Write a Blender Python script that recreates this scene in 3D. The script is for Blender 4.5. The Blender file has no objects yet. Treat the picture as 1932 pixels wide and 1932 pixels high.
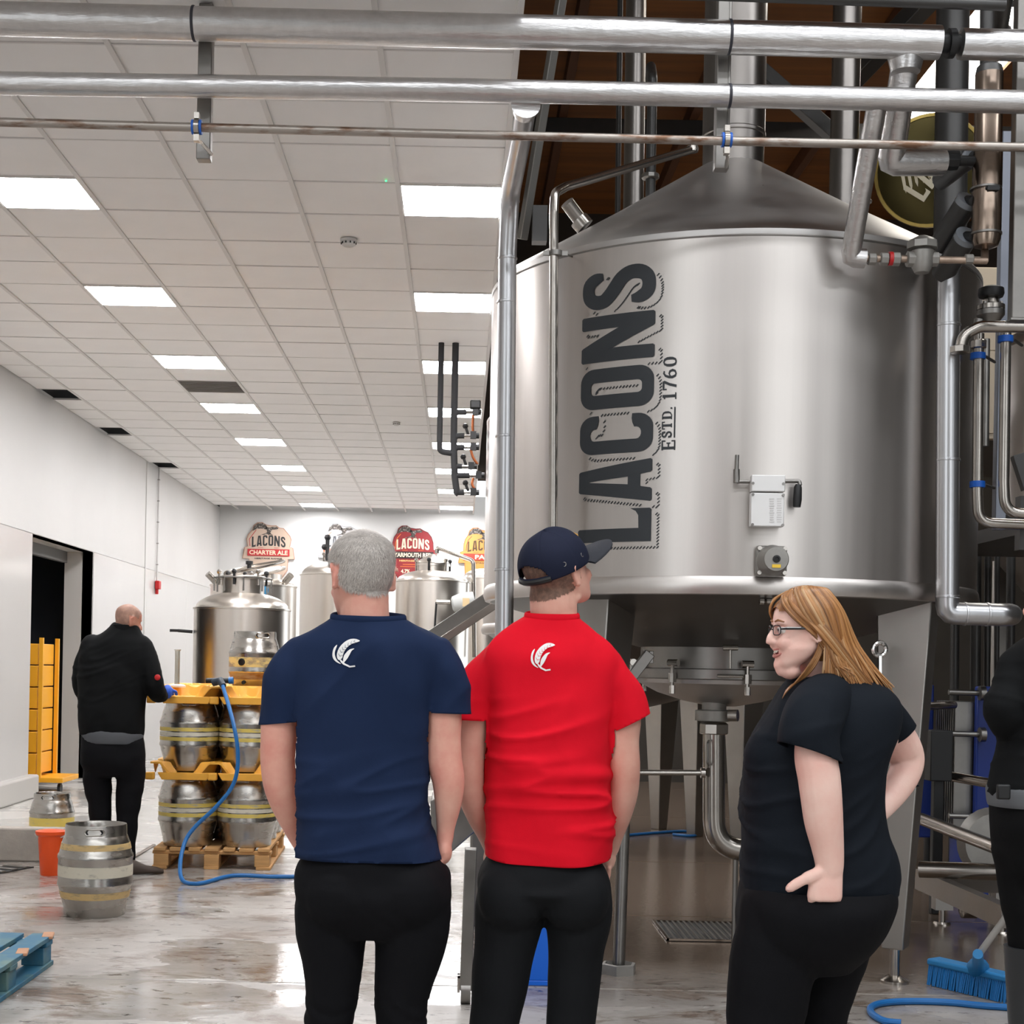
import bpy, bmesh, math, random
import numpy as np
from math import sin, cos, pi, sqrt, radians as R_
from mathutils import Vector as V, Matrix, noise
from mathutils.bvhtree import BVHTree
random.seed(7)
S = bpy.context.scene; COL = S.collection
# ---------------------------------------------------------------- camera, world, exposure
FPX, U0, V0, ROLL, CZ = 2800.0, 866.0, 1254.0, 0.02, 1.42
cam = bpy.data.cameras.new('camera'); camo = bpy.data.objects.new('camera', cam); COL.objects.link(camo)
camo.location = (0, 0, CZ); camo.rotation_euler = (pi/2, -ROLL, 0)
cam.sensor_width = 36; cam.lens = FPX/1932*36
cam.shift_x = (966-U0)/1932; cam.shift_y = (V0-966)/1932
cam.clip_end = 200; S.camera = camo
W = bpy.data.worlds.new('world'); S.world = W; W.use_nodes = True
W.node_tree.nodes['Background'].inputs[0].default_value = (.93, .97, 1, 1)
W.node_tree.nodes['Background'].inputs[1].default_value = 1.7
S.view_settings.view_transform = 'Standard'; S.view_settings.look = 'None'
S.view_settings.gamma = 1; S.view_settings.use_curve_mapping = False
S.view_settings.exposure = 0.3
PANEL_W = 45.0      # emission of the ceiling light panels
ROOF_LIGHTS = [(-4.0,8.6,3.3,4.3), (-4.0,8.6,-1.6,-.8), (-4.0,8.6,-6.4,-5.6)]; ROOF_W = 9.0
def P(px, py, d):
    "photo pixel (1932 frame) at depth d in front of the camera -> world point"
    u, v = px-U0, V0-py; c, s = cos(ROLL), sin(ROLL)
    return V(((u*c-v*s)*d/FPX, d, CZ+(u*s+v*c)*d/FPX))
def floor_at(px, py, z=0.0):
    u, v = px-U0, V0-py; w = u*sin(ROLL)+v*cos(ROLL)
    return P(px, py, (z-CZ)*FPX/w)
# ---------------------------------------------------------------- mesh helpers
class MB:
    def __init__(s): s.v = []; s.f = []
    def add(s, vs, fs):
        b = len(s.v); s.v += [V(a) for a in vs]; s.f += [tuple(i+b for i in f) for f in fs]; return s
    def box(s, c, d, M=None):
        x, y, z = d[0]/2, d[1]/2, d[2]/2
        vs = [V((a, b, e)) for e in (-z, z) for b in (-y, y) for a in (-x, x)]
        if M: vs = [M @ a for a in vs]
        c = V(c)
        return s.add([a+c for a in vs], [(0,2,3,1),(4,5,7,6),(0,1,5,4),(2,6,7,3),(0,4,6,2),(1,3,7,5)])
    def bb(s, lo, hi):
        lo, hi = V(lo), V(hi); return s.box((lo+hi)/2, hi-lo)
    def bar(s, p0, p1, w, h, up=(0,0,1)):
        p0, p1 = V(p0), V(p1); d = p1-p0; L = d.length; d.normalize()
        a = d.cross(V(up))
        if a.length < 1e-4: a = d.cross(V((0,1,0)))
        a.normalize(); b = a.cross(d)
        M = Matrix((a, d, b)).transposed()
        return s.box((p0+p1)/2, (w, L, h), M)
    def loft(s, rings, caps=True):
        n = len(rings[0]); vs = [p for r in rings for p in r]; fs = []
        for i in range(len(rings)-1):
            for j in range(n):
                k = (j+1) % n
                fs.append((i*n+j, i*n+k, (i+1)*n+k, (i+1)*n+j))
        if caps:
            fs.append(tuple(range(n-1, -1, -1))); fs.append(tuple((len(rings)-1)*n+j for j in range(n)))
        return s.add(vs, fs)
    def cyl(s, p0, p1, r0, r1=None, n=16, caps=True):
        if r1 is None: r1 = r0
        return s.sweep([p0, p1], [r0, r1], n, caps)
    def sweep(s, pts, rad, n=12, caps=True):
        pts = [V(p) for p in pts]; m = len(pts)
        if not isinstance(rad, (list, tuple)): rad = [rad]*m
        rings = []; a = None
        for i in range(m):
            t = (pts[min(i+1, m-1)]-pts[max(i-1, 0)]).normalized()
            if a is None:
                a = t.cross(V((0, 0, 1)))
                if a.length < .05: a = t.cross(V((0, 1, 0)))
            a = (a-t*a.dot(t)).normalized(); b = t.cross(a)
            rings.append([pts[i]+(a*cos(2*pi*j/n)+b*sin(2*pi*j/n))*rad[i] for j in range(n)])
        return s.loft(rings, caps)
    def tube(s, pts, r, bend=0.0, n=12, seg=6):
        return s.sweep(fillet(pts, bend, seg), r, n)
    def lathe(s, prof, c=(0,0,0), n=32, M=None, a0=0.0):
        c = V(c); vs = []; fs = []
        for r, z in prof:
            for j in range(n):
                p = V((r*cos(a0+2*pi*j/n), r*sin(a0+2*pi*j/n), z))
                vs.append((M @ p if M else p)+c)
        for i in range(len(prof)-1):
            for j in range(n):
                k = (j+1) % n; fs.append((i*n+j, i*n+k, (i+1)*n+k, (i+1)*n+j))
        if prof[0][0] > 1e-5: fs.append(tuple(range(n-1, -1, -1)))
        if prof[-1][0] > 1e-5: fs.append(tuple((len(prof)-1)*n+j for j in range(n)))
        return s.add(vs, fs)
    def prism(s, poly, z0, z1, fn):
        n = len(poly); lo = [fn(a, b, z0) for a, b in poly]; hi = [fn(a, b, z1) for a, b in poly]
        return s.add(lo+hi, [tuple(range(n-1, -1, -1)), tuple(range(n, 2*n))]+[(j, (j+1) % n, n+(j+1) % n, n+j) for j in range(n)])
    def ball(s, c, r, n=12, sc=(1,1,1), M=None):
        m = n//2; prof = [(r*sin(pi*i/m), -r*cos(pi*i/m)) for i in range(m+1)]
        D = Matrix.Diagonal(sc).to_3x3(); 
        return s.lathe(prof, c, n, (M @ D) if M else D)
def fillet(pts, bend, seg=6):
    pts = [V(p) for p in pts]
    if bend <= 0: return pts
    out = [pts[0]]
    for i in range(1, len(pts)-1):
        a, b, c = pts[i-1], pts[i], pts[i+1]
        d0, d1 = (a-b), (c-b); l = min(d0.length, d1.length)*.49; ang = d0.angle(d1)
        if ang > 3.0: out.append(b); continue
        t = min(bend/math.tan(ang/2), l); q0, q1 = b+d0.normalized()*t, b+d1.normalized()*t
        for k in range(seg+1):
            u = k/seg; out.append((q0*(1-u)+b*u)*(1-u)+(b*(1-u)+q1*u)*u)
    out.append(pts[-1]); return out
def smoothpath(pts, seg=6):
    "Catmull-Rom through pts"
    pts = [V(p) for p in pts]; out = []
    for i in range(len(pts)-1):
        p0 = pts[max(i-1, 0)]; p1 = pts[i]; p2 = pts[i+1]; p3 = pts[min(i+2, len(pts)-1)]
        for k in range(seg):
            t = k/seg
            out.append(.5*((2*p1)+(p2-p0)*t+(2*p0-5*p1+4*p2-p3)*t*t+(3*p1-p0-3*p2+p3)*t**3))
    out.append(pts[-1]); return out
WL = {}
def wloc(o): return WL.get(o.name, V((0,0,0))) if o else V((0,0,0))
def obj(name, mb, mat, parent=None, smooth=35, bevel=0, label=None, kind=None, fixn=True):
    "link the collected shapes as ONE mesh object; vertices are given in world space, the parent has no rotation at build time"
    me = bpy.data.meshes.new(name); off = wloc(parent)
    me.from_pydata([v-off for v in mb.v], [], mb.f)
    o = link(name, me, mat, parent, smooth, bevel, label, kind, fixn); return o
def link(name, me, mat, parent=None, smooth=35, bevel=0, label=None, kind=None, fixn=True):
    if fixn:
        bm = bmesh.new(); bm.from_mesh(me)
        bmesh.ops.remove_doubles(bm, verts=bm.verts, dist=1e-6)
        bmesh.ops.recalc_face_normals(bm, faces=bm.faces); bm.to_mesh(me); bm.free()
    o = bpy.data.objects.new(name, me); COL.objects.link(o)
    if mat:
        for m in (mat if isinstance(mat, list) else [mat]): me.materials.append(m)
    if smooth:
        me.shade_smooth(); me.set_sharp_from_angle(angle=R_(smooth))
    if parent: o.parent = parent; WL[o.name] = wloc(parent)
    if bevel:
        b = o.modifiers.new('bevel', 'BEVEL'); b.width = bevel; b.segments = 2; b.limit_method = 'ANGLE'; b.angle_limit = R_(40)
    if label: o['label'] = label
    if kind: o['kind'] = kind
    return o
def thing(name, label, cat, loc=(0,0,0), group=None):
    o = bpy.data.objects.new(name, None); COL.objects.link(o); o.location = loc; o.empty_display_size = .05
    o['label'] = label; o['category'] = cat
    if group: o['group'] = group
    WL[o.name] = V(loc); return o
def tag(o, label, cat, group=None):
    o['label'] = label; o['category'] = cat
    if group: o['group'] = group
    return o
def struct(name, mb, mat, **k): return obj(name, mb, mat, kind='structure', **k)
def dup(root, loc, label, group=None, rotz=0.0):
    r = root.copy(); COL.objects.link(r); r.location = loc; r.rotation_euler = (0, 0, rotz); r['label'] = label
    if group: r['group'] = group
    for ch in list(root.children):
        c = ch.copy(); COL.objects.link(c); c.parent = r
        for g in list(ch.children):
            d = g.copy(); COL.objects.link(d); d.parent = c
    WL[r.name] = V(loc); return r
# ---------------------------------------------------------------- materials
def rgb(r, g, b):
    f = lambda c: (c/255/12.92) if c/255 <= .04045 else ((c/255+.055)/1.055)**2.4
    return (f(r), f(g), f(b), 1)
MATS = {}
def mat(name, col=(200,200,200), rough=.5, metal=0.0, vary=0.0, vscale=(4,4,4), bump=0.0, bscale=(60,60,60), rvary=0.0, spec=.5, aniso=0.0, emit=None, estr=0, col2=None, thr=(.4,.6), sheen=0, alpha=None, trans=0, sss=0):
    if name in MATS: return MATS[name]
    m = bpy.data.materials.new(name); m.use_nodes = True; MATS[name] = m
    nt = m.node_tree; N = nt.nodes; L = nt.links; b = N['Principled BSDF']; c = rgb(*col)
    b.inputs['Base Color'].default_value = c; b.inputs['Roughness'].default_value = rough; b.inputs['Metallic'].default_value = metal
    b.inputs['Specular IOR Level'].default_value = spec
    if sheen: b.inputs['Sheen Weight'].default_value = sheen
    if trans: b.inputs['Transmission Weight'].default_value = trans
    if sss:
        b.inputs['Subsurface Weight'].default_value = sss; b.inputs['Subsurface Radius'].default_value = (.012, .005, .003)
    if emit:
        b.inputs['Emission Color'].default_value = rgb(*emit); b.inputs['Emission Strength'].default_value = estr
    if aniso:
        b.inputs['Anisotropic'].default_value = aniso
        t = N.new('ShaderNodeTangent'); t.direction_type = 'RADIAL'; t.axis = 'Z'; b.inputs['Anisotropic Rotation'].default_value = .25; L.new(t.outputs[0], b.inputs['Tangent'])
    co = None
    def tex(sc, det=4, rou=.6):
        nonlocal co
        if co is None: co = N.new('ShaderNodeTexCoord')
        mp = N.new('ShaderNodeMapping'); mp.inputs['Scale'].default_value = sc; L.new(co.outputs['Object'], mp.inputs[0])
        n = N.new('ShaderNodeTexNoise'); n.inputs['Detail'].default_value = det; n.inputs['Roughness'].default_value = rou
        n.inputs['Scale'].default_value = 1; L.new(mp.outputs[0], n.inputs[0]); return n.outputs[0]
    if vary or col2:
        n = tex(vscale); r = N.new('ShaderNodeValToRGB'); L.new(n, r.inputs[0])
        e = r.color_ramp.elements
        if col2:
            e[0].position, e[1].position = thr; e[0].color = c; e[1].color = rgb(*col2)
        else:
            e[0].position, e[1].position = .3, .7
            e[0].color = tuple(x*(1-vary) for x in c[:3])+(1,); e[1].color = tuple(min(1, x*(1+vary)) for x in c[:3])+(1,)
        L.new(r.outputs[0], b.inputs['Base Color'])
    if rvary:
        n = tex(vscale, 3); mr = N.new('ShaderNodeMapRange'); L.new(n, mr.inputs[0]); mr.inputs[1].default_value = .3; mr.inputs[2].default_value = .7
        mr.inputs[3].default_value = max(.02, rough-rvary); mr.inputs[4].default_value = rough+rvary; L.new(mr.outputs[0], b.inputs['Roughness'])
    if bump:
        n = tex(bscale, 3); bp = N.new('ShaderNodeBump'); bp.inputs['Strength'].default_value = bump; bp.inputs['Distance'].default_value = .01
        L.new(n, bp.inputs['Height']); L.new(bp.outputs[0], b.inputs['Normal'])
    return m
m_wall = mat('white wall paint', (198,196,193), .55, vary=.03, vscale=(.7,.7,.7))
m_wall_lit = mat('wall paint brightened as lit', (220,219,217), .5, vary=.02, vscale=(.7,.7,.7))  # wall paint lightened to stand in for brighter light on the far wall
m_clad = mat('white gloss cladding', (194,192,189), .16, vary=.02, vscale=(.5,.5,.5))
m_tile = mat('ceiling tile', (238,236,234), .8, vary=.02, vscale=(2,2,2))
m_tee = mat('ceiling tee', (214,211,208), .5)
m_void = mat('ceiling void shade', (7,7,7), .9)  # near-black colour stands in for the unlit space above the tiles
m_dark = mat('dark wall', (74,70,64), .7, vary=.2, vscale=(1,1,1))
m_black = mat('black rubber', (18,18,19), .5)
m_steel = mat('brushed stainless', (200,194,189), .36, 1, vary=.035, vscale=(14,14,.4), rvary=.03, aniso=.6)
m_steelc = mat('stainless cone', (190,187,184), .42, 1, vary=.08, vscale=(3,3,3), rvary=.05)
m_pipe = mat('polished stainless pipe', (176,170,163), .24, 1, vary=.1, vscale=(6,6,6))
m_dull = mat('dull stainless', (140,137,133), .38, 1, vary=.12, vscale=(5,5,5), rvary=.06)
m_foil = mat('foil lagging', (205,203,202), .33, 1, vary=.06, vscale=(25,25,25), bump=.35, bscale=(9,40,40))
m_jacket = mat('aluminium jacket', (196,196,198), .3, 1, vary=.05, vscale=(12,12,1))
m_rust = mat('rusty steel pipe', (168,160,152), .4, .85, col2=(120,92,74), thr=(.5,.68), vscale=(7,25,25))
m_cast = mat('grey cast metal', (150,147,142), .45, .6, vary=.08, vscale=(20,20,20))
m_darkpipe = mat('dark painted pipe', (70,69,68), .4, .5, vary=.15, vscale=(3,3,3))
m_copper = mat('tarnished stainless', (146,130,117), .25, 1, vary=.12, vscale=(4,4,1))
m_blue = mat('blue plastic', (28,105,172), .4)
m_red = mat('red plastic', (190,26,30), .35)
m_ink = mat('black lettering', (38,42,46), .45)
m_yellow = mat('yellow plastic', (236,172,62), .45, vary=.06, vscale=(6,6,6))
m_light = mat('light panel diffuser', (255,255,255), .4, emit=(250,249,251), estr=PANEL_W)
m_sky2 = mat('hall roof light', (255,255,255), .4, emit=(246,250,255), estr=ROOF_W)
m_sky = mat('roof light', (255,255,255), .4, emit=(255,250,240), estr=9)
# ================================================================ THE SETTING
HC = 2.70; ZC = CZ+HC; XL = -4.33; XE = .2; YC = 8.965-6*.605; YF = 26.5; CELL = .605
def floor_mat():
    m = bpy.data.materials.new('worn wet concrete'); m.use_nodes = True; nt = m.node_tree; N = nt.nodes; L = nt.links; b = N['Principled BSDF']
    g = N.new('ShaderNodeNewGeometry')
    def nz(sc, det, rough=.6, dist=0):
        mp = N.new('ShaderNodeMapping'); mp.inputs['Scale'].default_value = sc; L.new(g.outputs['Position'], mp.inputs[0])
        n = N.new('ShaderNodeTexNoise'); n.inputs['Scale'].default_value = 1; n.inputs['Detail'].default_value = det; n.inputs['Roughness'].default_value = rough
        n.inputs['Distortion'].default_value = dist; L.new(mp.outputs[0], n.inputs[0]); return n.outputs[0]
    def ramp(x, stops):
        r = N.new('ShaderNodeValToRGB'); L.new(x, r.inputs[0]); e = r.color_ramp.elements
        e[0].position, e[0].color = stops[0]; e[1].position, e[1].color = stops[-1]
        for p, c in stops[1:-1]: q = e.new(p); q.color = c
        return r.outputs[0]
    def mix(f, a, c2, blend='MIX'):
        x = N.new('ShaderNodeMix'); x.data_type = 'RGBA'; x.blend_type = blend
        if isinstance(f, float): x.inputs[0].default_value = f
        else: L.new(f, x.inputs[0])
        for i, q in ((6, a), (7, c2)):
            if isinstance(q, tuple): x.inputs[i].default_value = q
            else: L.new(q, x.inputs[i])
        return x.outputs[2]
    base = ramp(nz((1.1,1.6,1), 8, .65), [(.3, rgb(138,131,125)), (.5, rgb(166,160,154)), (.72, rgb(195,191,186))])
    stain = ramp(nz((2.2,3.2,1), 6, .7, .6), [(.5, (1,1,1,1)), (.62, rgb(170,146,128)), (.75, rgb(140,118,100))])
    base = mix(.8, base, stain, 'MULTIPLY')
    spots = ramp(nz((7,15,1), 7, .7, .3), [(.585, (0,0,0,1)), (.64, (1,1,1,1))])
    base = mix(spots, base, rgb(84,76,70))
    # grimy brown wet floor of the vessel bay against the pale cask floor
    sx = N.new('ShaderNodeSeparateXYZ'); L.new(g.outputs['Position'], sx.inputs[0])
    ad = N.new('ShaderNodeMath'); ad.operation = 'ADD'; L.new(sx.outputs[0], ad.inputs[0])
    nn = nz((.5,.7,1), 4); mu = N.new('ShaderNodeMath'); mu.operation = 'MULTIPLY_ADD'; L.new(nn, mu.inputs[0]); mu.inputs[1].default_value = 2.2; mu.inputs[2].default_value = -1.1
    L.new(mu.outputs[0], ad.inputs[1])
    mr = N.new('ShaderNodeMapRange'); L.new(ad.outputs[0], mr.inputs[0]); mr.inputs[1].default_value = .0; mr.inputs[2].default_value = .5
    yy = N.new('ShaderNodeMapRange'); L.new(sx.outputs[1], yy.inputs[0]); yy.inputs[1].default_value = 6.0; yy.inputs[2].default_value = 7.2
    gr = N.new('ShaderNodeMath'); gr.operation = 'MULTIPLY'; L.new(mr.outputs[0], gr.inputs[0]); L.new(yy.outputs[0], gr.inputs[1])
    base = mix(gr.outputs[0], base, rgb(104,90,78), 'MIX')
    far = N.new('ShaderNodeMapRange'); L.new(sx.outputs[1], far.inputs[0]); far.inputs[1].default_value = 10.2; far.inputs[2].default_value = 10.6
    inv = N.new('ShaderNodeMath'); inv.operation = 'SUBTRACT'; inv.inputs[0].default_value = 1; L.new(mr.outputs[0], inv.inputs[1])
    fm = N.new('ShaderNodeMath'); fm.operation = 'MULTIPLY'; L.new(far.outputs[0], fm.inputs[0]); L.new(inv.outputs[0], fm.inputs[1])
    base = mix(fm.outputs[0], base, rgb(186,183,178))
    L.new(base, b.inputs['Base Color'])
    wet = ramp(nz((.55,1.0,1), 5, .6, .5), [(.46, (.4,.4,.4,1)), (.5, (.16,.16,.16,1)), (.6, (.06,.06,.06,1))])
    wg = N.new('ShaderNodeMix'); wg.data_type = 'FLOAT'; L.new(gr.outputs[0], wg.inputs[0]); L.new(wet, wg.inputs[2]); wg.inputs[3].default_value = .16
    L.new(wg.outputs[0], b.inputs['Roughness'])
    bp = N.new('ShaderNodeBump'); bp.inputs['Strength'].default_value = .12; bp.inputs['Distance'].default_value = .01
    L.new(nz((25,25,25), 5), bp.inputs['Height']); L.new(bp.outputs[0], b.inputs['Normal'])
    return m
m_floor = floor_mat()
fl = struct('floor', MB().bb((-6.5,-9,-.2), (9,YF+.2,-.012)), mat('floor joint', (52,47,43), .8))
ys = [-9, -3, 1.5, 5.72, 6.56, 8.52, 10.9, 14.2, 17.5, 21, YF+.1]; xs = [-6.45, 9]
for i in range(len(ys)-1):
    for j in range(len(xs)-1):
        obj('floor_slab', MB().bb((xs[j]+.004, ys[i]+.005, -.1), (xs[j+1]-.004, ys[i+1]-.005, 0)), m_floor, fl, bevel=.003)
# ceiling: void slab above, a tee grid, every tile a piece
ce = struct('ceiling', MB().bb((XL-.1,YC,ZC+.3), (XE+.02,YF+.1,ZC+.4)), m_void)
tee = MB(); cols = [XE-.6*k for k in range(8)]
YR = 8.97-.005
row = lambda k: YR+CELL*k
k0 = int((YC-YR)/CELL); k1 = int((YF-YR)/CELL)
for x in cols: tee.bb((x-.013,YC,ZC-.004), (x+.013,YF,ZC+.02))
for k in range(k0, k1+1): tee.bb((XL, row(k)-.006, ZC+.002), (XE, row(k)+.006, ZC+.016))
obj('ceiling_grid', tee, m_tee, ce)
obj('edge_trim', MB().bb((XE-.014,YC,ZC-.02), (XE+.012,YF,ZC+.3)), m_tee, ce)
tme = bpy.data.meshes.new('ceiling_tile')
t_ = MB().bb((-.291,-CELL/2+.007,0), (.291,CELL/2-.007,.015)); tme.from_pydata(t_.v, [], t_.f); tme.materials.append(m_tile)
eme = bpy.data.meshes.new('ceiling_tile_edge'); t_ = MB().bb((-.162,-CELL/2+.007,0), (.162,CELL/2-.007,.015)); eme.from_pydata(t_.v, [], t_.f); eme.materials.append(m_tile)
lights = [(c, 4*j) for c in (0, 4) for j in range(0, 8)]
lights = [(c, k) for c, k in lights if k0 < k <= k1]
missing = {(7, floor_k) for floor_k in ()}
def k_of(py, x0=100): # row index (far edge) of the ceiling at photo row py
    return round((HC*FPX/((1239+.02*0)-py)-YR)/CELL)
holes = {(7, k_of(752)), (7, k_of(819)), (7, k_of(881)), (7, k_of(648))}
vent = (4, 10)
for c in range(8):
    for k in range(k0, k1+1):
        if (c, k) in lights or (c, k) in holes or (c, k) == vent: continue
        if row(k)-CELL < YC-.02: continue
        o = bpy.data.objects.new('ceiling_tile', tme if c < 7 else eme); COL.objects.link(o); o.parent = ce
        x = XE-.3-.6*c if c < 7 else -4.163
        o.location = (x, row(k)-CELL/2, ZC+.004+random.uniform(0,.004)); o.rotation_euler = (random.uniform(-.004,.004), random.uniform(-.003,.003), 0)
obj('edge_trim', MB().bb((XL,YC-.03,ZC-.02), (XE,YC+.01,ZC+.3)), m_tee, ce)
cn = {0: 'right', 4: 'left'}
for c, k in lights:
    x = XE-.3-.6*c; y = row(k)-CELL/2
    ord_ = ['nearest','second','third','fourth','fifth','sixth','seventh','eighth','ninth']
    n = k//4
    lab = (f'{ord_[n]} bright square ceiling light panel counting away in the {cn[c]} row' if n >= 0 else f'square ceiling light panel behind the viewer in the {cn[c]} row')
    t = thing('ceiling_light', lab, 'light', (x, y, ZC), 'square light panels in the ceiling')
    fr = MB()
    for a in (-1, 1):
        fr.box((x+a*.287, y, ZC+.004), (.014,.585,.012)); fr.box((x, y+a*.287, ZC+.004), (.57,.014,.012))
    obj('frame', fr, m_tee, t)
    obj('diffuser', MB().box((x, y, ZC+.006), (.562,.562,.008)), m_light, t)
x, y = XE-.3-.6*vent[0]-.3-.3, row(vent[1])-CELL/2
vx = XE-.3-.6*vent[0]; t = thing('air_vent', 'grey louvred air vent set flush among the white ceiling tiles', 'vent', (vx, y, ZC))
obj('frame', MB().box((vx,y,ZC+.012), (.585,.585,.006)), mat('vent grey', (150,146,142), .6), t)
for i in range(9): obj('slat', MB().box((vx, y-.26+.065*i, ZC+.003), (.56,.05,.006), Matrix.Rotation(.3,3,'X')), mat('vent slat', (168,163,158), .5), t)
def detector(px, py, lab, s=1):
    z = ZC; u, v = px-U0, V0-py; w = u*sin(ROLL)+v; d = HC*FPX/w; p = P(px, py, d); p.z = ZC
    t = thing('smoke_detector', lab, 'detector', p)
    obj('base', MB().lathe([(.055*s,0),(.055*s,-.014*s),(.05*s,-.018*s)], p, 20), m_wall, t)
    obj('sensor', MB().lathe([(.045*s,-.016*s),(.045*s,-.034*s),(.03*s,-.045*s),(0,-.047*s)], p, 20), m_wall, t)
    sl = MB()
    for i in range(10): sl.box(p+V((.046*s*cos(i*.628), .046*s*sin(i*.628), -.026*s)), (.008*s,.008*s,.012*s))
    obj('slot', sl, m_black, t)
detector(658, 452, 'round white smoke detector on the ceiling left of the nearest right light')
detector(748, 797, 'tiny white smoke detector far down the ceiling left of the pipe risers', .8)
p = P(728, 356, 8.3); p = V((p.x, p.y, ZC-.004)); tag(obj('indicator_lamp', MB().lathe([(.006,0.003),(.005,-.003),(0,-.005)], p, 10), mat('green led', (60,220,120), .4, emit=(60,230,120), estr=3)), 'tiny green indicator lamp in the ceiling beside the nearest right light', 'lamp')
# walls
lw = MB(); z2 = 2.655
D0, D1 = 14.95, 17.45          # doorway in the left wall
lw.bb((XL-.12,-.5,0), (XL,D0,ZC+.03)); lw.bb((XL-.12,-9,0), (XL,-6.3,ZC+.03)); lw.bb((XL-.12,D0,z2), (XL,D1,ZC+.03)); lw.bb((XL-.12,D1,0), (XL,YF,ZC+.03))
wl = struct('wall_left', lw, m_wall)
for a, b in ((5.2,7.0),(7.0,9.6),(9.6,12.2),(12.2,D0-.002),(D1+.002,20.3),(20.3,23.4),(23.4,YF-.01)):
    obj('wall_panel', MB().bb((XL,a+.003,.0), (XL+.012,b-.003,z2-.003)), m_clad, wl, bevel=.002)
for a, b in ((8.0,12.9),(12.9,20.3),(20.3,YF-.01)):
    obj('wall_panel', MB().bb((XL,a+.003,z2+.003), (XL+.008,b-.003,ZC-.01)), m_wall, wl, bevel=.002)
obj('joint_strip', MB().bb((XL,20.27,0), (XL+.02,20.33,ZC-.01)), m_wall, wl)
struct('trim_1', MB().bb((XL-.33,D0-.02,0), (XL+.002,D0,z2+.02)).bb((XL-.33,D1,0), (XL+.002,D1+.03,z2+.02)).bb((XL-.33,D0,z2), (XL+.002,D1,z2+.03)), mat('door reveal', (196,193,188), .4))
struct('trim_2', MB().bb((XL-.36,D0,z2-.13), (XL-.3,D1,z2)), mat('door head grey', (110,108,106), .6))  # plain mid-grey strip across the inside of the door head
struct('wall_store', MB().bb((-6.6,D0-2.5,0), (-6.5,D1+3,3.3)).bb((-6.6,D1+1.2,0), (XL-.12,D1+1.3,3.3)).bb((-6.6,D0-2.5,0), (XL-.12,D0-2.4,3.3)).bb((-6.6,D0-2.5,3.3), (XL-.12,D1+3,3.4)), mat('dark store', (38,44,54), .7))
struct('baseboard_left', MB().bb((XL,5.2,0), (XL+.12,D0+.02,.23)), mat('grey kerb', (186,183,178), .5), bevel=.02)
wf = struct('wall_far', MB().bb((XL-.1,YF,0), (2.6,YF+.1,ZC+.3)), m_wall_lit)
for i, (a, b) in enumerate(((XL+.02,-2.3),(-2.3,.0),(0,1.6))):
    obj('wall_panel', MB().bb((a+.004,YF-.012,0), (b-.004,YF,z2-.003)), m_wall_lit, wf, bevel=.002)
# right bay: taller, dark timber roof
ZR = 7.5
m_roof = mat('roof boarding', (120,72,26), .7, vary=.25, vscale=(.5,6,1))
rf = struct('roof', MB().bb((XE-.5,YC,ZR), (4.6,20,ZR+.1)).bb((5.35,YC,ZR), (9,20,ZR+.1)).bb((4.6,YC,ZR), (5.35,9.5,ZR+.1)).bb((4.6,17.2,ZR), (5.35,20,ZR+.1)), m_roof)
struct('roof_near', MB().bb((XL-.1,-9,ZR), (9,YC,ZR+.1)), mat('pale roof sheet', (176,172,166), .7))
tag(obj('roof_light', MB().bb((4.6,9.5,ZR+.04), (5.35,17.2,ZR+.06)), m_sky), 'bright strip roof light glimpsed between the pipes at top right', 'skylight')
for i, (x0, x1, y0, y1) in enumerate(ROOF_LIGHTS):
    tag(obj('roof_light', MB().bb((x0,y0,ZR-.03), (x1,y1,ZR-.01)), m_sky2), ['first','second','third','fourth','fifth','sixth'][i]+' roof light over the near hall, above and behind the viewer', 'skylight')
struct('wall_bulkhead', MB().bb((XE-.1,YC,ZC+.41), (XE-.02,YF,ZR)).bb((XL-.1,YC-.02,ZC+.32), (XE-.02,YC+.08,ZR)), mat('bulkhead paint', (170,166,160), .6))
struct('wall_left_near', MB().bb((XL-.12,-9,ZC+.03), (XL,-6.3,ZR)).bb((XL-.12,-.5,ZC+.03), (XL,YC,ZR)).bb((XL-.12,-6.3,6.6), (XL,-.5,ZR)), m_wall)
struct('wall_void_dark', MB().bb((XL-.12,YC,ZC+.03), (XL,YF,ZC+.4)), m_void)  # dark sheet added so the gaps of missing tiles look unlit
struct('wall_rear', MB().bb((1.2,18.6,0), (9,18.75,3.9)), mat('dark rear wall', (60,55,49), .7, vary=.2, vscale=(1,1,1)))  # one dark tone over the whole rear wall, mottled at random
struct('wall_upper', MB().bb((XE,19.9,3.9), (9,20,ZR)), mat('dark upper wall', (60,52,46), .8))
wi = struct('wall_inner', MB().bb((4.35,14.3,3.7), (9,14.4,5.35)), mat('cream wall', (206,194,176), .6))
for i in range(4):
    for j in range(2): obj('wall_panel', MB().bb((4.36+1.2*i,14.285,3.75+.8*j), (5.55+1.2*i,14.3,4.54+.8*j)), MATS['cream wall'], wi, bevel=.003)
struct('wall_right', MB().bb((9,-3,0), (9.15,20,ZR)).bb((9,-5,6.6), (9.15,-3,ZR)).bb((9,-9,0), (9.15,-5,ZR)), mat('bay wall', (54,52,49), .7))
struct('wall_back', MB().bb((XL,-9.1,0), (2.7,-9,ZR)).bb((7.6,-9.1,0), (9,-9,ZR)).bb((2.7,-9.1,6.6), (7.6,-9,ZR)), mat('hall back wall', (120,116,110), .7))
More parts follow.
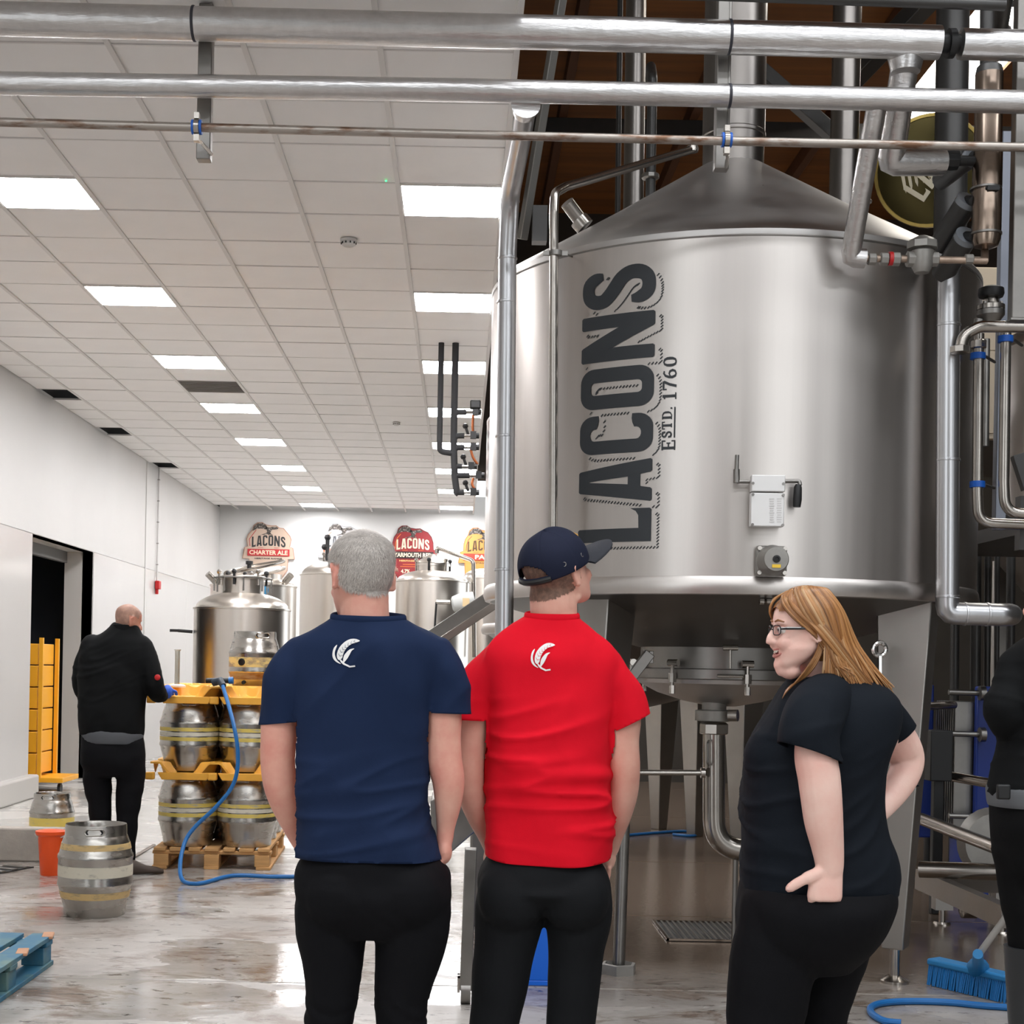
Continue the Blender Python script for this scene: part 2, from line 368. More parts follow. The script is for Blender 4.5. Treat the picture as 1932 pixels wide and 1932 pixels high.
# roof steelwork
def beam(name, a, b, w, h, lab, m=None, cat='beam', grp=None):
    o = obj(name, MB().bar(a, b, w, h), m or m_darkpipe, bevel=.006); return tag(o, lab, cat, grp)
for i, x in enumerate((1.0, 2.4, 3.9)):
    beam('roof_purlin', (x, YC, ZR-.09), (x, 19.8, ZR-.09), .09, .18, ['dark roof purlin nearest the ceiling edge','dark roof purlin above the main tank','dark roof purlin beside the roof light'][i], mat('timber purlin', (86,50,22), .7), 'beam', 'roof purlins')
for i, y in enumerate((9.2, 12.6, 16.0)):
    beam('roof_truss', (XE, y, ZR-.28), (8.9, y, ZR-.28), .12, .2, ['nearest dark steel cross beam under the roof','middle dark steel cross beam under the roof','farthest dark steel cross beam under the roof'][i], m_darkpipe, 'beam', 'roof cross beams')
beam('roof_brace', P(1062,-20,9.0), P(985,452,9.4), .055, .055, 'sloping galvanised brace tube left of the chimney behind the pipes', mat('galvanised', (150,148,144), .45, .7), 'brace')
beam('roof_brace', P(1760,-10,9.6), P(1570,190,10.6), .12, .12, 'thick dark brace sloping down behind the pipes at right', m_darkpipe, 'brace')
beam('roof_brace', P(1420,120,11), P(1590,270,11), .12, .1, 'dark brace sloping down rightward beside the chimney', m_darkpipe, 'brace')
# wall fittings, left
q = P(322, 910, 20.9); xx = XL+.02
t = thing('fire_alarm', 'small red fire alarm call point on the left wall under a thin conduit', 'alarm', (xx, 21.0, 2.45))
obj('housing', MB().bb((xx,20.93,2.4), (xx+.06,21.07,2.52)).bb((xx,20.95,2.33), (xx+.04,21.01,2.4)), m_red, t, bevel=.008)
obj('conduit', MB().cyl((xx+.012,21.0,2.52), (xx+.012,21.0,ZC), .011, n=8), m_wall, t)
for i in range(5): obj('clip', MB().box((xx+.012,21.0,2.75+.3*i), (.03,.03,.014)), m_cast, t)
# ================================================================ THE MAIN VESSEL
TX, TY, TR = 1.352, 7.6, 1.22; ZB, ZT = 1.79, 3.32
TC = V((TX, TY, 0))
def oncyl(px, py, r=None):
    "photo pixel -> (azimuth from the front, z) on the main vessel's shell"
    r = r or TR; o = V((0,0,CZ)); d = P(px, py, 1)-o
    a = d.x**2+d.y**2; b = 2*(-TX*d.x-TY*d.y); c = TX**2+TY**2-r*r
    t = (-b-sqrt(max(0, b*b-4*a*c)))/(2*a); q = o+d*t
    return math.atan2(q.x-TX, TY-q.y), q.z
def cylp(az, z, r): return V((TX+r*sin(az), TY-r*cos(az), z))
def vessel(name, label, cx, cy, r, zb, zt, zc, n=96, det=True):
    t = thing(name, label, 'tank', (cx, cy, zb)); c = V((cx, cy, 0))
    obj('shell', MB().lathe([(r,zb+.03),(r,zt)], c, n), m_steel, t)
    obj('cone_roof', MB().lathe([(r+.002,zt-.02),(r+.002,zt+.004),(r*.985,zt+.03),(r*.55,zt+(zc-zt)*.52),(.16,zc)], c, n), m_steelc, t)
    obj('rim_bead', MB().lathe([(r-.02,zb-.045),(r+.006,zb-.042),(r+.016,zb-.015),(r+.01,zb+.02),(r,zb+.035)], c, n), m_steel, t)
    return t, c
tk, tc = vessel('brew_vessel', 'big conical-roofed stainless brewing vessel with bold vertical black lettering', TX, TY, TR, ZB, ZT, 3.99)
o_ = obj('weld_seam', MB().lathe([(TR+.0005,ZT-.03),(TR+.0022,ZT-.026),(TR+.0005,ZT-.022)], tc, 96), m_dull, tk)
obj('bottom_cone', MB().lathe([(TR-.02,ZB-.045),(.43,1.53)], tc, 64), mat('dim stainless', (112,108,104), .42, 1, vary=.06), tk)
obj('chimney', MB().lathe([(.155,3.94),(.155,4.14),(.162,4.145),(.162,4.16),(.158,4.165),(.158,ZR-.02)], tc, 32), mat('flue steel', (132,127,123), .3, 1, vary=.05), tk)
obj('manway_collar', MB().lathe([(.42,1.535),(.42,1.425),(.455,1.42),(.455,1.375),(.44,1.37)], tc, 48), m_dull, tk)
obj('manway_cover', MB().lathe([(.44,1.372),(.43,1.35),(.33,1.30),(.2,1.26),(.07,1.235)], tc, 48), m_steelc, tk)
for i in range(8):
    a = -2.7+i*.785+.42; q = cylp(a, 1.4, .475)
    b = MB().cyl(q+V((0,0,-.09)), q+V((0,0,.05)), .009, n=8).cyl(q+V((0,0,-.045)), q+V((0,0,.0)), .02, n=8).cyl(q+V((0,0,-.1)), q+V((0,0,-.06)), .014, n=6)
    b.cyl(cylp(a-.06,1.45,.47), cylp(a+.06,1.45,.47), .018, n=10)
    obj('swing_bolt', b, m_pipe, tk)
q = P(1378,1222,7.1); hb = MB().tube([q+V((0,0,.0)), q+V((0,-.01,-.1))], .006).cyl(P(1353,1275,7.1), P(1402,1276,7.1), .008, n=8).cyl(P(1364,1222,7.1), P(1392,1222,7.1), .014, n=10)
obj('latch_handle', hb, m_pipe, tk)
# legs: tapered box sections with a shoe and a screw foot
def leg(foot, top, w0, w1, yaw, zt):
    M = Matrix.Rotation(yaw, 3, 'Z'); b = MB()
    rings = []
    for z, w, d, c in ((.16, w0[0], w0[1], foot), (.20, w0[0]*1.02, w0[1]*1.02, foot), (zt, w1[0], w1[1], top)):
        rings.append([V((c[0],c[1],z)) + M @ V((sx*w/2, sy*d/2, 0)) for sx, sy in ((-1,-1),(1,-1),(1,1),(-1,1))])
    b.loft(rings); l = obj('leg', b, m_leg, tk, bevel=.006)
    f = V((foot[0], foot[1], 0))
    obj('screw_foot', MB().cyl(f+V((0,0,.02)), f+V((0,0,.17)), .024, n=12).lathe([(.065,0),(.065,.012),(.03,.035),(.0,.036)], f, 20), m_pipe, l)
m_leg = mat('leg stainless', (160,156,151), .4, 1, vary=.05)
leg((2.03,6.82),(2.06,6.82),(.10,.12),(.25,.17), R_(-30), ZB-.02)
leg((.60,6.86),(.68,6.84),(.10,.12),(.17,.25), R_(-38), ZB-.02)
leg((2.0,8.38),(2.03,8.38),(.10,.12),(.2,.2), R_(35), ZB-.02)
leg((.72,8.4),(.70,8.4),(.10,.12),(.2,.2), R_(-35), ZB-.02)
# spanner hooked on the right leg
q = P(1660,1225,6.63); b = MB()
b.sweep([q+V((.028*cos(a),0,.03*sin(a))) for a in np.linspace(0,2*pi,17)], .011, 8, False)
b.bar(q+V((0,0,-.03)), q+V((.004,.0,-.2)), .012, .022, (0,1,0)); b.ball(q+V((.004,0,-.2)), .024, 10, (1,.4,1))
tag(obj('ring_spanner', b, mat('chrome', (200,198,195), .15, 1)), 'chrome ring spanner hanging on the right front leg of the vessel', 'spanner')
# lifting lug
q = P(1440,410,7.0); q2 = P(1440,372,7.0)
obj('lifting_lug', MB().prism([(-.022,-.11),(.022,-.11),(.024,.0),(.018,.04),(.006,.055),(-.006,.055),(-.018,.04),(-.024,.0)], -.008, .008, lambda a,b_,c: q2+V((a*.8, a*.9+c, b_))).box(P(1440,409,7.0)+V((0,.01,0)), (.11,.09,.012)), m_dull, tk)
obj('lug_hole', MB().cyl(q2+V((0,-.012,.0)), q2+V((0,-.008,.0)), .011, n=14), m_black, tk)
# spray nozzle on the cone at left
obj('nozzle', MB().cyl(P(1098,420,7.3), P(1070,382,7.25), .035, n=16).cyl(P(1104,428,7.3), P(1092,414,7.3), .048, n=16), m_pipe, tk)
obj('vent_pipe', MB().tube([P(1312,280,7.42), P(1068,352,6.75), P(1047,364,6.66), P(1045,400,6.64), P(1043,1175,6.64)], .0205, .06, 14).lathe([(.03,-.012),(.03,.012)], P(1306,282,7.4), 14), m_pipe, tk)
q = P(1048,478,6.64); obj('pipe_clip', MB().lathe([(.022,-.011),(.03,-.011),(.03,.011),(.022,.011)], q, 16).box(q+V((.04,0,0)), (.03,.012,.02)).box(q+V((-.04,0,0)), (.03,.012,.02)).cyl(q+V((.04,.0,0)), P(1086,487,6.8), .005, n=6), m_dull, tk)
# crank and instrument plates on the front
def shellbox(name, x0, y0, x1, y1, off, th, m, parent=tk, bevel=.004):
    "plate standing off the shell between two photo corners"
    az0, za = oncyl(x0, y0); az1, zb_ = oncyl(x1, y1); am = (az0+az1)/2; zm = (za+zb_)/2
    w = 2*TR*math.tan(abs(az1-az0)/2); c = cylp(am, zm, TR+off)
    return obj(name, MB().box(c, (w, th, abs(za-zb_)), Matrix.Rotation(am,3,'Z')), m, parent, bevel=bevel), am, zm
m_plate = mat('plate white metal', (224,222,220), .35, .2)
_, am, zm = shellbox('instrument_plate', 1412, 933, 1473, 997, .05, .05, m_plate)
_, am2, zm2 = shellbox('instrument_plate', 1413, 900, 1475, 932, .052, .054, m_plate)
def atp(px, py, off):
    az, z = oncyl(px, py); return cylp(az, z, TR+off)
for i, (x, y) in enumerate(((1417,916),(1470,917),(1417,937),(1470,938),(1416,993),(1469,994))):
    obj('screw', MB().cyl(atp(x,y,.074), atp(x,y,.084), .006, n=10), m_dull, tk)
tx = MB()
for i in range(11):
    for j, (x, w) in enumerate(((1450,9),(1463,9))):
        az, z = oncyl(x, 945+4.3*i); tx.box(cylp(az, z, TR+.0755), (.022*random.uniform(.7,1), .002, .005), Matrix.Rotation(az,3,'Z'))
obj('printed_rows', tx, mat('worn print', (203,200,198), .5), tk, kind='stuff')
obj('crank_arm', MB().tube([atp(1475,910,.04), atp(1502,910,.045), atp(1503,918,.05)], .009, .01), m_dull, tk)
cr = MB().tube([atp(1389,911,.04), atp(1413,911,.04)], .008)
cr.cyl(atp(1389,913,.04), atp(1389,888,.04), .014, n=12).cyl(atp(1389,888,.04), atp(1390,861,.04), .009, n=10)
obj('crank_arm', cr, m_dull, tk)
obj('crank_grip', MB().sweep([atp(1500,917,.05), atp(1499,922,.05), atp(1498,945,.05), atp(1497,959,.05)], [.012,.017,.019,.016], 14), m_black, tk)
az, z = oncyl(1453, 1059); c = cylp(az, z, TR); n_ = V((sin(az),-cos(az),0)); Mn = V((0,0,1)).rotation_difference(n_).to_matrix()
obj('gearbox_flange', MB().box(c+n_*.02, (.135,.03,.13), Matrix.Rotation(az,3,'Z')), m_cast, tk, bevel=.012)
obj('gearbox', MB().lathe([(.066,.03),(.066,.06),(.058,.075),(.055,.13),(.05,.14),(0,.142)], c, 32, Mn), m_cast, tk)
obj('gearbox_socket', MB().lathe([(.016,.14),(.016,.148),(.009,.149),(.009,.144),(0,.144)], c, 16, Mn), m_black, tk)
a_ = V((cos(az), sin(az), 0))
obj('gearbox_sticker', MB().box(c+n_*.1432+V((0,0,-.03)), (.036,.003,.014), Matrix.Rotation(az,3,'Z')), mat('yellow sticker', (238,196,60), .5), tk)
for sx in (-1, 1):
    for sz in (-1, 1): obj('bolt', MB().cyl(c+n_*.03+a_*sx*.054+V((0,0,sz*.052)), c+n_*.052+a_*sx*.054+V((0,0,sz*.052)), .0095, n=8), m_pipe, tk)
lk = MB()
for x0, x1 in ((1431,1437),(1446,1445),(1449,1455)): lk.cyl(P(x0,1102,6.5), P(x1,1136,6.45), .006, n=8)
lk.cyl(P(1433,1134,6.45), P(1441,1134,6.45), .016, n=10).cyl(P(1446,1134,6.45), P(1456,1134,6.45), .014, n=10)
obj('hanging_link', lk, m_pipe, tk)
# ---------------------------------------------------------------- lettering printed on the shell
def arc(cx, cy, rx, ry, a0, a1, n=7): return [(cx+rx*cos(R_(a0+(a1-a0)*i/n)), cy+ry*sin(R_(a0+(a1-a0)*i/n))) for i in range(n+1)]
def rrect(x0, y0, x1, y1, rx, ry): return arc(x1-rx,y0+ry,rx,ry,-90,0)+arc(x1-rx,y1-ry,rx,ry,0,90)+arc(x0+rx,y1-ry,rx,ry,90,180)+arc(x0+rx,y0+ry,rx,ry,180,270)
def bridge(outer, hole):
    "cut a hole: join it to the outer loop with a doubled edge"
    b = min(((i, j) for i in range(len(outer)) for j in range(len(hole))), key=lambda t: (outer[t[0]][0]-hole[t[1]][0])**2+(outer[t[0]][1]-hole[t[1]][1])**2)
    i, j = b; h = hole[::-1]; j = len(hole)-1-j
    return outer[:i+1]+h[j:]+h[:j+1]+outer[i:]
def glyphs():
    G = {}
    G['L'] = (.47, [(0,0),(.45,0),(.47,.02),(.47,.27),(.43,.20),(.37,.165),(.19,.16),(.19,.98),(.17,1),(.02,1),(0,.98)], None)
    G['A'] = (.60, [(0,.02),(.02,0),(.17,0),(.19,.02),(.215,.15),(.385,.15),(.41,.02),(.43,0),(.58,0),(.60,.02),(.455,.98),(.435,1),(.165,1),(.145,.98)], [(.245,.31),(.355,.31),(.305,.84),(.295,.84)])
    G['C'] = (.55, arc(.19,.19,.19,.19,180,270)+arc(.36,.19,.19,.19,270,360)+[(.55,.27),(.48,.275),(.42,.265),(.36,.24)]+arc(.275,.21,.085,.06,0,-180)+arc(.275,.79,.085,.06,180,0)+[(.36,.76),(.42,.735),(.48,.725),(.55,.73)]+arc(.36,.81,.19,.19,0,90)+arc(.19,.81,.19,.19,90,180), None)
    G['O'] = (.58, rrect(0,0,.58,1,.2,.19), rrect(.2,.15,.38,.85,.06,.06))
    G['N'] = (.66, [(0,.02),(.02,0),(.17,0),(.19,.02),(.19,.55),(.45,.02),(.47,0),(.64,0),(.66,.02),(.66,.98),(.64,1),(.49,1),(.47,.98),(.47,.47),(.22,.98),(.20,1),(.02,1),(0,.98)], None)
    # S: thick stroke down a centre line
    c = [(.46,.70),(.44,.80),(.38,.89),(.28,.915),(.17,.89),(.105,.80),(.11,.69),(.19,.60),(.30,.52),(.41,.44),(.475,.33),(.47,.20),(.40,.11),(.29,.085),(.18,.11),(.115,.20),(.10,.31)]
    w = [.05,.085,.09,.085,.09,.10,.10,.10,.10,.10,.10,.10,.09,.085,.09,.085,.05]
    cs = smoothpath([V((a, b, q)) for (a, b), q in zip(c, w)], 4); c = [(q.x, q.y) for q in cs]; w = [q.z for q in cs]
    le, ri = [], []
    for i in range(len(c)):
        a, b = c[max(i-1,0)], c[min(i+1,len(c)-1)]; dx, dy = b[0]-a[0], b[1]-a[1]; l = sqrt(dx*dx+dy*dy)
        le.append((c[i][0]-dy/l*w[i], c[i][1]+dx/l*w[i])); ri.append((c[i][0]+dy/l*w[i], c[i][1]-dx/l*w[i]))
    G['S'] = (.58, le+ri[::-1], None)
    return G
GL = glyphs()
def tri_poly(poly):
    bm = bmesh.new(); vs = [bm.verts.new((a, b, 0)) for a, b in poly]; bm.faces.new(vs); bm.normal_update()
    bmesh.ops.triangulate(bm, faces=bm.faces[:], quad_method='BEAUTY', ngon_method='EAR_CLIP')
    bm.verts.index_update(); fs = [tuple(v.index for v in f.verts) for f in bm.faces]; bm.free(); return fs
def tri_fine(poly, h=.1):
    "triangulate, then bisect longest edges until none is longer than h"
    vs = [tuple(p) for p in poly]; todo = list(tri_poly(poly)); out = []; mid = {}
    while todo:
        t = todo.pop(); e = [((vs[t[i]][0]-vs[t[(i+1)%3]][0])**2+(vs[t[i]][1]-vs[t[(i+1)%3]][1])**2, i) for i in range(3)]
        l, i = max(e)
        if l < h*h: out.append(t); continue
        a, b, c = t[i], t[(i+1)%3], t[(i+2)%3]; k = (min(a,b), max(a,b))
        if k not in mid: vs.append(((vs[a][0]+vs[b][0])/2, (vs[a][1]+vs[b][1])/2)); mid[k] = len(vs)-1
        m = mid[k]; todo += [(a, m, c), (m, b, c)]
    return vs, out
def inside(p, poly):
    c = False; x, y = p; j = len(poly)-1
    for i in range(len(poly)):
        if (poly[i][1] > y) != (poly[j][1] > y) and x < (poly[j][0]-poly[i][0])*(y-poly[i][1])/(poly[j][1]-poly[i][1])+poly[i][0]: c = not c
        j = i
    return c
def fine(poly, h=.06):
    out = []
    for i in range(len(poly)):
        a, b = poly[i], poly[(i+1) % len(poly)]; n = max(1, int(sqrt((a[0]-b[0])**2+(a[1]-b[1])**2)/h))
        out += [(a[0]+(b[0]-a[0])*k/n, a[1]+(b[1]-a[1])*k/n) for k in range(n)]
    return out
# word box on the shell: (text axis t runs up, letter height h runs to the left)
azb, zb0 = oncyl(1228, 1021); azt, _ = oncyl(1091, 1021); _, zt0 = oncyl(1200, 498)
az_base = azb; HL = TR*(azb-azt); word = 'LACONS'; gap = .095
tot = sum(GL[ch][0] for ch in word)+gap*5; sc_t = (zt0-zb0)/tot
def onshell(t, h, off=.0025):
    a = az_base-h*HL/TR; return cylp(a, zb0+t*sc_t, TR+off)
polys = []; x = 0
for ch in word:
    w, outer, hole = GL[ch]; polys.append(([(x+a, b) for a, b in outer], [(x+a, b) for a, b in hole] if hole else None)); x += w+gap
lt = []
for ch, (o_, h_) in zip(word, polys):
    p_ = bridge(fine(o_), fine(h_)) if h_ else fine(o_)
    pv, pf_ = tri_fine(p_)
    lt.append(obj('letter', MB().add([onshell(a, b) for a, b in pv], pf_), m_ink, tk, smooth=0, fixn=True))
ds = MB(); OFFS = (-.088, -.085)
def dist(p, poly):
    best = 9
    for i in range(len(poly)):
        a, b = poly[i], poly[(i+1) % len(poly)]; dx, dy = b[0]-a[0], b[1]-a[1]; l = dx*dx+dy*dy or 1e-9
        t = max(0, min(1, ((p[0]-a[0])*dx+(p[1]-a[1])*dy)/l)); best = min(best, sqrt((p[0]-a[0]-t*dx)**2+(p[1]-a[1]-t*dy)**2))
    return best
for li, (o_, h_) in enumerate(polys):
    for loop in (o_, h_):
        if not loop: continue
        for a, b in fine(loop, .042):
            q = (a+OFFS[0], b+OFFS[1]); ok = True
            for oo, hh in polys[max(0,li-1):li+2]:
                if (inside(q, oo) and not (hh and inside(q, hh))) or dist(q, oo) < .034 or (hh and dist(q, hh) < .028): ok = False; break
            if ok:
                e = [(q[0]-.022, q[1]+.010), (q[0]-.012, q[1]+.019), (q[0]+.022, q[1]-.010), (q[0]+.012, q[1]-.019)]
                ds.add([onshell(*k) for k in e], [(0,1,2,3)])
obj('dashed_shadow', ds, m_ink, tk, smooth=0, kind='stuff')
# small serif line beside it: strokes with slabs
def stroke(mb, pts, w, fn):
    n = len(pts); le, ri = [], []
    for i in range(n):
        a, b = pts[max(i-1,0)], pts[min(i+1,n-1)]; dx, dy = b[0]-a[0], b[1]-a[1]; l = sqrt(dx*dx+dy*dy) or 1
        ww = w[i] if isinstance(w, list) else w
        le.append((pts[i][0]-dy/l*ww/2, pts[i][1]+dx/l*ww/2)); ri.append((pts[i][0]+dy/l*ww/2, pts[i][1]-dx/l*ww/2))
    mb.add([fn(*p_) for p_ in le+ri], [(i, i+1, n+i+1, n+i) for i in range(n-1)])
SLAB = {
 'E': (.68, [([(.14,0),(.14,1)],.18),([(0,.05),(.64,.05)],.1),([(0,.95),(.64,.95)],.1),([(.14,.5),(.48,.5)],.1),([(.6,0),(.6,.28)],.09),([(.6,.72),(.6,1)],.09),([(.46,.36),(.46,.64)],.08)]),
 'S': (.62, [([(.52,.66),(.5,.8),(.42,.92),(.3,.95),(.16,.9),(.1,.78),(.12,.66),(.22,.58),(.34,.52),(.46,.44),(.52,.32),(.5,.16),(.42,.08),(.3,.05),(.16,.1),(.1,.2),(.09,.34)],.15),([(.53,.62),(.53,.97)],.07),([(.08,.03),(.08,.36)],.07)]),
 'T': (.72, [([(.34,0),(.34,1)],.18),([(.0,.95),(.68,.95)],.1),([(.16,.04),(.52,.04)],.09),([(.04,.7),(.04,1)],.09),([(.64,.7),(.64,1)],.09)]),
 'D': (.74, [([(.16,0),(.16,1)],.18),([(0,.05),(.4,.05),(.58,.16),(.64,.35),(.64,.65),(.58,.84),(.4,.95),(0,.95)],[.1,.1,.14,.18,.18,.14,.1,.1])]),
 '.': (.22, [([(.02,.07),(.17,.07)],.15)]),
 '1': (.5, [([(.24,0),(.24,1)],.18),([(.03,.04),(.46,.04)],.09),([(.06,.82),(.24,.93)],.1)]),
 '7': (.62, [([(.04,.94),(.6,.94)],.13),([(.56,.92),(.38,.5),(.26,0)],.17),([(.06,.7),(.06,1)],.08)]),
 '6': (.66, [([(.52,.9),(.36,.93),(.2,.8),(.12,.55),(.11,.3),(.2,.1),(.34,.05),(.5,.12),(.56,.3),(.5,.48),(.34,.55),(.18,.46),(.12,.36)],[.1,.12,.15,.17,.17,.14,.1,.14,.17,.14,.1,.1,.1])]),
 '0': (.66, [([(.33,.05),(.18,.12),(.11,.3),(.1,.5),(.11,.7),(.18,.88),(.33,.95),(.48,.88),(.55,.7),(.56,.5),(.55,.3),(.48,.12),(.33,.05)],[.1,.14,.17,.18,.17,.14,.1,.14,.17,.18,.17,.14,.1])]),
}
a1, z1 = oncyl(1274, 849); a2, _ = oncyl(1248, 849); _, z2_ = oncyl(1272, 669); H2 = TR*(a1-a2)
lay = [('E',1.0),('S',.72),('T',.72),('D',.72),('.',.72),(' ',1),('1',1.0),('7',1.0),('6',1.0),('0',1.0)]
tw = sum((.34 if c_ == ' ' else SLAB[c_][0]*s_+.12) for c_, s_ in lay); st = (z2_-z1)/tw; x = 0
est = MB(); bar0 = bar1 = 0
for c_, s_ in lay:
    if c_ == ' ': x += .34; continue
    hb = 0 if s_ == 1 else .28
    if c_ == 'S': bar0 = x
    for pts, w in SLAB[c_][1]:
        stroke(est, [(x+a*s_, hb+b*s_) for a, b in pts], [q*s_ for q in w] if isinstance(w, list) else w*max(s_,.85), lambda t, h: cylp(a1-h*H2/TR, z1+t*st, TR+.0025))
    x += SLAB[c_][0]*s_+.12
    if c_ == '.': bar1 = x-.14
stroke(est, [(bar0,.08),(bar1,.08)], .1, lambda t, h: cylp(a1-h*H2/TR, z1+t*st, TR+.0025))
obj('date_lettering', est, m_ink, tk, smooth=0)
# ---------------------------------------------------------------- the vessel behind it
tk2, _ = vessel('brew_vessel', 'second stainless brewing vessel mostly hidden behind the big lettered one', 1.44, 12.2, 1.25, 1.72, 3.42, 4.0, 64)
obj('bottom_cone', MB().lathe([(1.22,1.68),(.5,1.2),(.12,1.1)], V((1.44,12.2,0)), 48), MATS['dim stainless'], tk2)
for sx, sy in ((-.75,-.85),(.76,-.75),(.36,.95),(.6,.45)):
    rings = [[V((1.44+sx+(a*.8-b*.6)*w/2, 12.2+sy+(a*.6+b*.8)*w/2, z)) for a, b in ((-1,-1),(1,-1),(1,1),(-1,1))] for z, w in ((.0,.1),(1.72,.27))]
    obj('leg', MB().loft(rings), m_leg, tk2, bevel=.005)
# drain pipe under the manway
dp = thing('drain_pipe', 'polished drain pipe bending right below the main vessel with a butterfly valve', 'pipe', (TX-.03, TY-.05, .3))
q = V((TX, TY, 0)); x0 = P(1347,1350,7.5)
obj('pipe', MB().tube([P(1347,1378,7.5), P(1347,1602,7.5), P(1480,1606,7.5)], .056, .16, 24, 10), m_pipe, dp)
obj('union_nut', MB().lathe([(.066,-.03),(.072,-.025),(.072,.02),(.06,.03)], P(1347,1374,7.5), 8).lathe([(.08,-.02),(.085,0),(.08,.03),(.06,.03)], P(1347,1352,7.5), 24), m_pipe, dp)
obj('valve_body', MB().lathe([(.07,-.03),(.095,-.025),(.095,.025),(.07,.03)], P(1347,1350,7.5), 28).lathe([(.062,.03),(.062,.11),(.05,.12)], P(1347,1350,7.5), 20), m_cast, dp)
obj('valve_handle', MB().cyl(P(1375,1350,7.4), P(1392,1350,7.38), .03, n=14), m_pipe, dp)
obj('handle_bar', MB().tube([P(1337,1398,7.42), P(1335,1402,7.38), P(1335,1440,7.38), P(1337,1444,7.42)], .006, .01, 8), m_dull, dp)
obj('pipe_foot', MB().cyl(V((P(1388,1618,7.5).x, 7.5, 0)), P(1388,1618,7.5), .014, n=8), m_dull, dp)
tag(obj('cross_pipe', MB().tube([P(1090,1457,7.45), P(1326,1458,7.45)], .014).cyl(P(1322,1458,7.45), P(1330,1458,7.45), .026, n=12), m_pipe), 'thin horizontal stainless pipe running behind the red shirt to the drain', 'pipe')
# hinged bar beside the manway
tag(obj('swing_arm', MB().bar(P(1185,1285,7.0), P(1226,1232,7.0), .05, .06, (0,1,0)).box(P(1228,1240,7.0), (.02,.05,.06)), m_dull, bevel=.003), 'short bright hinged bar beside the vessel manway above the red sleeve', 'bar')
# ================================================================ OVERHEAD PIPES
def pipe(name, label, pts, r, m, bend=0, n=24, cat='pipe', group=None, seams=(), sm=None, seg=8):
    t = thing(name, label, cat, V(pts[0]), group); pts = [V(p) for p in pts]
    obj('pipe', MB().tube(pts, r, bend, n, seg), m, t)
    for p_, d_ in seams:
        M = V((0,0,1)).rotation_difference(V(d_).normalized()).to_matrix()
        obj('seam', MB().lathe([(r+.0005,-.006),(r+.003,-.004),(r+.003,.004),(r+.0005,.006)], V(p_), n, M), sm or m, t)
    return t
XD = (1,0,.005)
m_crack = mat('lagging joint', (50,50,58), .6)
pipe('lagged_pipe', 'thick foil-lagged pipe, topmost of the overhead runs', [P(-950,11,6.0), P(866,57.5,6.0), P(1772,80.5,6.0)], .0665, m_foil, 0, 32, group='overhead pipe runs', seams=[(P(366,44.5,6.0), XD), (P(1376,70,6.0), XD)], sm=m_crack)
pipe('lagged_pipe', 'short thick foil-lagged pipe stub leaving at the top right corner', [P(1812,83,6.0), P(2700,107,6.0)], .061, m_foil, 0, 32, group='overhead pipe runs')
tag(obj('pipe_flange', MB().cyl(P(1770,81,6.02), P(1815,83,6.02), .038, n=20).cyl(P(1788,82,6.02), P(1800,82,6.02), .058, n=20), m_black), 'black coupling between the two thick lagged pipes at top right', 'coupling')
pipe('lagged_pipe', 'medium foil-lagged pipe, second of the overhead runs', [P(-950,143,5.98), P(866,170,5.98), P(2700,209,5.98)], .0455, m_foil, 0, 28, group='overhead pipe runs', seams=[(P(1376,181,5.98), XD)], sm=m_crack)
pipe('thin_pipe', 'thin rust-stained steel pipe, lowest of the overhead runs', [P(-950,205,5.93), P(866,253.5,5.93), P(1432,267.5,5.93), P(2700,294,5.93)], .0178, m_rust, 0, 18, group='overhead pipe runs')
def hanger(px0, py0, pxb, pyb, ztop, lab, cx, cy):
    b = P(pxb, pyb, 6.13); t = thing('pipe_hanger', lab, 'bracket', (b.x, b.y, b.z), 'square steel pipe hangers')
    obj('square_tube', MB().bb((b.x-.029,b.y-.028,b.z), (b.x+.029,b.y+.028,ztop)), m_dull, t, bevel=.004)
    obj('rail', MB().bb((b.x+.018,b.y-.034,b.z+.02), (b.x+.026,b.y-.028,ztop)), m_dull, t)
    c = P(cx, cy, 5.93)
    cl = obj('pipe_clamp', MB().lathe([(.018,-.02),(.029,-.02),(.029,-.011),(.018,-.011)], c, 18, Matrix.Rotation(pi/2,3,'Y')).lathe([(.018,.011),(.029,.011),(.029,.02),(.018,.02)], c, 18, Matrix.Rotation(pi/2,3,'Y')), mat('blue clamp', (18,92,190), .45), t)
    obj('clamp_body', MB().lathe([(.018,-.0095),(.032,-.0095),(.032,.0095),(.018,.0095)], c, 18, Matrix.Rotation(pi/2,3,'Y')).box(c+V((0,0,.043)), (.02,.03,.024)).box(c+V((0,0,-.045)), (.022,.03,.026)).cyl(c+V((.01,.03,-.048)), V((c.x+.03,b.y-.028,c.z-.048)), .008, n=8), m_pipe, cl)
hanger(386,0,385,304,ZC,'square steel hanger with blue clamp dropping from the white ceiling',371.5,240)
hanger(1362,0,1360,322,ZR-.1,'square steel hanger with blue clamp in front of the vessel chimney',1371,264)
tag(obj('dark_pipe', MB().tube([P(1280,-12,5.9), P(1896,10,5.9)], .022), m_darkpipe), 'dark thin pipe crossing the top edge above the lagged pipes', 'pipe')
m_j = m_jacket
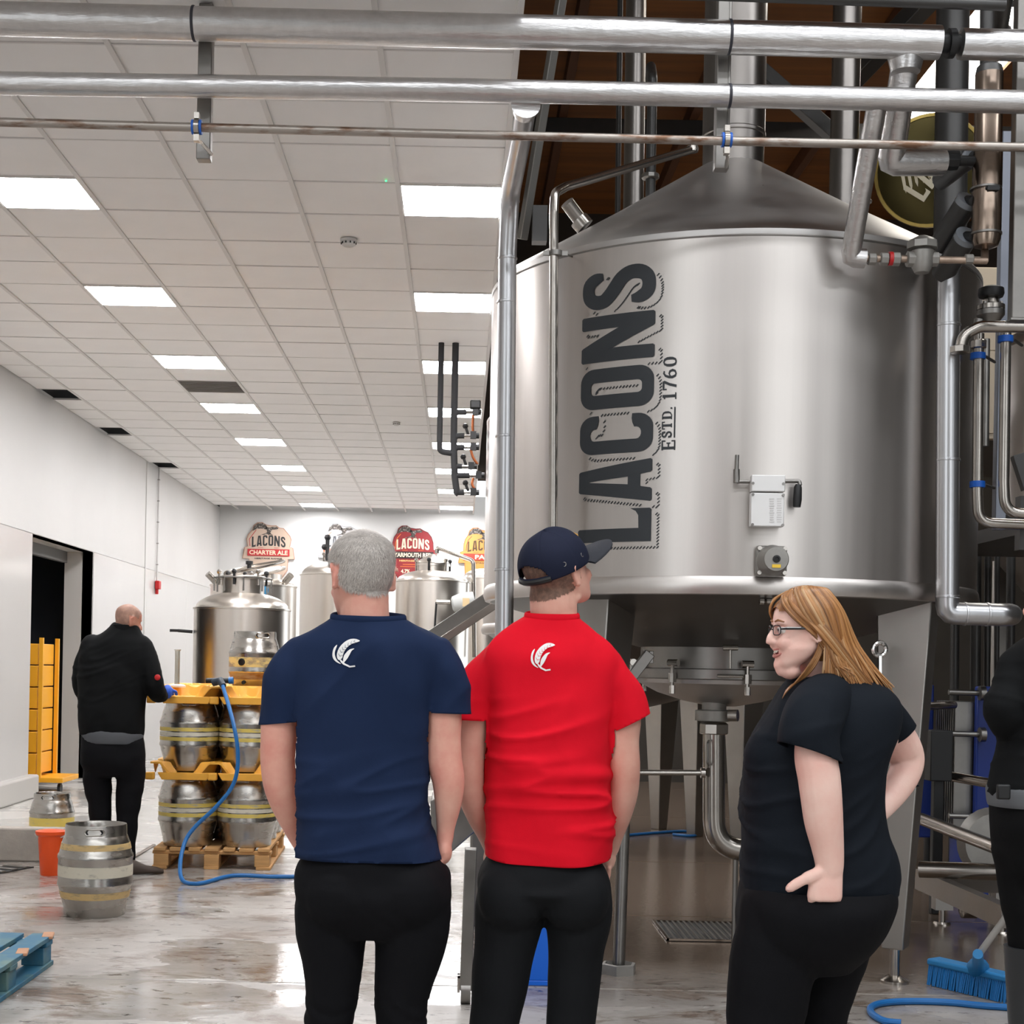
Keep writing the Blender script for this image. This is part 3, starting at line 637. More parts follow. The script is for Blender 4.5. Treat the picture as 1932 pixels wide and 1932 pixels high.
lp = pipe('drop_pipe', 'slim jacketed drop pipe running down the left side of the main vessel', [P(993,196,6.02), P(985,250,6.2), P(962,372,6.8), P(957,480,6.86), P(951,1200,6.86), V((P(951,1200,6.86).x,6.86,.62)), V((P(951,1200,6.86).x-.02,7.3,.6))], .043, m_j, .25, 28, group='jacketed drop pipes', seams=[(P(957,488,6.86),(0,0,1)), (P(955,570,6.86),(0,0,1)), (P(953,823,6.86),(0,0,1)), (P(951,1075,6.86),(0,0,1)), (P(962,380,6.8),(0,.3,-1))])
obj('saddle', MB().lathe([(.06,-.02),(.045,.035)], P(991,204,6.0), 20, V((0,0,1)).rotation_difference((P(985,250,6.2)-P(993,196,6.02)).normalized()).to_matrix()), m_foil, lp)
a_, b_ = P(1790,470,6.55), P(1787,1157,6.55)
pipe('drop_pipe', 'wider jacketed drop pipe right of the main vessel ending in an elbow', [a_, b_+V((0,0,0)), P(1890,1160,6.55), P(1905,1160,6.6), P(1908,1160,6.9)], .05, m_j, .035, 28, group='jacketed drop pipes', seams=[(P(1790,614,6.55),(0,0,1)), (P(1789,868,6.55),(0,0,1)), (P(1788,1126,6.55),(0,0,1)), (P(1820,1158,6.55),(1,0,0)), (P(1862,1159,6.55),(1,0,0))], seg=3)
pipe('lagged_branch', 'foil-lagged branch dropping from the thick pipe and turning right', [P(1712,90,6.05), P(1680,306,6.25), P(1778,306,6.3)], .056, m_foil, .02, 24, group='foil-lagged branches', seg=2)
tag(obj('branch_collar', MB().lathe([(.075,-.03),(.058,.04)], P(1709,118,6.04), 20, V((0,0,-1)).to_track_quat('Z','Y').to_matrix()), m_foil), 'crumpled foil collar where the branch meets the thick pipe', 'collar')
pipe('lagged_branch', 'foil-lagged branch slanting down from the medium pipe to the steam trap', [P(1655,195,6.0), P(1604,486,6.3), P(1632,488,6.3)], .041, m_foil, .02, 24, group='foil-lagged branches', seams=[(P(1625,378,6.2), (-.17,.1,-1))], seg=2)
# steam trap run
st_ = thing('steam_trap', 'grey cast steam trap with thin pipework in front of the vessel shoulder', 'valve', P(1740,487,6.3))
X = Matrix.Rotation(pi/2,3,'Y')
obj('pipe', MB().cyl(P(1630,487,6.3), P(1862,492,6.3), .0155, n=14).tube([P(1858,492,6.3), P(1858,470,6.35)], .016), mat('weathered pipe', (170,150,134), .4, .8, vary=.2, vscale=(20,20,20)), st_)
obj('body', MB().lathe([(.03,-.09),(.045,-.06),(.05,0),(.03,.02)], P(1740,475,6.3), 18).lathe([(.066,.0),(.066,.028),(.05,.04),(.02,.055)], P(1740,470,6.3), 8), m_cast, st_)
for q, r in ((1645,.026),(1668,.028),(1690,.03),(1718,.034),(1762,.032),(1828,.022)): obj('coupling', MB().lathe([(r*.8,-.018),(r,-.014),(r,.014),(r*.8,.018)], P(q,489,6.3), 8, X), m_cast, st_)
obj('red_band', MB().lathe([(.0295,-.008),(.0295,.008)], P(1680,488,6.3), 14, X), m_red, st_)
# condensate separator
sp = thing('separator', 'tall tarnished steel separator cylinder hanging at the upper right', 'pipe', P(1860,470,6.3))
z0 = P(1860,470,6.3); z1 = P(1862,140,6.3); h = z1.z-z0.z
obj('body', MB().lathe([(.018,-.0),(.05,.012),(.06,.04),(.0615,.09),(.0615,h*.55),(.0575,h*.56),(.0575,h)], V((z0.x,z0.y,z0.z)), 28), m_copper, sp)
for py in (357, 442): obj('band', MB().lathe([(.0605,-.006),(.066,-.004),(.066,.004),(.0605,.006)], P(1860,py,6.3), 28), m_dull, sp)
obj('top_fitting', MB().cyl(P(1862,150,6.3), P(1863,-40,6.3), .03, n=16).lathe([(.058,0),(.052,.03),(.036,.045),(.036,.1),(.03,.1)], V((z0.x,z0.y,z1.z+.0)), 20), m_darkpipe, sp)
q = P(1873,355,6.24); obj('clamp_bolt', MB().box(q, (.05,.02,.02)).cyl(q+V((-.03,0,0)), q+V((.03,0,0)), .006, n=8), m_black, sp)
# pneumatic fittings left of the separator
for i, (x0, y0, x1, y1, lab) in enumerate(((1790,330,1830,300,'uppermost dark actuator with clear cap joining the separator'), (1785,445,1822,385,'middle dark actuator with clear cap joining the separator'), (1790,500,1820,452,'lowest dark actuator with clear cap joining the separator'))):
    t = thing('actuator', lab, 'actuator', P(x0,y0,6.45), 'dark actuators by the separator'); a, b = P(x0,y0,6.5), P(x1,y1,6.38); d = (b-a).normalized()
    obj('barrel', MB().cyl(a-d*.06, b, .05 if i else .04, n=24), m_darkpipe, t)
    obj('clear_cap', MB().cyl(b, b+d*.025, .052 if i else .042, n=24), mat('clear plastic', (190,196,204), .1, 0, trans=.6), t)
    obj('neck', MB().tube([b+d*.02, P(1838,y1-6,6.3)], .022), m_black, t)
tag(obj('pipe_coupling', MB().lathe([(.03,-.03),(.042,-.025),(.045,.0),(.042,.03),(.03,.035)], P(1793,302,6.3), 10, X).cyl(P(1800,303,6.3), P(1840,304,6.3), .022, n=16), m_black), 'black threaded coupling between the foil branch and the separator', 'coupling')
# square posts and dark uprights
def post(px, py0, py1, d, w, lab, m, name='post', ztop=None, foot=True):
    a = P(px, py1, d); z = ztop or P(px, py0, d).z
    t = thing(name, lab, 'post', (a.x, a.y, a.z))
    obj('tube', MB().bb((a.x-w/2,a.y-w/2,a.z), (a.x+w/2,a.y+w/2,z)), m, t, bevel=.004)
    if foot: obj('end_plate', MB().bb((a.x-w*.6,a.y-w*.6,a.z-.008), (a.x+w*1.6,a.y+w*.6,a.z)), m_dull, t)
    return t
post(1917, 0, 603, 6.25, .056, 'bright square steel post dropping at the right edge', m_dull, ztop=ZR-.1)
pst = post(1884, 500, 1000, 7.6, .055, 'slim blue-grey square post behind the right pipework', mat('blue grey steel', (126,130,140), .45, .5), ztop=4.2, foot=False)
q = P(1884,985,7.6); obj('stay_bar', MB().bar(q+V((0,.0,.04)), V((3.16,8.27,2.27)), .05, .05), m_darkpipe, pst)
tag(obj('duct', MB().cyl(P(1792,480,8.8), V((P(1792,100,8.8).x,8.8,ZR-.1)), .095, n=24), m_darkpipe), 'dark round duct rising to the roof behind the foil branches', 'duct')
tag(obj('flue', MB().cyl(P(1590,420,9.0), V((P(1596,210,9.0).x,9.0,ZR-.1)), .085, n=28), MATS['flue steel']), 'stainless flue right of the chimney behind the foil branch', 'flue')
for px, r, d, y0, lab in ((1195,.065,9.4,400,'broad stainless flue lit orange on its right edge left of the chimney'), (1165,.018,9.6,420,'slender dark upright left of the flues')):
    tag(obj('flue', MB().cyl(P(px,y0,d), V((P(px,100,d).x,d,ZR-.1)), r, n=20), MATS['flue steel'] if r > .03 else m_darkpipe), lab, 'flue')
vt = thing('vent_stack', 'thin vent stack with a bent top standing left of the chimney', 'pipe', P(1228,365,8.3))
obj('pipe', MB().tube([P(1227,375,8.3), P(1231,145,8.3), P(1228,125,8.5), P(1226,150,8.7)], .028, .06, 14), m_darkpipe, vt)
obj('union', MB().lathe([(.04,-.016),(.05,-.01),(.05,.01),(.04,.016)], P(1227,333,8.3), 10), m_dull, vt)
obj('chain_box', MB().box(P(1018,425,9.2), (.09,.1,.22)), m_darkpipe, vt)
tag(obj('lamp_arm', MB().tube([P(1880,70,7.5), P(1895,-30,7.0)], .05).ball(P(1880,70,7.5), .08, 12), m_darkpipe), 'dark fitting crossing the roof light at top right', 'bracket')
# round sign high up at right
sg = thing('round_sign', 'round dark sign with gold rim and cream letters, half hidden by pipes', 'sign', P(1756,322,9.4)); c = P(1756,322,9.4); r = 100*9.4/FPX
nrm = V((-.35,-1,-.25)).normalized(); Ms = V((0,0,1)).rotation_difference(nrm).to_matrix()
ex = V((1,0,0)); ex = (ex-nrm*ex.dot(nrm)).normalized(); ey = nrm.cross(ex)
obj('bracket', MB().cyl(c, P(1756,322,16.4), .03, n=8), m_darkpipe, sg)
obj('disc', MB().lathe([(r,-.06),(r,.0),(r*.96,.004),(0,.004)], c, 48, Ms), mat('dark mirror', (74,66,38), .25, .9), sg)
obj('rim', MB().lathe([(r*1.0,-.065),(r*1.04,-.03),(r*1.03,.01),(r*.97,.012),(r*.96,.0)], c, 48, Ms), mat('brass rim', (190,165,95), .3, 1), sg)
ca, sa = cos(R_(60)), sin(R_(60)); x = 0
for ch in 'LACONS':
    w, o_, h_ = GL[ch]; p_ = bridge(o_, h_) if h_ else o_
    fn = lambda a, b, z: c+nrm*z+ex*((a*ca-b*sa)*r*.46-r*.07)+ey*((a*sa+b*ca)*r*.46-r*.57)
    pp = [(x+a, b) for a, b in p_]; fs = tri_poly(pp); mb = MB()
    n = len(pp); mb.add([fn(a,b,.004) for a,b in pp]+[fn(a,b,.03) for a,b in pp], [tuple(n+i for i in f) for f in fs]+[(j,(j+1)%n,n+(j+1)%n,n+j) for j in range(n)])
    if x < 1.6: obj('letter', mb, mat('cream letters', (226,216,190), .5), sg, smooth=0)
    x += w+.1
fe = MB()
for i in range(6):
    a0 = 1.75+.17*i; fe.prism([(-.012,0),(.012,0),(.008,.16),(0,.19),(-.01,.16)], .004, .016, lambda a,b,z,i=i: c+nrm*z+ex*(-r*.55+i*.034+a+.25*b)+ey*(r*.1+.02*i-b*.9))
obj('feathers', fe, MATS['cream letters'], sg, smooth=0, kind='stuff')
# ---------------------------------------------------------------- right-hand pipework
D = 6.9
pipe('process_pipe', 'horizontal process pipe with a down-turned union near the right drop pipe', [P(1812,662,6.45), P(1818,632,6.45), P(1848,616,6.45), P(1990,617,6.45)], .0255, m_pipe, .09, 18, group='process pipes at right')
tag(obj('pipe_union', MB().lathe([(.03,-.016),(.043,-.012),(.043,.012),(.03,.018)], P(1811,660,6.45), 8), m_pipe), 'hexagon union on the down-turned end of the process pipe', 'union')
pipe('process_pipe', 'left vertical process pipe curving right at its foot', [P(1847,630,6.8), P(1844,930,6.8), P(1846,986,6.8), P(1990,992,6.8)], .024, m_pipe, .12, 18, group='process pipes at right')
pipe('process_pipe', 'right vertical process pipe curving right above its neighbour', [P(1898,620,6.7), P(1894,910,6.7), P(1896,966,6.7), P(1990,974,6.7)], .024, m_pipe, .12, 18, group='process pipes at right')
pipe('process_pipe', 'short dark process pipe between the two vertical runs', [P(1860,640,7.2), P(1858,842,7.2)], .02, m_dull, 0, 14, group='process pipes at right')
for px, py, lab in ((1847,650,'hexagon union high on the left vertical pipe'),):
    tag(obj('pipe_union', MB().lathe([(.03,-.02),(.036,-.015),(.036,.015),(.03,.02)], P(px,py,6.8), 8), m_pipe), lab, 'union')
for px, py, d, lab in ((1845,672,6.8,'upper blue pipe clip on the left vertical pipe'),(1897,640,6.7,'blue pipe clip on the right vertical pipe'),(1844,914,6.8,'lower blue pipe clip on the left vertical pipe')):
    t = thing('pipe_clip', lab, 'clip', P(px,py,d), 'blue pipe clips'); q = P(px,py,d)
    obj('ring', MB().lathe([(.025,-.014),(.034,-.014),(.034,.014),(.025,.014)], q, 16), MATS['blue clamp'], t); obj('rod', MB().cyl(q+V((.034,0,0)), q+V((.12,.12,0)), .007, n=8), m_dull, t)
hv = thing('diaphragm_valve', 'diaphragm valve with a black handwheel on the right pipework', 'valve', P(1870,560,6.6)); q = P(1870,553,6.6)
obj('handwheel', MB().lathe([(.02,-.02),(.052,-.018),(.057,-.005),(.054,.02),(.03,.03),(0,.03)], q, 14), m_black, hv)
obj('bonnet', MB().lathe([(.06,-.075),(.06,-.055),(.035,-.045),(.03,-.02)], q, 20), m_pipe, hv)
obj('body', MB().lathe([(.03,-.14),(.06,-.1),(.06,-.078)], q, 20).cyl(q+V((-.05,0,-.12)), q+V((-.06,0,-.17)), .024, n=14).cyl(q+V((.0,0,-.13)), q+V((.0,0,-.17)), .024, n=14), m_dull, hv)
for i in range(4): obj('bolt', MB().cyl(q+V((.05*cos(i*1.57+.7),.05*sin(i*1.57+.7),-.085)), q+V((.05*cos(i*1.57+.7),.05*sin(i*1.57+.7),-.045)), .008, n=6), m_dull, hv)
# third vessel and its platform behind the pipework
t3 = thing('brew_vessel', 'stainless vessel behind the pipework at the right edge', 'tank', (4.95,10.6,2.3)); c3 = V((4.95,10.6,0))
obj('shell', MB().lathe([(1.1,2.3),(1.1,3.75)], c3, 64), m_steel, t3); obj('dome', MB().lathe([(1.1,3.75),(1.05,3.85),(.7,4.02),(0,4.1)], c3, 64), m_steelc, t3)
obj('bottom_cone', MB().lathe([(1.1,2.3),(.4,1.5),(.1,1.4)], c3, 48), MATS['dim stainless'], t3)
for a, b in ((-.8,-.8),(.8,-.8),(-.8,.8),(.8,.8)): obj('leg', MB().bar(c3+V((a,b,0)), c3+V((a,b,2.3)), .1, .1), m_leg, t3)
pf = thing('platform', 'dark steel walkway platform below the right-hand vessel', 'platform', (4.2,8.6,2.2))
obj('deck', MB().bb((2.9,9.4,2.22), (3.8,10.0,2.3)).bb((3.15,8.3,2.22), (6.5,9.4,2.3)), m_darkpipe, pf); obj('edge_channel', MB().bb((3.1,8.24,2.12), (6.5,8.32,2.42)), m_darkpipe, pf)
obj('edge_channel', MB().bar((3.1,8.3,2.55), (4.6,8.1,3.05), .08, .2), m_darkpipe, pf); obj('handrail', MB().tube([(3.0,8.35,3.45),(4.7,8.35,3.85)], .03), m_darkpipe, pf)
for x, y in ((2.95,9.9), (6.4,9.3)): obj('leg', MB().bar((x,y,0),(x,y,2.22), .1, .1), m_darkpipe, pf)
# ================================================================ CASKS, PALLETS AND SMALL THINGS
m_keg = mat('keg metal', (178,174,168), .27, 1, vary=.1, vscale=(3,3,10), rvary=.08)
m_band = mat('yellow band worn', (216,192,96), .5, 0, col2=(176,166,140), thr=(.55,.72), vscale=(14,14,40))
m_bandw = mat('white band worn', (214,208,190), .5, 0, col2=(160,154,142), thr=(.55,.75), vscale=(14,14,30))
m_bandt = mat('tan band worn', (208,178,122), .55, 0, col2=(150,136,112), thr=(.5,.72), vscale=(16,16,50))
KR, KH = .205, .5
def kprof(r=KR, h=KH): return [(r*.80,0),(r*.815,.012*h),(r*.83,.10*h),(r*.9,.2*h),(r*.965,.315*h),(r*1.0,.335*h),(r*1.005,.36*h),(r*.985,.385*h),(r*.985,.615*h),(r*1.005,.64*h),(r*1.0,.665*h),(r*.965,.685*h),(r*.9,.80*h),(r*.835,.875*h),(r*.82,.885*h),(r*.815,.985*h),(r*.805,h),(r*.79,.99*h),(r*.785,.90*h),(r*.4,.87*h),(0,.875*h)]
def kegr(z, r=KR, h=KH):
    p = kprof(r, h)[:16]
    for (r0, z0), (r1, z1) in zip(p, p[1:]):
        if z0 <= z <= z1: return r0+(r1-r0)*(z-z0)/max(1e-6, z1-z0)
    return r*.815
def keg(label, loc, bands, r=KR, h=KH, group='metal beer casks', rot=0):
    t = thing('beer_cask', label, 'cask', loc, group); c = V(loc)
    obj('body', MB().lathe(kprof(r, h), c, 40), m_keg, t)
    for z0, z1, m in bands:
        zs = [z0*h+(z1-z0)*h*i/4 for i in range(5)]
        obj('painted_band', MB().lathe([(kegr(z0*h,r,h)-.001, zs[0])]+[(kegr(z,r,h)+.0014, z) for z in zs]+[(kegr(z1*h,r,h)-.001, zs[-1])], c, 40), m, t)
    for a in (rot-pi/2, rot+pi/2):   # slot handles in the chime, as dark recess with a rolled lip
        n = V((cos(a), sin(a), 0)); s = V((-sin(a), cos(a), 0)); q = c+V((0,0,.935*h)); R = r*.817
        loop = [(x*.047+.0, z) for x, z in ((-1,-.004),(-.8,-.015),(.8,-.015),(1,-.004),(1,.004),(.8,.015),(-.8,.015),(-1,.004))]
        on = lambda x, z, o: q+V((R+o)*0 and (0,0,0) or (0,0,0))+n*(sqrt(max(0,(R+o)**2-x*x)))+s*x+V((0,0,z))
        sl = MB(); sl.add([on(x, z, .002) for x, z in loop], [tuple(range(8))]); obj('hand_slot', sl, m_black, t, smooth=0)
        lp_ = [on(x*1.1, z*1.15, .003) for x, z in loop]; obj('slot_lip', MB().sweep(lp_+[lp_[0]], .005, 6, False), m_keg, t)
    return t
YW = [(.41,.46,m_band),(.475,.525,m_bandw),(.54,.59,m_band)]
# pallet under the stack
m_wood = mat('pale pallet wood', (196,150,96), .75, vary=.18, vscale=(4,4,30))
m_bpw = mat('blue painted pallet', (32,98,128), .6, col2=(92,122,118), thr=(.45,.68), vscale=(5,5,5))
m_raw = mat('raw split wood', (188,140,108), .8, vary=.2)
def pallet(label, M, w, l, m, h=.144, planks=7, name='pallet', group='wooden pallets'):
    "corner at M's origin, w along local x, l along local y"
    o = M @ V((0,0,0)); t = thing(name, label, 'pallet', o, group); R3 = M.to_3x3()
    def bx(nm, c, d, mm=m): return obj(nm, MB().box(M @ V(c), d, R3), mm, t, bevel=.003)
    for i in range(3): bx('bottom_board', (.05+(w-.1)*i/2, l/2, .011), (.1,l,.022))
    for i in range(3):
        for j in range(3): bx('block', (.06+(w-.12)*i/2, .07+(l-.14)*j/2, .061), (.1,.13,.078))
    for j in range(3): bx('stringer', (w/2, .07+(l-.14)*j/2, .111), (w,.1,.022))
    n = planks
    for i in range(n): bx('top_board', (.05+(w-.1)*i/(n-1), l/2, .133), ((.11 if i % 2 else .09)*w/.9,l,.022))
    return t
c0 = floor_at(286, 1639); c0b = floor_at(502, 1646)
yaw = R_(-3); Mp = Matrix.Translation((c0.x, c0.y, 0)) @ Matrix.Rotation(R_(2), 4, 'Z')
PW, PL = .80, 1.2
pallet('pale wooden pallet under the stacked casks', Mp, PW, PL, m_wood)
def on_pallet(a, b, z): return Mp @ V((a, b, z))
rowsl = ['front', 'middle', 'rear']; lev = ['lower', 'upper']; side = ['left', 'right']
PITCH = .515
for l in range(2):
    for j in range(3):
        for i in range(2):
            q = on_pallet(.21+i*.405, .2+.41*j, .146+PITCH*l)
            keg(f'{rowsl[j]} {side[i]} cask with yellow and white bands on the {lev[l]} layer of the pallet stack', q, YW, rot=random.uniform(-.35,.25) if j else (.12,-.1)[i])
# yellow locator boards between the layers
def locator(z, label):
    q = on_pallet(0, 0, z); t = thing('locator_board', label, 'separator', q, 'yellow locator boards')
    mb = MB(); nx, ny = 61, 73; w, l = .86, 1.24; ox, oy = -.02, -.02
    def hz(x, y):
        dx = (x/.405 % 1-.5)*.405; dy = (y/.41 % 1-.5)*.41
        if y < .03: return .075*max(0, min(1, (abs(dx)-.105)/.06))
        return .075*max(0, min(1, (sqrt(dx*dx+dy*dy)-.176)/.022))
    top = [[Mp @ V((ox+w*i/(nx-1), oy+l*j/(ny-1), z+hz(ox+w*i/(nx-1)-.0075, oy+l*j/(ny-1)+.005))) for i in range(nx)] for j in range(ny)]
    vs = [p for r in top for p in r]; N_ = len(vs); vs += [p-V((0,0,.012)) for p in vs]; fs = []
    for j in range(ny-1):
        for i in range(nx-1):
            a = j*nx+i; fs += [(a,a+1,a+nx+1,a+nx), (N_+a,N_+a+nx,N_+a+nx+1,N_+a+1)]
    for i in range(nx-1):
        fs += [(i,N_+i,N_+i+1,i+1), ((ny-1)*nx+i,(ny-1)*nx+i+1,N_+(ny-1)*nx+i+1,N_+(ny-1)*nx+i)]
    for j in range(ny-1):
        fs += [(j*nx,(j+1)*nx,N_+(j+1)*nx,N_+j*nx), (j*nx+nx-1,N_+j*nx+nx-1,N_+(j+1)*nx+nx-1,(j+1)*nx+nx-1)]
    mb.add(vs, fs); obj('board', mb, m_yellow, t, smooth=25)
    for i in range(2):
        x = .21+i*.405
        obj('lip', MB().loft([[on_pallet(x+a, b, z-.045) for a, b in ((-.15,-.028),(.15,-.028),(.15,.004),(-.15,.004))], [on_pallet(x+a, b, z+.004) for a, b in ((-.18,-.03),(.18,-.03),(.18,.01),(-.18,.01))]]), m_yellow, t, bevel=.004)
    for x in (-.02, .40, .82): obj('foot_lug', MB().box(on_pallet(x+.0, -.015, z-.02), (.06,.05,.05)), m_yellow, t, bevel=.008)
    return t
locator(.146+KH+.004, 'lower yellow plastic locator board between the two cask layers')
locator(.146+PITCH+KH+.004, 'upper yellow plastic locator board on top of the casks')
kt = keg('old stained cask standing on the upper yellow board with a round bung hole', on_pallet(.60,.64,.146+2*PITCH+.012), [(.42,.58,mat('dirty cream label', (214,196,130), .6, col2=(150,138,116), thr=(.45,.6), vscale=(9,9,20)))], r=.185, h=.44, rot=.5)
q = on_pallet(.60,.64,.146+2*PITCH+.012); a = -1.95; n = V((cos(a), sin(a), 0))
obj('bung_hole', MB().lathe([(.026,0),(.026,.006),(.02,.008),(.019,-.004),(0,-.004)], q+n*.184+V((0,0,.22)), 20, V((0,0,1)).rotation_difference(n).to_matrix()), m_black, kt)
obj('stain', MB().lathe([(kegr(z*.44,.185,.44)+.0012, z*.44) for z in (.22,.27,.31,.33)], q, 40), mat('beer stain', (128,92,50), .45, .6, col2=(150,140,128), thr=(.4,.6), vscale=(6,6,14)), kt)
obj('lower_bung', MB().lathe([(.014,0),(.014,.006),(0,.008)], q+V((cos(-1.9),sin(-1.9),0))*.166+V((0,0,.075)), 14, V((0,0,1)).rotation_difference(V((cos(-1.9),sin(-1.9),0))).to_matrix()), m_black, kt)
# casks on the floor
q = floor_at(164, 1734)
keg('single cask standing in the foreground with two tan bands and a white band', (q.x, q.y+.17, 0), [(.735,.80,m_bandt),(.44,.56,m_bandw),(.2,.275,m_bandt)], rot=.18)
q = floor_at(90, 1600); keg('smaller cask beyond the concrete kerb at far left, only its top showing', (q.x, q.y+.1, 0), [(.40,.56,m_band)], r=.165, h=.40)
# concrete kerb, drain channel, grates
q0 = floor_at(0,1625); m_conc = mat('raw concrete', (168,161,152), .75, vary=.15, vscale=(5,5,5), bump=.2)
tag(obj('concrete_kerb', MB().bb((XL,q0.y,0), (-2.72,q0.y+.14,.23)), m_conc, bevel=.012), 'low raw concrete kerb crossing the left side behind the front cask', 'kerb')
dr = thing('drain_channel', 'slotted steel drain channel in the floor at far left', 'drain', (-3.2,9.0,0))
obj('frame', MB().bar((-3.62,8.2,.003),(-2.92,10.0,.003), .2, .008), m_black, dr)
dd = V((.7,1.8,0)).normalized()
for i in range(16):
    p_ = V((-3.62,8.2,.009))+V((.7,1.8,0))*((i+.5)/16); obj('bar', MB().bar(p_-V((dd.y,-dd.x,0))*.09, p_+V((dd.y,-dd.x,0))*.09, .05, .008), m_dull, dr)
def grate(label, px0, py0, px1, py1, n, group):
    a, b = floor_at(px0, py0), floor_at(px1, py1); t = thing('floor_grate', label, 'drain', ((a.x+b.x)/2, (a.y+b.y)/2, 0), group)
    lo = V((min(a.x,b.x), min(a.y,b.y), 0)); hi = V((max(a.x,b.x), max(a.y,b.y), 0))
    obj('pan', MB().bb((lo.x,lo.y,.001), (hi.x,hi.y,.004)), m_black, t)
    fr = MB().bb((lo.x,lo.y,.002),(hi.x,lo.y+.012,.014)).bb((lo.x,hi.y-.012,.002),(hi.x,hi.y,.014)).bb((lo.x,lo.y,.002),(lo.x+.012,hi.y,.014)).bb((hi.x-.012,lo.y,.002),(hi.x,hi.y,.014)); obj('frame', fr, m_copper, t)
    for i in range(n): obj('bar', MB().bb((lo.x+(hi.x-lo.x)*(i+.3)/n, lo.y+.01, .003), (lo.x+(hi.x-lo.x)*(i+.7)/n, hi.y-.01, .013)), m_dull, t)
grate('square rust-tinted floor grate between the red shirt and the woman', 1258, 1776, 1398, 1743, 16, 'floor grates')
grate('small floor grate beside the pallet stack near the worker', 250, 1622, 288, 1596, 7, 'floor grates')
# orange bucket
q = floor_at(89, 1654); q.y += .08; bk = thing('bucket', 'bright orange plastic bucket on the wet floor behind the front cask', 'bucket', (q.x,q.y,0)); m_or = mat('orange plastic', (240,84,22), .35)
obj('pail', MB().lathe([(.062,0),(.066,.006),(.085,.26),(.098,.275),(.098,.285),(.09,.286),(.08,.26),(.06,.012),(0,.01)], V((q.x,q.y,0)), 28), m_or, bk)
obj('rim', MB().lathe([(.086,.255),(.1,.268),(.101,.287),(.09,.29)], V((q.x,q.y,0)), 28), m_or, bk)
obj('handle', MB().sweep([V((q.x+.099*cos(a),q.y-.03*sin(a)-.02,.27-.03*sin(a))) for a in np.linspace(0,pi,13)], .004, 6), m_wall, bk)
# blue pallet bottom left
a_ = floor_at(101, 1820); b_ = floor_at(0, 1893); ang = math.atan2(a_.y-b_.y, a_.x-b_.x)
Mb = Matrix.Translation((a_.x, a_.y, 0)) @ Matrix.Rotation(ang+pi, 4, 'Z') @ Matrix.Rotation(0, 4, 'Z')
Mb = Matrix.Translation((a_.x, a_.y, 0)) @ Matrix.Rotation(ang-pi/2+pi, 4, 'Z') @ Matrix.Translation((-1.0,0,0)) if False else Matrix.Translation((a_.x-1.0*cos(ang+pi/2)*0, a_.y, 0)) @ Matrix.Rotation(ang+pi/2, 4, 'Z') 
pb = pallet('worn blue painted pallet at the lower left corner', Mb, 1.0, 1.2, m_bpw, name='pallet')
for i, (x, y) in enumerate(((.02,.03),(.02,.42),(.05,.9))): obj('split_edge', MB().box(Mb @ V((x,y,.139)), (.05,.12,.014), Mb.to_3x3() @ Matrix.Rotation(.2,3,'Z')), m_raw, pb, bevel=.004)
# yellow trolley in the doorway
tr = thing('trolley', 'yellow stacking trolley standing just inside the dark doorway', 'trolley', (-4.6,15.35,0)); m_ty = mat('trolley yellow', (232,165,30), .4)
x0 = P(46,1300,15.3).x; x1 = P(77,1300,15.3).x-.0; zt = P(70,1203,15.3).z
for x, y in ((x1,15.3),(x1,15.9),(x0-.35,15.3),(x0-.35,15.9)): obj('upright', MB().bb((x-.02,y-.02,.14), (x+.02,y+.02,zt)), m_ty, tr)
n = 6
for i in range(n):
    z0, z1 = .2+(zt-.25)*i/n, .2+(zt-.25)*(i+1)/n-.012
    obj('crate', MB().bb((x0-.33,15.29,z0), (x1-.03,15.88,z1)), m_ty, tr, bevel=.008)
obj('base', MB().bb((x0-.4,15.28,.12), (x1+.25,15.92,.17)), m_ty, tr, bevel=.005)
for x in (x0-.3, x1+.18): obj('castor', MB().cyl((x,15.38,.055), (x+.03,15.38,.055), .055, n=16), m_black, tr)
# hoses
def hose(label, pts, r=.0125, m=m_blue, seg=8): return tag(obj('hose', MB().sweep(smoothpath(pts, seg), r, 10), m), label, 'hose')
g = on_pallet(.44,-.03,.146+2*PITCH+.09)
pts = [g+V((0,.0,0)), g+V((.03,-.06,-.03)), P(441,1368,9.75), P(449,1430,9.72), P(440,1480,9.72), P(408,1522,9.72), P(372,1556,9.72), P(350,1586,9.68)]
pts += [V((P(343,1612,9.6).x, 9.55, .10)), V((P(352,1636,9.5).x, 9.4, .0145)), V((P(385,1648,9.45).x, 9.33, .0135))]+[floor_at(x, y, .0125) for x, y in ((440,1652),(520,1654),(600,1652),(700,1640))]
hose('long blue hose looping from the cask stack down to the floor', pts, .0135)
hg = thing('hose_gun', 'dark hose gun lying on the upper yellow locator board', 'hose gun', g)
obj('grip', MB().sweep([g+V((-.05,.02,.0)), g+V((0,.0,.012)), g+V((.03,-.05,-.02))], [.026,.028,.02], 12), mat('dark blue grey rubber', (40,52,64), .5), hg); obj('barrel', MB().cyl(g+V((-.1,.03,.012)), g+V((.06,.02,.015)), .018, n=12), m_black, hg); obj('collar', MB().cyl(g+V((.055,.02,.015)), g+V((.085,.02,.017)), .024, n=12), m_blue, hg)
hose('blue hose lying on the wet floor beneath the main vessel', [floor_at(x,y,.012) for x, y in ((880,1601),(1000,1596),(1110,1585),(1180,1576),(1240,1571),(1290,1568),(1318,1572),(1305,1577),(1270,1574))], .012)
hose('blue hose coiled on the floor in front of the broom', [floor_at(x,y,.015) for x, y in ((1700,1930),(1668,1926),(1645,1912),(1644,1900),(1668,1892),(1720,1889),(1790,1891),(1850,1897),(1905,1901),(1990,1910))], .0145)
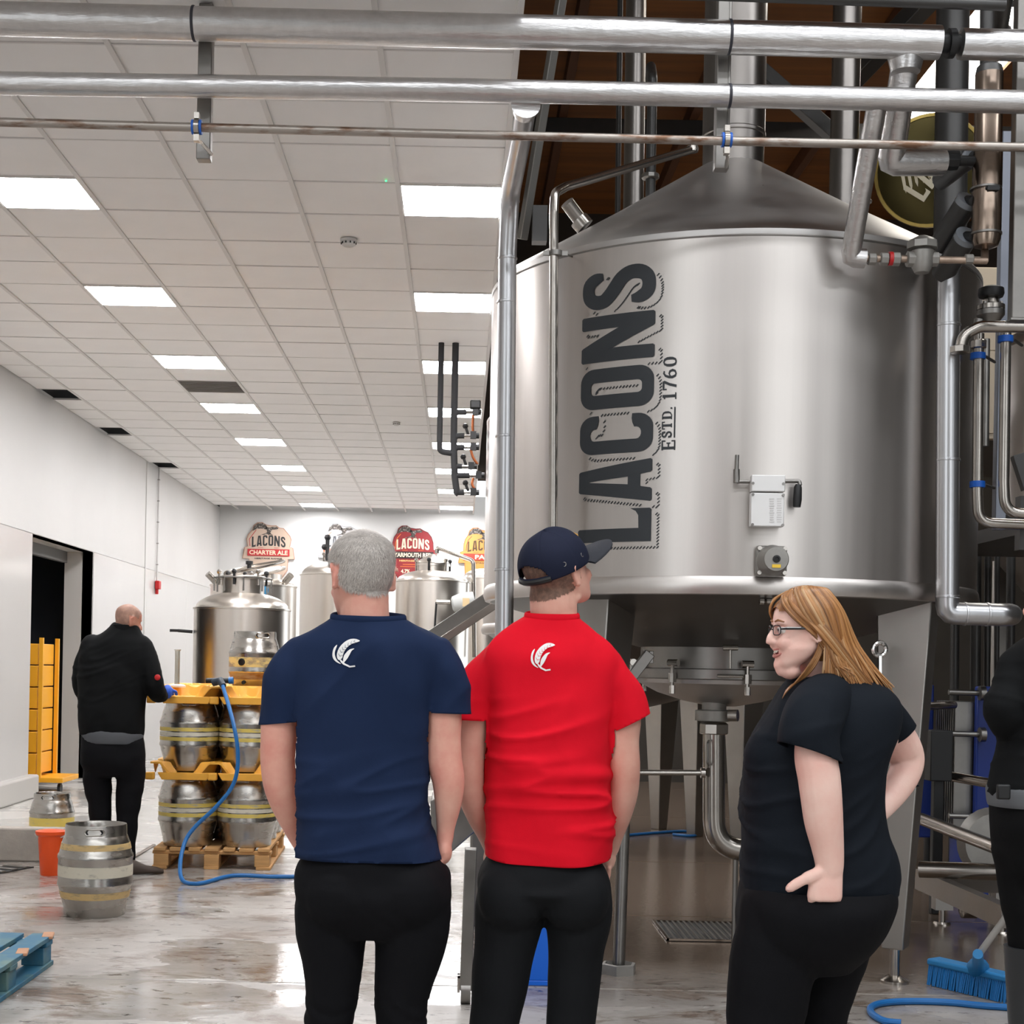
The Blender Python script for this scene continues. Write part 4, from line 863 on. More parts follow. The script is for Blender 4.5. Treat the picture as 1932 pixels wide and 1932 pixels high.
# broom
bl, br = floor_at(1763,1860), floor_at(1900,1893); m_bb = mat('broom blue', (38,120,176), .45); ax = (br-bl).normalized(); L_ = (br-bl).length+.05; up = V((0,0,1)); sd = ax.cross(up)
bm_ = thing('broom', 'blue floor broom resting on its bristles by the wellington boots', 'broom', (bl+br)/2)
cB = (bl+br)/2+V((.02,.03,0)); Mx = Matrix((ax, -sd, up)).transposed()
obj('head', MB().box(cB+V((0,0,.105)), (L_,.09,.032), Mx), m_bb, bm_, bevel=.01)
br_ = MB()
for i in range(46):
    for j in range(5):
        p_ = cB+ax*((i+.5)/46-.5)*L_*.97-sd*((j-2)*.017); e = p_+ax*random.uniform(-.008,.008)-sd*(j-2)*.008; br_.cyl(V((e.x,e.y,.002)), V((p_.x,p_.y,.094)), .0045, .004, 5)
obj('bristles', br_, mat('broom bristle', (14,104,168), .5), bm_, kind='stuff')
h0 = cB+V((.0,0,.115))+ax*.03; h1 = P(1908,1716,6.15); h0b = P(1845,1800,6.2)
obj('socket', MB().sweep([h0, h0+(h0b-h0)*.25, h0b], [.05,.026,.021], 14), m_bb, bm_); obj('handle', MB().cyl(h0b-(h0b-h0)*.1, h0b+(h1-h0b)*1.25, .0145, n=12), mat('worn alloy tube', (180,178,174), .4, .8), bm_)
# stainless hopper trolley between the two men
hp = thing('hopper', 'stainless hopper trolley standing between the navy and red shirts', 'trolley', floor_at(880,1880))
q = [P(812,1512,6.9), P(905,1455,6.9), P(925,1545,6.9), P(815,1640,6.9)]
obj('chute', MB().loft([[p_ for p_ in q], [p_+V((0,.5,0)) for p_ in q]]), m_dull, hp, bevel=.006)
ft = floor_at(878,1893)
obj('leg', MB().bar(V((ft.x,ft.y,.06)), V((ft.x+.01,ft.y,P(880,1600,ft.y).z)), .075, .05), m_dull, hp, bevel=.004)
obj('castor', MB().cyl(V((ft.x-.02,ft.y,.05)), V((ft.x+.02,ft.y,.05)), .05, n=20), m_dull, hp)
obj('fork', MB().bar(V((ft.x-.03,ft.y,.05)), V((ft.x-.03,ft.y,.12)), .01, .05).bar(V((ft.x+.03,ft.y,.05)), V((ft.x+.03,ft.y,.12)), .01, .05).box(V((ft.x,ft.y,.115)), (.07,.05,.01)), m_pipe, hp)
obj('brake_loop', MB().tube([P(905,1815,6.5), P(880,1836,6.4), P(874,1850,6.4), P(884,1852,6.4), P(910,1832,6.5)], .007, .02, 8), m_pipe, hp)
for i in range(3): obj('rail', MB().tube([P(908,1438+30*i,7.0), P(935,1428+30*i,7.3)], .012), m_pipe, hp)
tag(obj('gas_bottle', MB().lathe([(.05,0),(.05,.38),(.03,.44),(.02,.5),(0,.5)], V((P(903,1440,8.2).x,8.2,P(900,1460,8.2).z)), 20), mat('dark green', (22,84,62), .4)), 'dark green bottle glimpsed beside the red shirt sleeve', 'bottle')
tag(obj('bin_stand', MB().bb((P(890,1460,8.2).x,8.05,0), (P(940,1460,8.2).x,8.4,P(900,1461,8.2).z)), m_dull, bevel=.01), 'low stand under the green bottle behind the red shirt', 'stand')
# post with a hexagonal floor flange, blue bin
pt = floor_at(1167,1836); ps = thing('floor_post', 'grey tubular floor post with a hexagonal foot right of the red shirt', 'post', pt)
obj('tube', MB().cyl(V((pt.x,pt.y,.02)), V((pt.x+.02,pt.y,1.32)), .029, n=20), m_dull, ps); obj('foot_flange', MB().lathe([(.085,0),(.085,.045),(.07,.048),(.06,.012),(0,.012)], pt, 6, None, .3), m_cast, ps)
bc = floor_at(1010,1862); bc.y -= .05; bb_ = thing('bin', 'vivid blue plastic bin seen between the legs of the red-shirted man', 'bin', bc); m_bin = mat('bin blue', (10,96,205), .4)
obj('tub', MB().loft([[bc+V((a*w,b*w+.2,z)) for a, b in ((-1,-1),(1,-1),(1,1),(-1,1))] for z, w in ((0.02,.13),(.36,.15),(.37,.16),(.4,.16))]), m_bin, bb_, bevel=.01); obj('base_rim', MB().box(bc+V((.0,.2,.012)), (.26,.26,.024)), m_bin, bb_, bevel=.004)
# sloping stainless channel behind the men
sc = thing('sloping_channel', 'sloping stainless channel rail rising behind the navy shoulder', 'rail', P(870,1170,8.6)); a_, b_ = P(800,1217,8.6), P(945,1120,8.6)
obj('web', MB().bar(a_, b_, .05, .11, (0,0,1)), m_dull, sc, bevel=.004); obj('flange', MB().bar(a_+V((0,-.03,-.045)), b_+V((0,-.03,-.045)), .02, .045), m_pipe, sc, bevel=.003)
for p_ in (a_, b_): obj('leg', MB().bar(V((p_.x,8.62,0)), V((p_.x,8.62,p_.z-.02)), .05, .05), m_dull, sc)
# ---------------------------------------------------------------- far fermenting vessels
m_far = mat('far tank steel', (214,207,199), .3, 1, vary=.03, vscale=(9,9,.4), aniso=.4)
def fermenter(label, px0, px1, d, py_sh, py_top, neck=None, lid=True, name='fermenter'):
    r = (px1-px0)/2*d/FPX; c = P((px0+px1)/2, py_sh, d); cx = c.x; zs = c.z; zt = P((px0+px1)/2, py_top, d).z
    t = thing(name, label, 'tank', (cx,d,0), 'fermenting tanks along the far wall'); o = V((cx,d,0))
    obj('shell', MB().lathe([(r,.55),(r,zs),(r+.012,zs+.004),(r+.012,zs+.02),(r*.97,zs+.025)], o, 56), m_far, t)
    dm = [(r*.97*cos(a), zs+.02+(zt-zs)*sin(a)) for a in np.linspace(0, pi/2*.92, 9)]+[(0,zt)]
    obj('dome', MB().lathe([(p_[0], p_[1]) for p_ in dm], o, 56), m_far, t)
    obj('bottom_cone', MB().lathe([(r,.55),(.1,.2),(0,.2)], o, 40), m_dull, t)
    for a in (.8,2.36,3.93,5.5): obj('leg', MB().cyl(o+V((r*.8*cos(a),r*.8*sin(a),0)), o+V((r*.8*cos(a),r*.8*sin(a),.6)), .04, n=12), m_dull, t)
    if neck:
        nr, nz = neck; z0 = zt-.03
        obj('manway_neck', MB().lathe([(nr,z0-.1),(nr,z0+nz),(nr*1.08,z0+nz),(nr*1.08,z0+nz+.03),(nr,z0+nz+.035)], o, 32), m_far, t)
        if lid: obj('manway_lid', MB().lathe([(nr*1.06,z0+nz+.036),(nr*.9,z0+nz+.08),(nr*.4,z0+nz+.14),(.03,z0+nz+.17),(0,z0+nz+.17)], o, 32), m_far, t)
        for k in range(6):
            a = k*1.047+.3; p_ = o+V((nr*1.1*cos(a), nr*1.1*sin(a), z0+nz))
            obj('clamp', MB().cyl(p_+V((0,0,-.07)), p_+V((0,0,.06)), .014, n=8).ball(p_+V((0,0,.075)), .03, 8), m_pipe if k % 2 else m_black, t)
    return t, o, r, zs, zt
ta, oa, ra, za, zta = fermenter('large front fermenter at left with a dull dome, behind the pallet stack', 367, 547, 16.6, 1152, 1120, (.24,.19), False)
for k in range(9): a = k*.698; obj('guard_rail', MB().tube([oa+V((.32*cos(a),.32*sin(a),zta+.02)), oa+V((.32*cos(a),.32*sin(a),zta+.17)), oa+V((.32*cos(a+.698),.32*sin(a+.698),zta+.17))], .01, 0, 6), m_dull, ta)
obj('thermometer', MB().tube([oa+V((-ra,-.1,za-.25)), oa+V((-ra-.16,-.1,za-.24))], .018).box(oa+V((-ra-.2,-.1,za-.24)), (.1,.03,.03)), m_black, ta)
tb, ob, rb, zb_, ztb = fermenter('rear left fermenter with an open round manway and a blue badge', 398, 559, 20.0, 1108, 1092, (.3,.0), False)
q = ob+V((.05,0,ztb+.0)); Mt = Matrix.Rotation(R_(-12),3,'Y') @ Matrix.Rotation(R_(8),3,'X')
obj('manway_neck', MB().lathe([(.33,-.12),(.33,.06)], q, 32), m_far, tb); obj('manway_lid', MB().lathe([(.38,.05),(.41,.07),(.40,.09),(.34,.11),(.2,.13),(0,.135)], q, 36, Mt), m_far, tb)
obj('lid_ring', MB().sweep([q+Mt @ V((.40*cos(a),.40*sin(a),.165)) for a in np.linspace(0,2*pi,29)], .018, 8, False), m_pipe, tb)
obj('lid_wheel', MB().lathe([(.03,0),(.03,.08),(.05,.09),(.05,.13),(0,.14)], q+V((-.1,-.1,.1)), 12), m_black, tb)
for a in (-2.6,-2.0,-.6): obj('side_port', MB().cyl(ob+V((.55*cos(a),.55*sin(a),ztb-.06)), ob+V((.66*cos(a),.66*sin(a),ztb+.04)), .045, n=14), m_pipe, tb)
a = -1.18; n = V((cos(a),sin(a),0)); obj('badge', MB().lathe([(.055,0),(.055,.006),(0,.008)], ob+n*(rb+.001)+V((0,0,zb_-.06)), 20, V((0,0,1)).rotation_difference(n).to_matrix()), mat('badge blue', (50,120,160), .5), tb)
tcx, oc, rc_, zc_, ztc = fermenter('middle fermenter partly hidden behind the grey-haired head', 567, 722, 22.0, 1088, 1060, (.25,.06))
obj('valve_stem', MB().cyl(oc+V((-.2,-.2,ztc)), oc+V((-.2,-.2,ztc+.33)), .03, n=10).ball(oc+V((-.24,-.2,ztc+.2)), .05, 8).ball(oc+V((-.2,-.2,ztc+.34)), .05, 8), m_black, tcx)
td, od, rd, zd, ztd = fermenter('right fermenter with a clamped lid and a grey agitator motor', 747, 886, 20.5, 1100, 1078, (.22,.10))
fermenter('narrow fermenter behind the motor, squeezed against the big vessel', 872, 960, 23.5, 1094, 1075, None)
obj('arm_pipe', MB().tube([od+V((.05,0,ztd+.25)), od+V((.05,0,ztd+.33)), P(893,1058,20.4), P(895,1240,20.4)], .03, .08, 12), m_pipe, td)
mq = P(872,1137,19.6); obj('motor', MB().lathe([(.07,-.14),(.1,-.12),(.13,.0),(.12,.16),(.05,.17)], mq, 24, Matrix.Rotation(R_(80),3,'Y')), mat('motor grey', (190,192,190), .45), td)
obj('motor_shaft', MB().cyl(mq+V((-.16,0,0)), mq+V((-.34,0,0)), .03, n=12), m_pipe, td); obj('motor_plate', MB().box(mq+V((.05,-.125,.0)), (.09,.01,.11)), mat('motor plate', (222,196,150), .5), td)
obj('crank', MB().tube([mq+V((-.34,0,0)), mq+V((-.36,0,-.45))], .014).cyl(mq+V((-.33,0,-.46)), mq+V((-.6,0,-.46)), .045, n=12), m_black, td)
# ---------------------------------------------------------------- pump-clip shaped boards on the far wall
def board(label, pxc, py_top, pxw, outline, colmain, edge, txtcol, bancol, bantext, bantxtcol, body_lab, shape, foot=True, bancol_name=None):
    d = YF-.03; sc = d/FPX; c = P(pxc, py_top, d); t = thing('wall_board', label, 'sign', (c.x,d,c.z-.5), 'pump-clip shaped boards on the far wall')
    w = pxw*sc
    def fn(z): return lambda a, b, y: V((c.x+a*w, d-z-y, c.z+b*w))
    dk = lambda c_: tuple(int(q*.88) for q in c_); m0 = mat('board '+body_lab, dk(colmain), .5); me_ = mat('board edge '+body_lab, dk(edge), .5)
    obj('back_board', MB().prism([(a*1.035, (b+.6)*1.03-.6) for a, b in outline], 0, .012, fn(0)), me_, t, smooth=0)
    obj('face', MB().prism(outline, .012, .02, fn(0)), m0, t, smooth=0)
    line = [(a*.93, (b+.3)*.94-.3) for a, b in shape]; o_ = MB(); stroke(o_, line, .014, lambda a, b: fn(.0215)(a, b, 0)); obj('outline', o_, mat('board line '+body_lab, bancol if body_lab != 'red' else (226,120,50), .5), t, smooth=0)
    # small bird of prey on top: wing, body, head, tail
    bd = MB(); f2 = fn(.0)
    for poly in ([(-.36,-.16),(-.33,-.06),(-.25,.01),(-.14,.02),(-.07,-.02),(-.03,-.09),(-.07,-.12),(-.17,-.10),(-.27,-.11)],
                 [(-.08,-.05),(.0,-.08),(.07,-.06),(.16,-.05),(.21,-.09),(.17,-.12),(.07,-.12),(.04,-.18),(.0,-.20),(-.05,-.14)],
                 [(-.03,-.16),(-.06,-.2),(-.2,-.245),(-.1,-.235),(-.02,-.22),(.0,-.25),(.02,-.22),(.1,-.25),(.04,-.2)]):
        bd.prism(poly, .021, .027, f2)
    obj('bird', bd, mat('bird ink', (70,64,60), .6, col2=(150,142,134), thr=(.5,.58), vscale=(30,30,30)), t, smooth=0)
    # arched name
    x = 0; tw_ = sum(GL[k][0] for k in 'LACONS')+.12*5; lm = MB(); hh = .23
    for ch in 'LACONS':
        g_w, oo, h_ = GL[ch]; p_ = bridge(oo, h_) if h_ else oo
        pp = [((x+a)/tw_*.74-.37, b*hh*(1-.0*abs(x)) -.475 -.10*((x+a)/tw_-.5)**2*1.6) for a, b in p_]
        lm.add([fn(.0225)(a, b, 0) for a, b in pp], tri_poly(pp)); x += g_w+.12
    obj('name_lettering', lm, mat('board name '+body_lab, txtcol, .5), t, smooth=0)
    s1_ = MB(); [s1_.prism(q_, .0, .003, fn(.021)) for q_ in ([(-.24,-.515),(-.12,-.515),(-.12,-.523),(-.24,-.523)],[(.12,-.515),(.24,-.515),(.24,-.523),(.12,-.523)])]; obj('rule', s1_, MATS['board line '+body_lab], t, smooth=0)
    obj('banner', MB().prism([(-.46,-.55),(.46,-.55),(.46,-.70),(-.46,-.70)], .0, .012, fn(.021)), mat('banner '+body_lab, bancol if body_lab != 'red' else (44,36,34), .5), t, smooth=0)
    def text(s, cx, cz, h, w_, m, z=.036, nm='banner_lettering'):
        cu = bpy.data.curves.new(nm, 'FONT'); cu.body = s; cu.offset = .035; cu.align_x = 'CENTER'; cu.resolution_u = 2
        o = bpy.data.objects.new(nm, cu); COL.objects.link(o); bpy.context.view_layer.update()
        me = bpy.data.meshes.new_from_object(o.evaluated_get(bpy.context.evaluated_depsgraph_get())); bpy.data.objects.remove(o)
        xs_ = [v.co.x for v in me.vertices]; ys_ = [v.co.y for v in me.vertices]; dx, dy = max(xs_)-min(xs_), max(ys_)-min(ys_); mx = (max(xs_)+min(xs_))/2; my = (max(ys_)+min(ys_))/2
        for v in me.vertices: v.co = fn(z)(cx+(v.co.x-mx)/dx*w_, cz+(v.co.y-my)/dy*h, 0)-wloc(t)
        me.name = nm; link(nm, me, m, t, smooth=0, fixn=False)
    text(bantext, 0, -.625, .10, .84 if len(bantext) > 5 else .4, mat('banner text '+body_lab, bantxtcol, .5))
    text('HERITAGE RANGE', 0, -.755, .035, .6, mat('board small '+body_lab, txtcol if body_lab != 'red' else (236,190,120), .5), .022, 'range_lettering')
    if body_lab == 'red':
        text('4.7%', -.16, -.99, .09, .2, MATS['board name red'], .022, 'strength_lettering')
        r_ = MB(); [r_.prism(q_, 0, .003, fn(.021)) for q_ in ([(-.22,-.83),(.22,-.83),(.22,-.842),(-.22,-.842)],[(-.28,-.88),(.1,-.88),(.1,-.892),(-.28,-.892)])]; obj('rule', r_, MATS['board line red'], t, smooth=0)
    return t
def outl(sh): return sh+[(.47,-.5),(.52,-.52),(.56,-.76),(.42,-.76),(.41,-1.0),(.3,-1.16),(-.3,-1.16),(-.41,-1.0),(-.42,-.76),(-.56,-.76),(-.52,-.52),(-.47,-.5)]
oct_ = [(-.45,-.5),(-.48,-.34),(-.44,-.24),(-.31,-.09),(-.36,-.16),(-.33,-.05),(-.25,.015),(-.14,.02),(-.06,-.03),(.05,-.045),(.15,-.04),(.22,-.09),(.31,-.10),(.45,-.26),(.48,-.34),(.45,-.5)]
rnd = [(-.45,-.5),(-.45,-.36),(-.42,-.24),(-.36,-.15),(-.33,-.05),(-.25,.015),(-.14,.02),(-.06,-.03),(.05,-.045),(.15,-.04),(.22,-.08),(.32,-.12),(.4,-.22),(.44,-.34),(.45,-.5)]
oct_i = [(-.44,-.5),(-.46,-.34),(-.28,-.12)]; rnd_i = [(-.43,-.5),(-.42,-.36),(-.38,-.24),(-.3,-.15)]
def both(s_): return s_
board('pale pink board with dark name and a red CHARTER ALE banner on the far wall', 508, 989, 86, outl(oct_), (222,196,176), (196,150,128), (44,46,48), (178,44,48), 'CHARTER ALE', (238,206,180), 'pink', [(-.44,-.5),(-.46,-.34),(-.30,-.12)])
board('white and grey board with an orange banner, mostly hidden by the grey-haired head', 649, 991, 82, outl(rnd), (214,212,212), (170,170,172), (60,62,66), (232,96,52), 'ENCORE', (240,236,230), 'white', rnd_i)
board('deep red board with cream name and a black YARMOUTH RED banner on the far wall', 780, 995, 84, outl(rnd), (160,44,48), (120,36,36), (228,208,180), (160,44,48), 'YARMOUTH RED', (232,214,190), 'red', rnd_i)
board('amber board half hidden behind the big vessel on the far wall', 914, 999, 84, outl(rnd), (232,164,84), (206,120,50), (80,58,34), (190,60,44), 'PALE', (240,214,180), 'amber', rnd_i)
# black pipe risers hanging from the ceiling beside the big vessel
rs = thing('pipe_riser', 'black insulated pipe risers with valves hanging from the ceiling beside the big vessel', 'pipes', P(850,735,12.5)); d = 12.5
m_ins = mat('black insulation', (44,44,46), .8)
obj('riser', MB().tube([V((P(831,736,d).x,d,ZC+.02)), P(829,852,d), P(858,856,d)], .024, .05, 14), m_ins, rs)
obj('riser', MB().tube([V((P(858,733,d).x,d,ZC+.02)), P(857,775,d), P(856,840,d), P(858,900,d), P(862,930,d)], .028, .02, 14), m_ins, rs)
for py, px1 in ((778,880),(822,876),(844,876),(880,872),(897,886),(929,876)):
    obj('branch', MB().tube([P(858,py+4,d), P(862,py,d), P(px1,py,d)], .024, .02, 12), m_ins, rs)
    b = obj('valve', MB().cyl(P(px1,py,d), P(px1+14,py,d), .014, n=10), m_pipe, rs)
    obj('valve_head', MB().box(P(px1+17,py-1,d), (.05,.05,.06)).cyl(P(px1+17,py,d), P(px1+28,py,d), .025, n=10), m_black, b)
    if py in (822,880,929): obj('lever', MB().cyl(P(px1+8,py,d), P(px1+2,py-18,d), .012, n=8).ball(P(px1+2,py-18,d), .025, 8), m_black, b)
obj('actuator_box', MB().box(P(897,764,d), (.09,.09,.07)), m_black, rs, bevel=.01)
for a, b_, c_ in (((893,782),(892,812),(900,826)),((888,846),(892,862),(901,876)),((893,902),(891,915),(900,928))):
    obj('copper_tail', MB().sweep(smoothpath([P(*a,d), P(*b_,d), P(*c_,d)], 5), .011, 8), mat('copper', (190,112,72), .3, .9), rs)
# ---------------------------------------------------------------- dark plant behind the woman
hx = thing('plate_heat_exchanger', 'dark blue plate heat exchanger in the shadow behind the woman', 'heat exchanger', (3.5,9.0,.5)); m_hx = mat('heat exchanger blue', (10,42,120), .45); d = 9.2
x0, x1 = P(1845,1300,d).x, P(1925,1300,d).x; zt = P(1850,1295,d).z
obj('end_plate', MB().bb((x0,d,.35), (x1+.25,d+.06,zt)), m_hx, hx, bevel=.01); obj('end_plate', MB().bb((P(1786,1300,d).x,d+.5,.35), (P(1812,1300,d).x,d+.56,zt)), m_hx, hx, bevel=.01)
for i in range(10): obj('plate', MB().bb((P(1812,1300,d).x,d+.08+.04*i,.45), (x0+.05,d+.095+.04*i,zt-.1)), m_dull, hx)
for py in (1308,1386,1541): obj('tie_bar', MB().cyl(P(1790,py-2,d-.03), P(1852,py,d-.03), .018, n=10).cyl(P(1848,py,d-.05), P(1858,py,d-.05), .045, n=16), m_dull, hx)
for x in (x0+.05, x1+.15): obj('foot', MB().bb((x-.04,d,0), (x+.04,d+.5,.35)), m_hx, hx)
sk = thing('skid_frame', 'dark stainless pump skid with pipe rails behind the right front leg', 'frame', (3.0,8.2,0))
pairs = [((1738,1545,8.6),(1892,1604,7.6),.036),((1735,1640,7.9),(1898,1646,7.7),.045),((1740,1455,9.0),(1880,1480,8.6),.03),((1735,1333,9.0),(1800,1330,9.2),.025)]
for a, b, r in pairs: obj('rail', MB().cyl(P(*a), P(*b), r, n=16), m_pipe, sk)
obj('cross_beam', MB().bar(P(1736,1658,8.2), P(1900,1730,7.2), .06, .11), m_leg, sk); obj('cross_beam', MB().bar(P(1736,1668,8.3), P(1900,1672,8.0), .06, .07), m_leg, sk)
for a, z in (((1777,1742,8.2),1680),((1890,1760,8.0),1675)):
    f = floor_at(a[0], a[1]); obj('leg', MB().bar(V((f.x,f.y,.08)), V((f.x,f.y,P(a[0],z,f.y).z)), .1, .08), m_leg, sk); obj('screw_foot', MB().cyl(V((f.x,f.y,0)), V((f.x,f.y,.09)), .018, n=10).lathe([(.05,0),(.045,.012),(0,.014)], f, 14), m_pipe, sk)
obj('pump_housing', MB().lathe([(.0,-.05),(.17,-.05),(.2,0),(.17,.06),(.0,.07)], P(1872,1590,8.3), 28, Matrix.Rotation(pi/2,3,'X')), m_cast, sk)
obj('coupling', MB().lathe([(.03,-.05),(.05,-.04),(.05,.04),(.03,.05)], P(1828,1716,8.4), 16, X), m_pipe, sk)
cb = P(1770,1425,8.8); tag(obj('control_box', MB().box(cb, (.13,.13,.3)).bar(cb, V((cb.x,cb.y,0)), .06, .06), m_black, bevel=.006), 'black control box low in the shadows behind the vessel leg', 'box')
for i, (px, r, y0, y1) in enumerate(((1800,.03,1185,1380),(1840,.035,1120,1310),(1862,.022,1115,1300),(1880,.018,1110,1300),(1906,.03,1110,1300),(1752,.028,1190,1420))):
    d_ = 10.15+.02*i; tag(obj('dark_riser', MB().cyl(P(px,y1,d_), V((P(px,y0,d_).x,d_,2.3)), r, n=14).cyl(V((P(px,y1,d_).x,d_,0)), P(px,y1,d_), r*.8, n=10), m_darkpipe), ['vertical grey pipe left of the blue heat exchanger','thickest vertical pipe above the heat exchanger','thin vertical pipe second from the right edge group','thinnest dark vertical pipe above the heat exchanger','vertical pipe nearest the right edge above the heat exchanger','vertical pipe close beside the vessel leg in shadow'][i], 'pipe', 'dark vertical pipes')
q = P(1894,1288,9.4); tag(obj('red_cap', MB().cyl(q+V((0,0,-.02)), q+V((0,0,.04)), .024, n=14), m_red), 'small red cap on top of the heat exchanger', 'cap')
# ================================================================ PEOPLE
def limb(mb, pts, d0, n=18, seg=5, close=True):
    "tapering limb through (px, py, depth offset, radius px)"
    q = [(P(x, y, d0+dd), r*(d0+dd)/FPX) for x, y, dd, r in pts]
    c = smoothpath([a for a, r in q], seg); rr = [v.x for v in smoothpath([V((r,0,0)) for a, r in q], seg)]
    mb.sweep(c, rr, n)
    if close: mb.ball(c[0], rr[0]*.98, 12); mb.ball(c[-1], rr[-1]*.98, 12)
def sup(a, e): c = cos(a); return math.copysign(abs(c)**(2/e), c)
def rings(mb, rows, d0, n=36, e=2.4, yaw=0, seg=3):
    "stack of super-ellipse rings: (px left, px right, py, depth offset, half depth m)"
    R = [[float(x) for x in r] for r in rows]; out = []
    for i in range(len(R)-1):
        for k in range(seg):
            t = k/seg; p0, p1, p2, p3 = R[max(i-1,0)], R[i], R[i+1], R[min(i+2,len(R)-1)]
            out.append([.5*((2*b)+(c-a)*t+(2*a-5*b+4*c-d)*t*t+(3*b-a-3*c+d)*t**3) for a, b, c, d in zip(p0,p1,p2,p3)])
    out.append(R[-1]); rs = []
    for xl, xr, y, dd, hd in out:
        d = d0+dd; c = P((xl+xr)/2, y, d); w = (xr-xl)/2*d/FPX; rg = []
        for j in range(n):
            a = 2*pi*j/n; u, v_ = w*sup(a,e), hd*sup(a-pi/2,e)
            if yaw:   # half width seen is the projection of a turned ellipse
                u, v_ = u*cos(yaw)-v_*sin(yaw), u*sin(yaw)+v_*cos(yaw)
            rg.append(c+V((u, v_, 0)))
        rs.append(rg)
    mb.loft(rs); return mb
def organic(mb, voxel, sm=6, fac=.5):
    me = bpy.data.meshes.new('tmp'); me.from_pydata(mb.v, [], mb.f)
    bm = bmesh.new(); bm.from_mesh(me); bmesh.ops.recalc_face_normals(bm, faces=bm.faces); bm.to_mesh(me); bm.free()
    o = bpy.data.objects.new('tmp', me); COL.objects.link(o)
    r = o.modifiers.new('r', 'REMESH'); r.mode = 'VOXEL'; r.voxel_size = voxel
    if sm: s = o.modifiers.new('s', 'SMOOTH'); s.factor = fac; s.iterations = sm
    bpy.context.view_layer.update()
    out = bpy.data.meshes.new_from_object(o.evaluated_get(bpy.context.evaluated_depsgraph_get()))
    bpy.data.objects.remove(o); return out
def warp(me, fn):
    "move every vertex along its normal by fn(co, normal) metres"
    n = len(me.vertices); co = np.empty(n*3); no = np.empty(n*3); me.vertices.foreach_get('co', co); me.vertices.foreach_get('normal', no)
    co = co.reshape(-1,3); no = no.reshape(-1,3)
    d = np.array([fn(V(c), V(m)) for c, m in zip(co, no)]); co += no*d[:,None]; me.vertices.foreach_set('co', co.ravel()); me.update()
def cut(me, co, no, region):
    "trim away what lies beyond the plane inside region -> a clean open hem"
    bm = bmesh.new(); bm.from_mesh(me); fs = [f for f in bm.faces if region(f.calc_center_median())]
    g = set(fs)
    for f in fs: g.update(f.edges); g.update(f.verts)
    bmesh.ops.bisect_plane(bm, geom=list(g), dist=1e-5, plane_co=co, plane_no=no, clear_outer=True)
    bm.to_mesh(me); bm.free()
def rim_loop(me, region):
    "ordered points of the open edge loop that lies inside region"
    bm = bmesh.new(); bm.from_mesh(me); es = [e for e in bm.edges if e.is_boundary and region(e.verts[0].co)]
    nb = {}
    for e in es:
        a, b = e.verts; nb.setdefault(a.index, []).append(b.index); nb.setdefault(b.index, []).append(a.index)
    bm.verts.ensure_lookup_table(); best = []
    seen = set()
    for s0 in nb:
        if s0 in seen: continue
        lp = [s0]; seen.add(s0); cur = s0
        while True:
            nx = [k for k in nb[cur] if k not in seen]
            if not nx: break
            cur = nx[0]; seen.add(cur); lp.append(cur)
        if len(lp) > len(best): best = lp
    pts = [bm.verts[i].co.copy() for i in best]; bm.free()
    for _ in range(6): pts = [(pts[i-1]+pts[i]*2+pts[(i+1) % len(pts)])/4 for i in range(len(pts))]
    return pts[::2]
def collar(name, me, base, m, parent, r, region):
    p = rim_loop(me, region)
    if len(p) < 6: return
    mb = MB(); n = len(p); c = sum(p, V())/n
    # a ribbed band: a flattened tube following the neck opening
    rs = []
    for i in range(n):
        t = (p[(i+1) % n]-p[i-1]).normalized(); out = (p[i]-c); out.z = 0; out.normalize(); upv = V((0,0,1))
        rs.append([p[i]+base+out*(.0045*cos(a))+upv*(r*sin(a)) for a in np.linspace(0, 2*pi, 9)[:-1]])
    mb.loft(rs+[rs[0]], False); return obj(name, mb, m, parent, smooth=60)
def skinobj(name, me, m, parent, base, solid=0, label=None, tagv=None):
    for v in me.vertices: v.co -= base
    me.name = name; me.materials.clear(); o = bpy.data.objects.new(name, me); COL.objects.link(o); me.materials.append(m); me.shade_smooth()
    if parent: o.parent = parent; WL[o.name] = base
    else: o.location = base; WL[o.name] = base
    if solid: s = o.modifiers.new('thickness', 'SOLIDIFY'); s.thickness = solid; s.offset = -1
    if label: o['label'] = label
    if tagv: o['label'], o['category'] = tagv
    return o
HEADR = [(0.0,.33,.20,.09),(.03,.37,.12,.15),(.08,.385,.04,.19),(.14,.375,-.06,.225),(.20,.385,-.14,.25),(.26,.385,-.2,.27),(.33,.375,-.27,.287),(.40,.37,-.325,.30),(.46,.36,-.355,.31),(.52,.365,-.375,.318),(.58,.39,-.39,.325),(.66,.395,-.40,.33),(.74,.375,-.395,.328),(.82,.335,-.36,.308),(.89,.25,-.29,.26),(.95,.14,-.2,.185),(.985,.04,-.12,.1),(1.0,-.02,-.06,.03)]
def headM(px, py, d, hpx, yaw, pitch=0, roll=0, drop=.5):
    "head frame: unit = chin-to-crown height; px,py is the point at height `drop`"
    c = P(px, py, d); s = hpx*d/FPX
    return Matrix.Translation(c) @ Matrix.Rotation(R_(yaw),4,'Z') @ Matrix.Rotation(R_(pitch),4,'X') @ Matrix.Rotation(R_(roll),4,'Y') @ Matrix.Scale(s,4) @ Matrix.Translation((0,0,-drop))
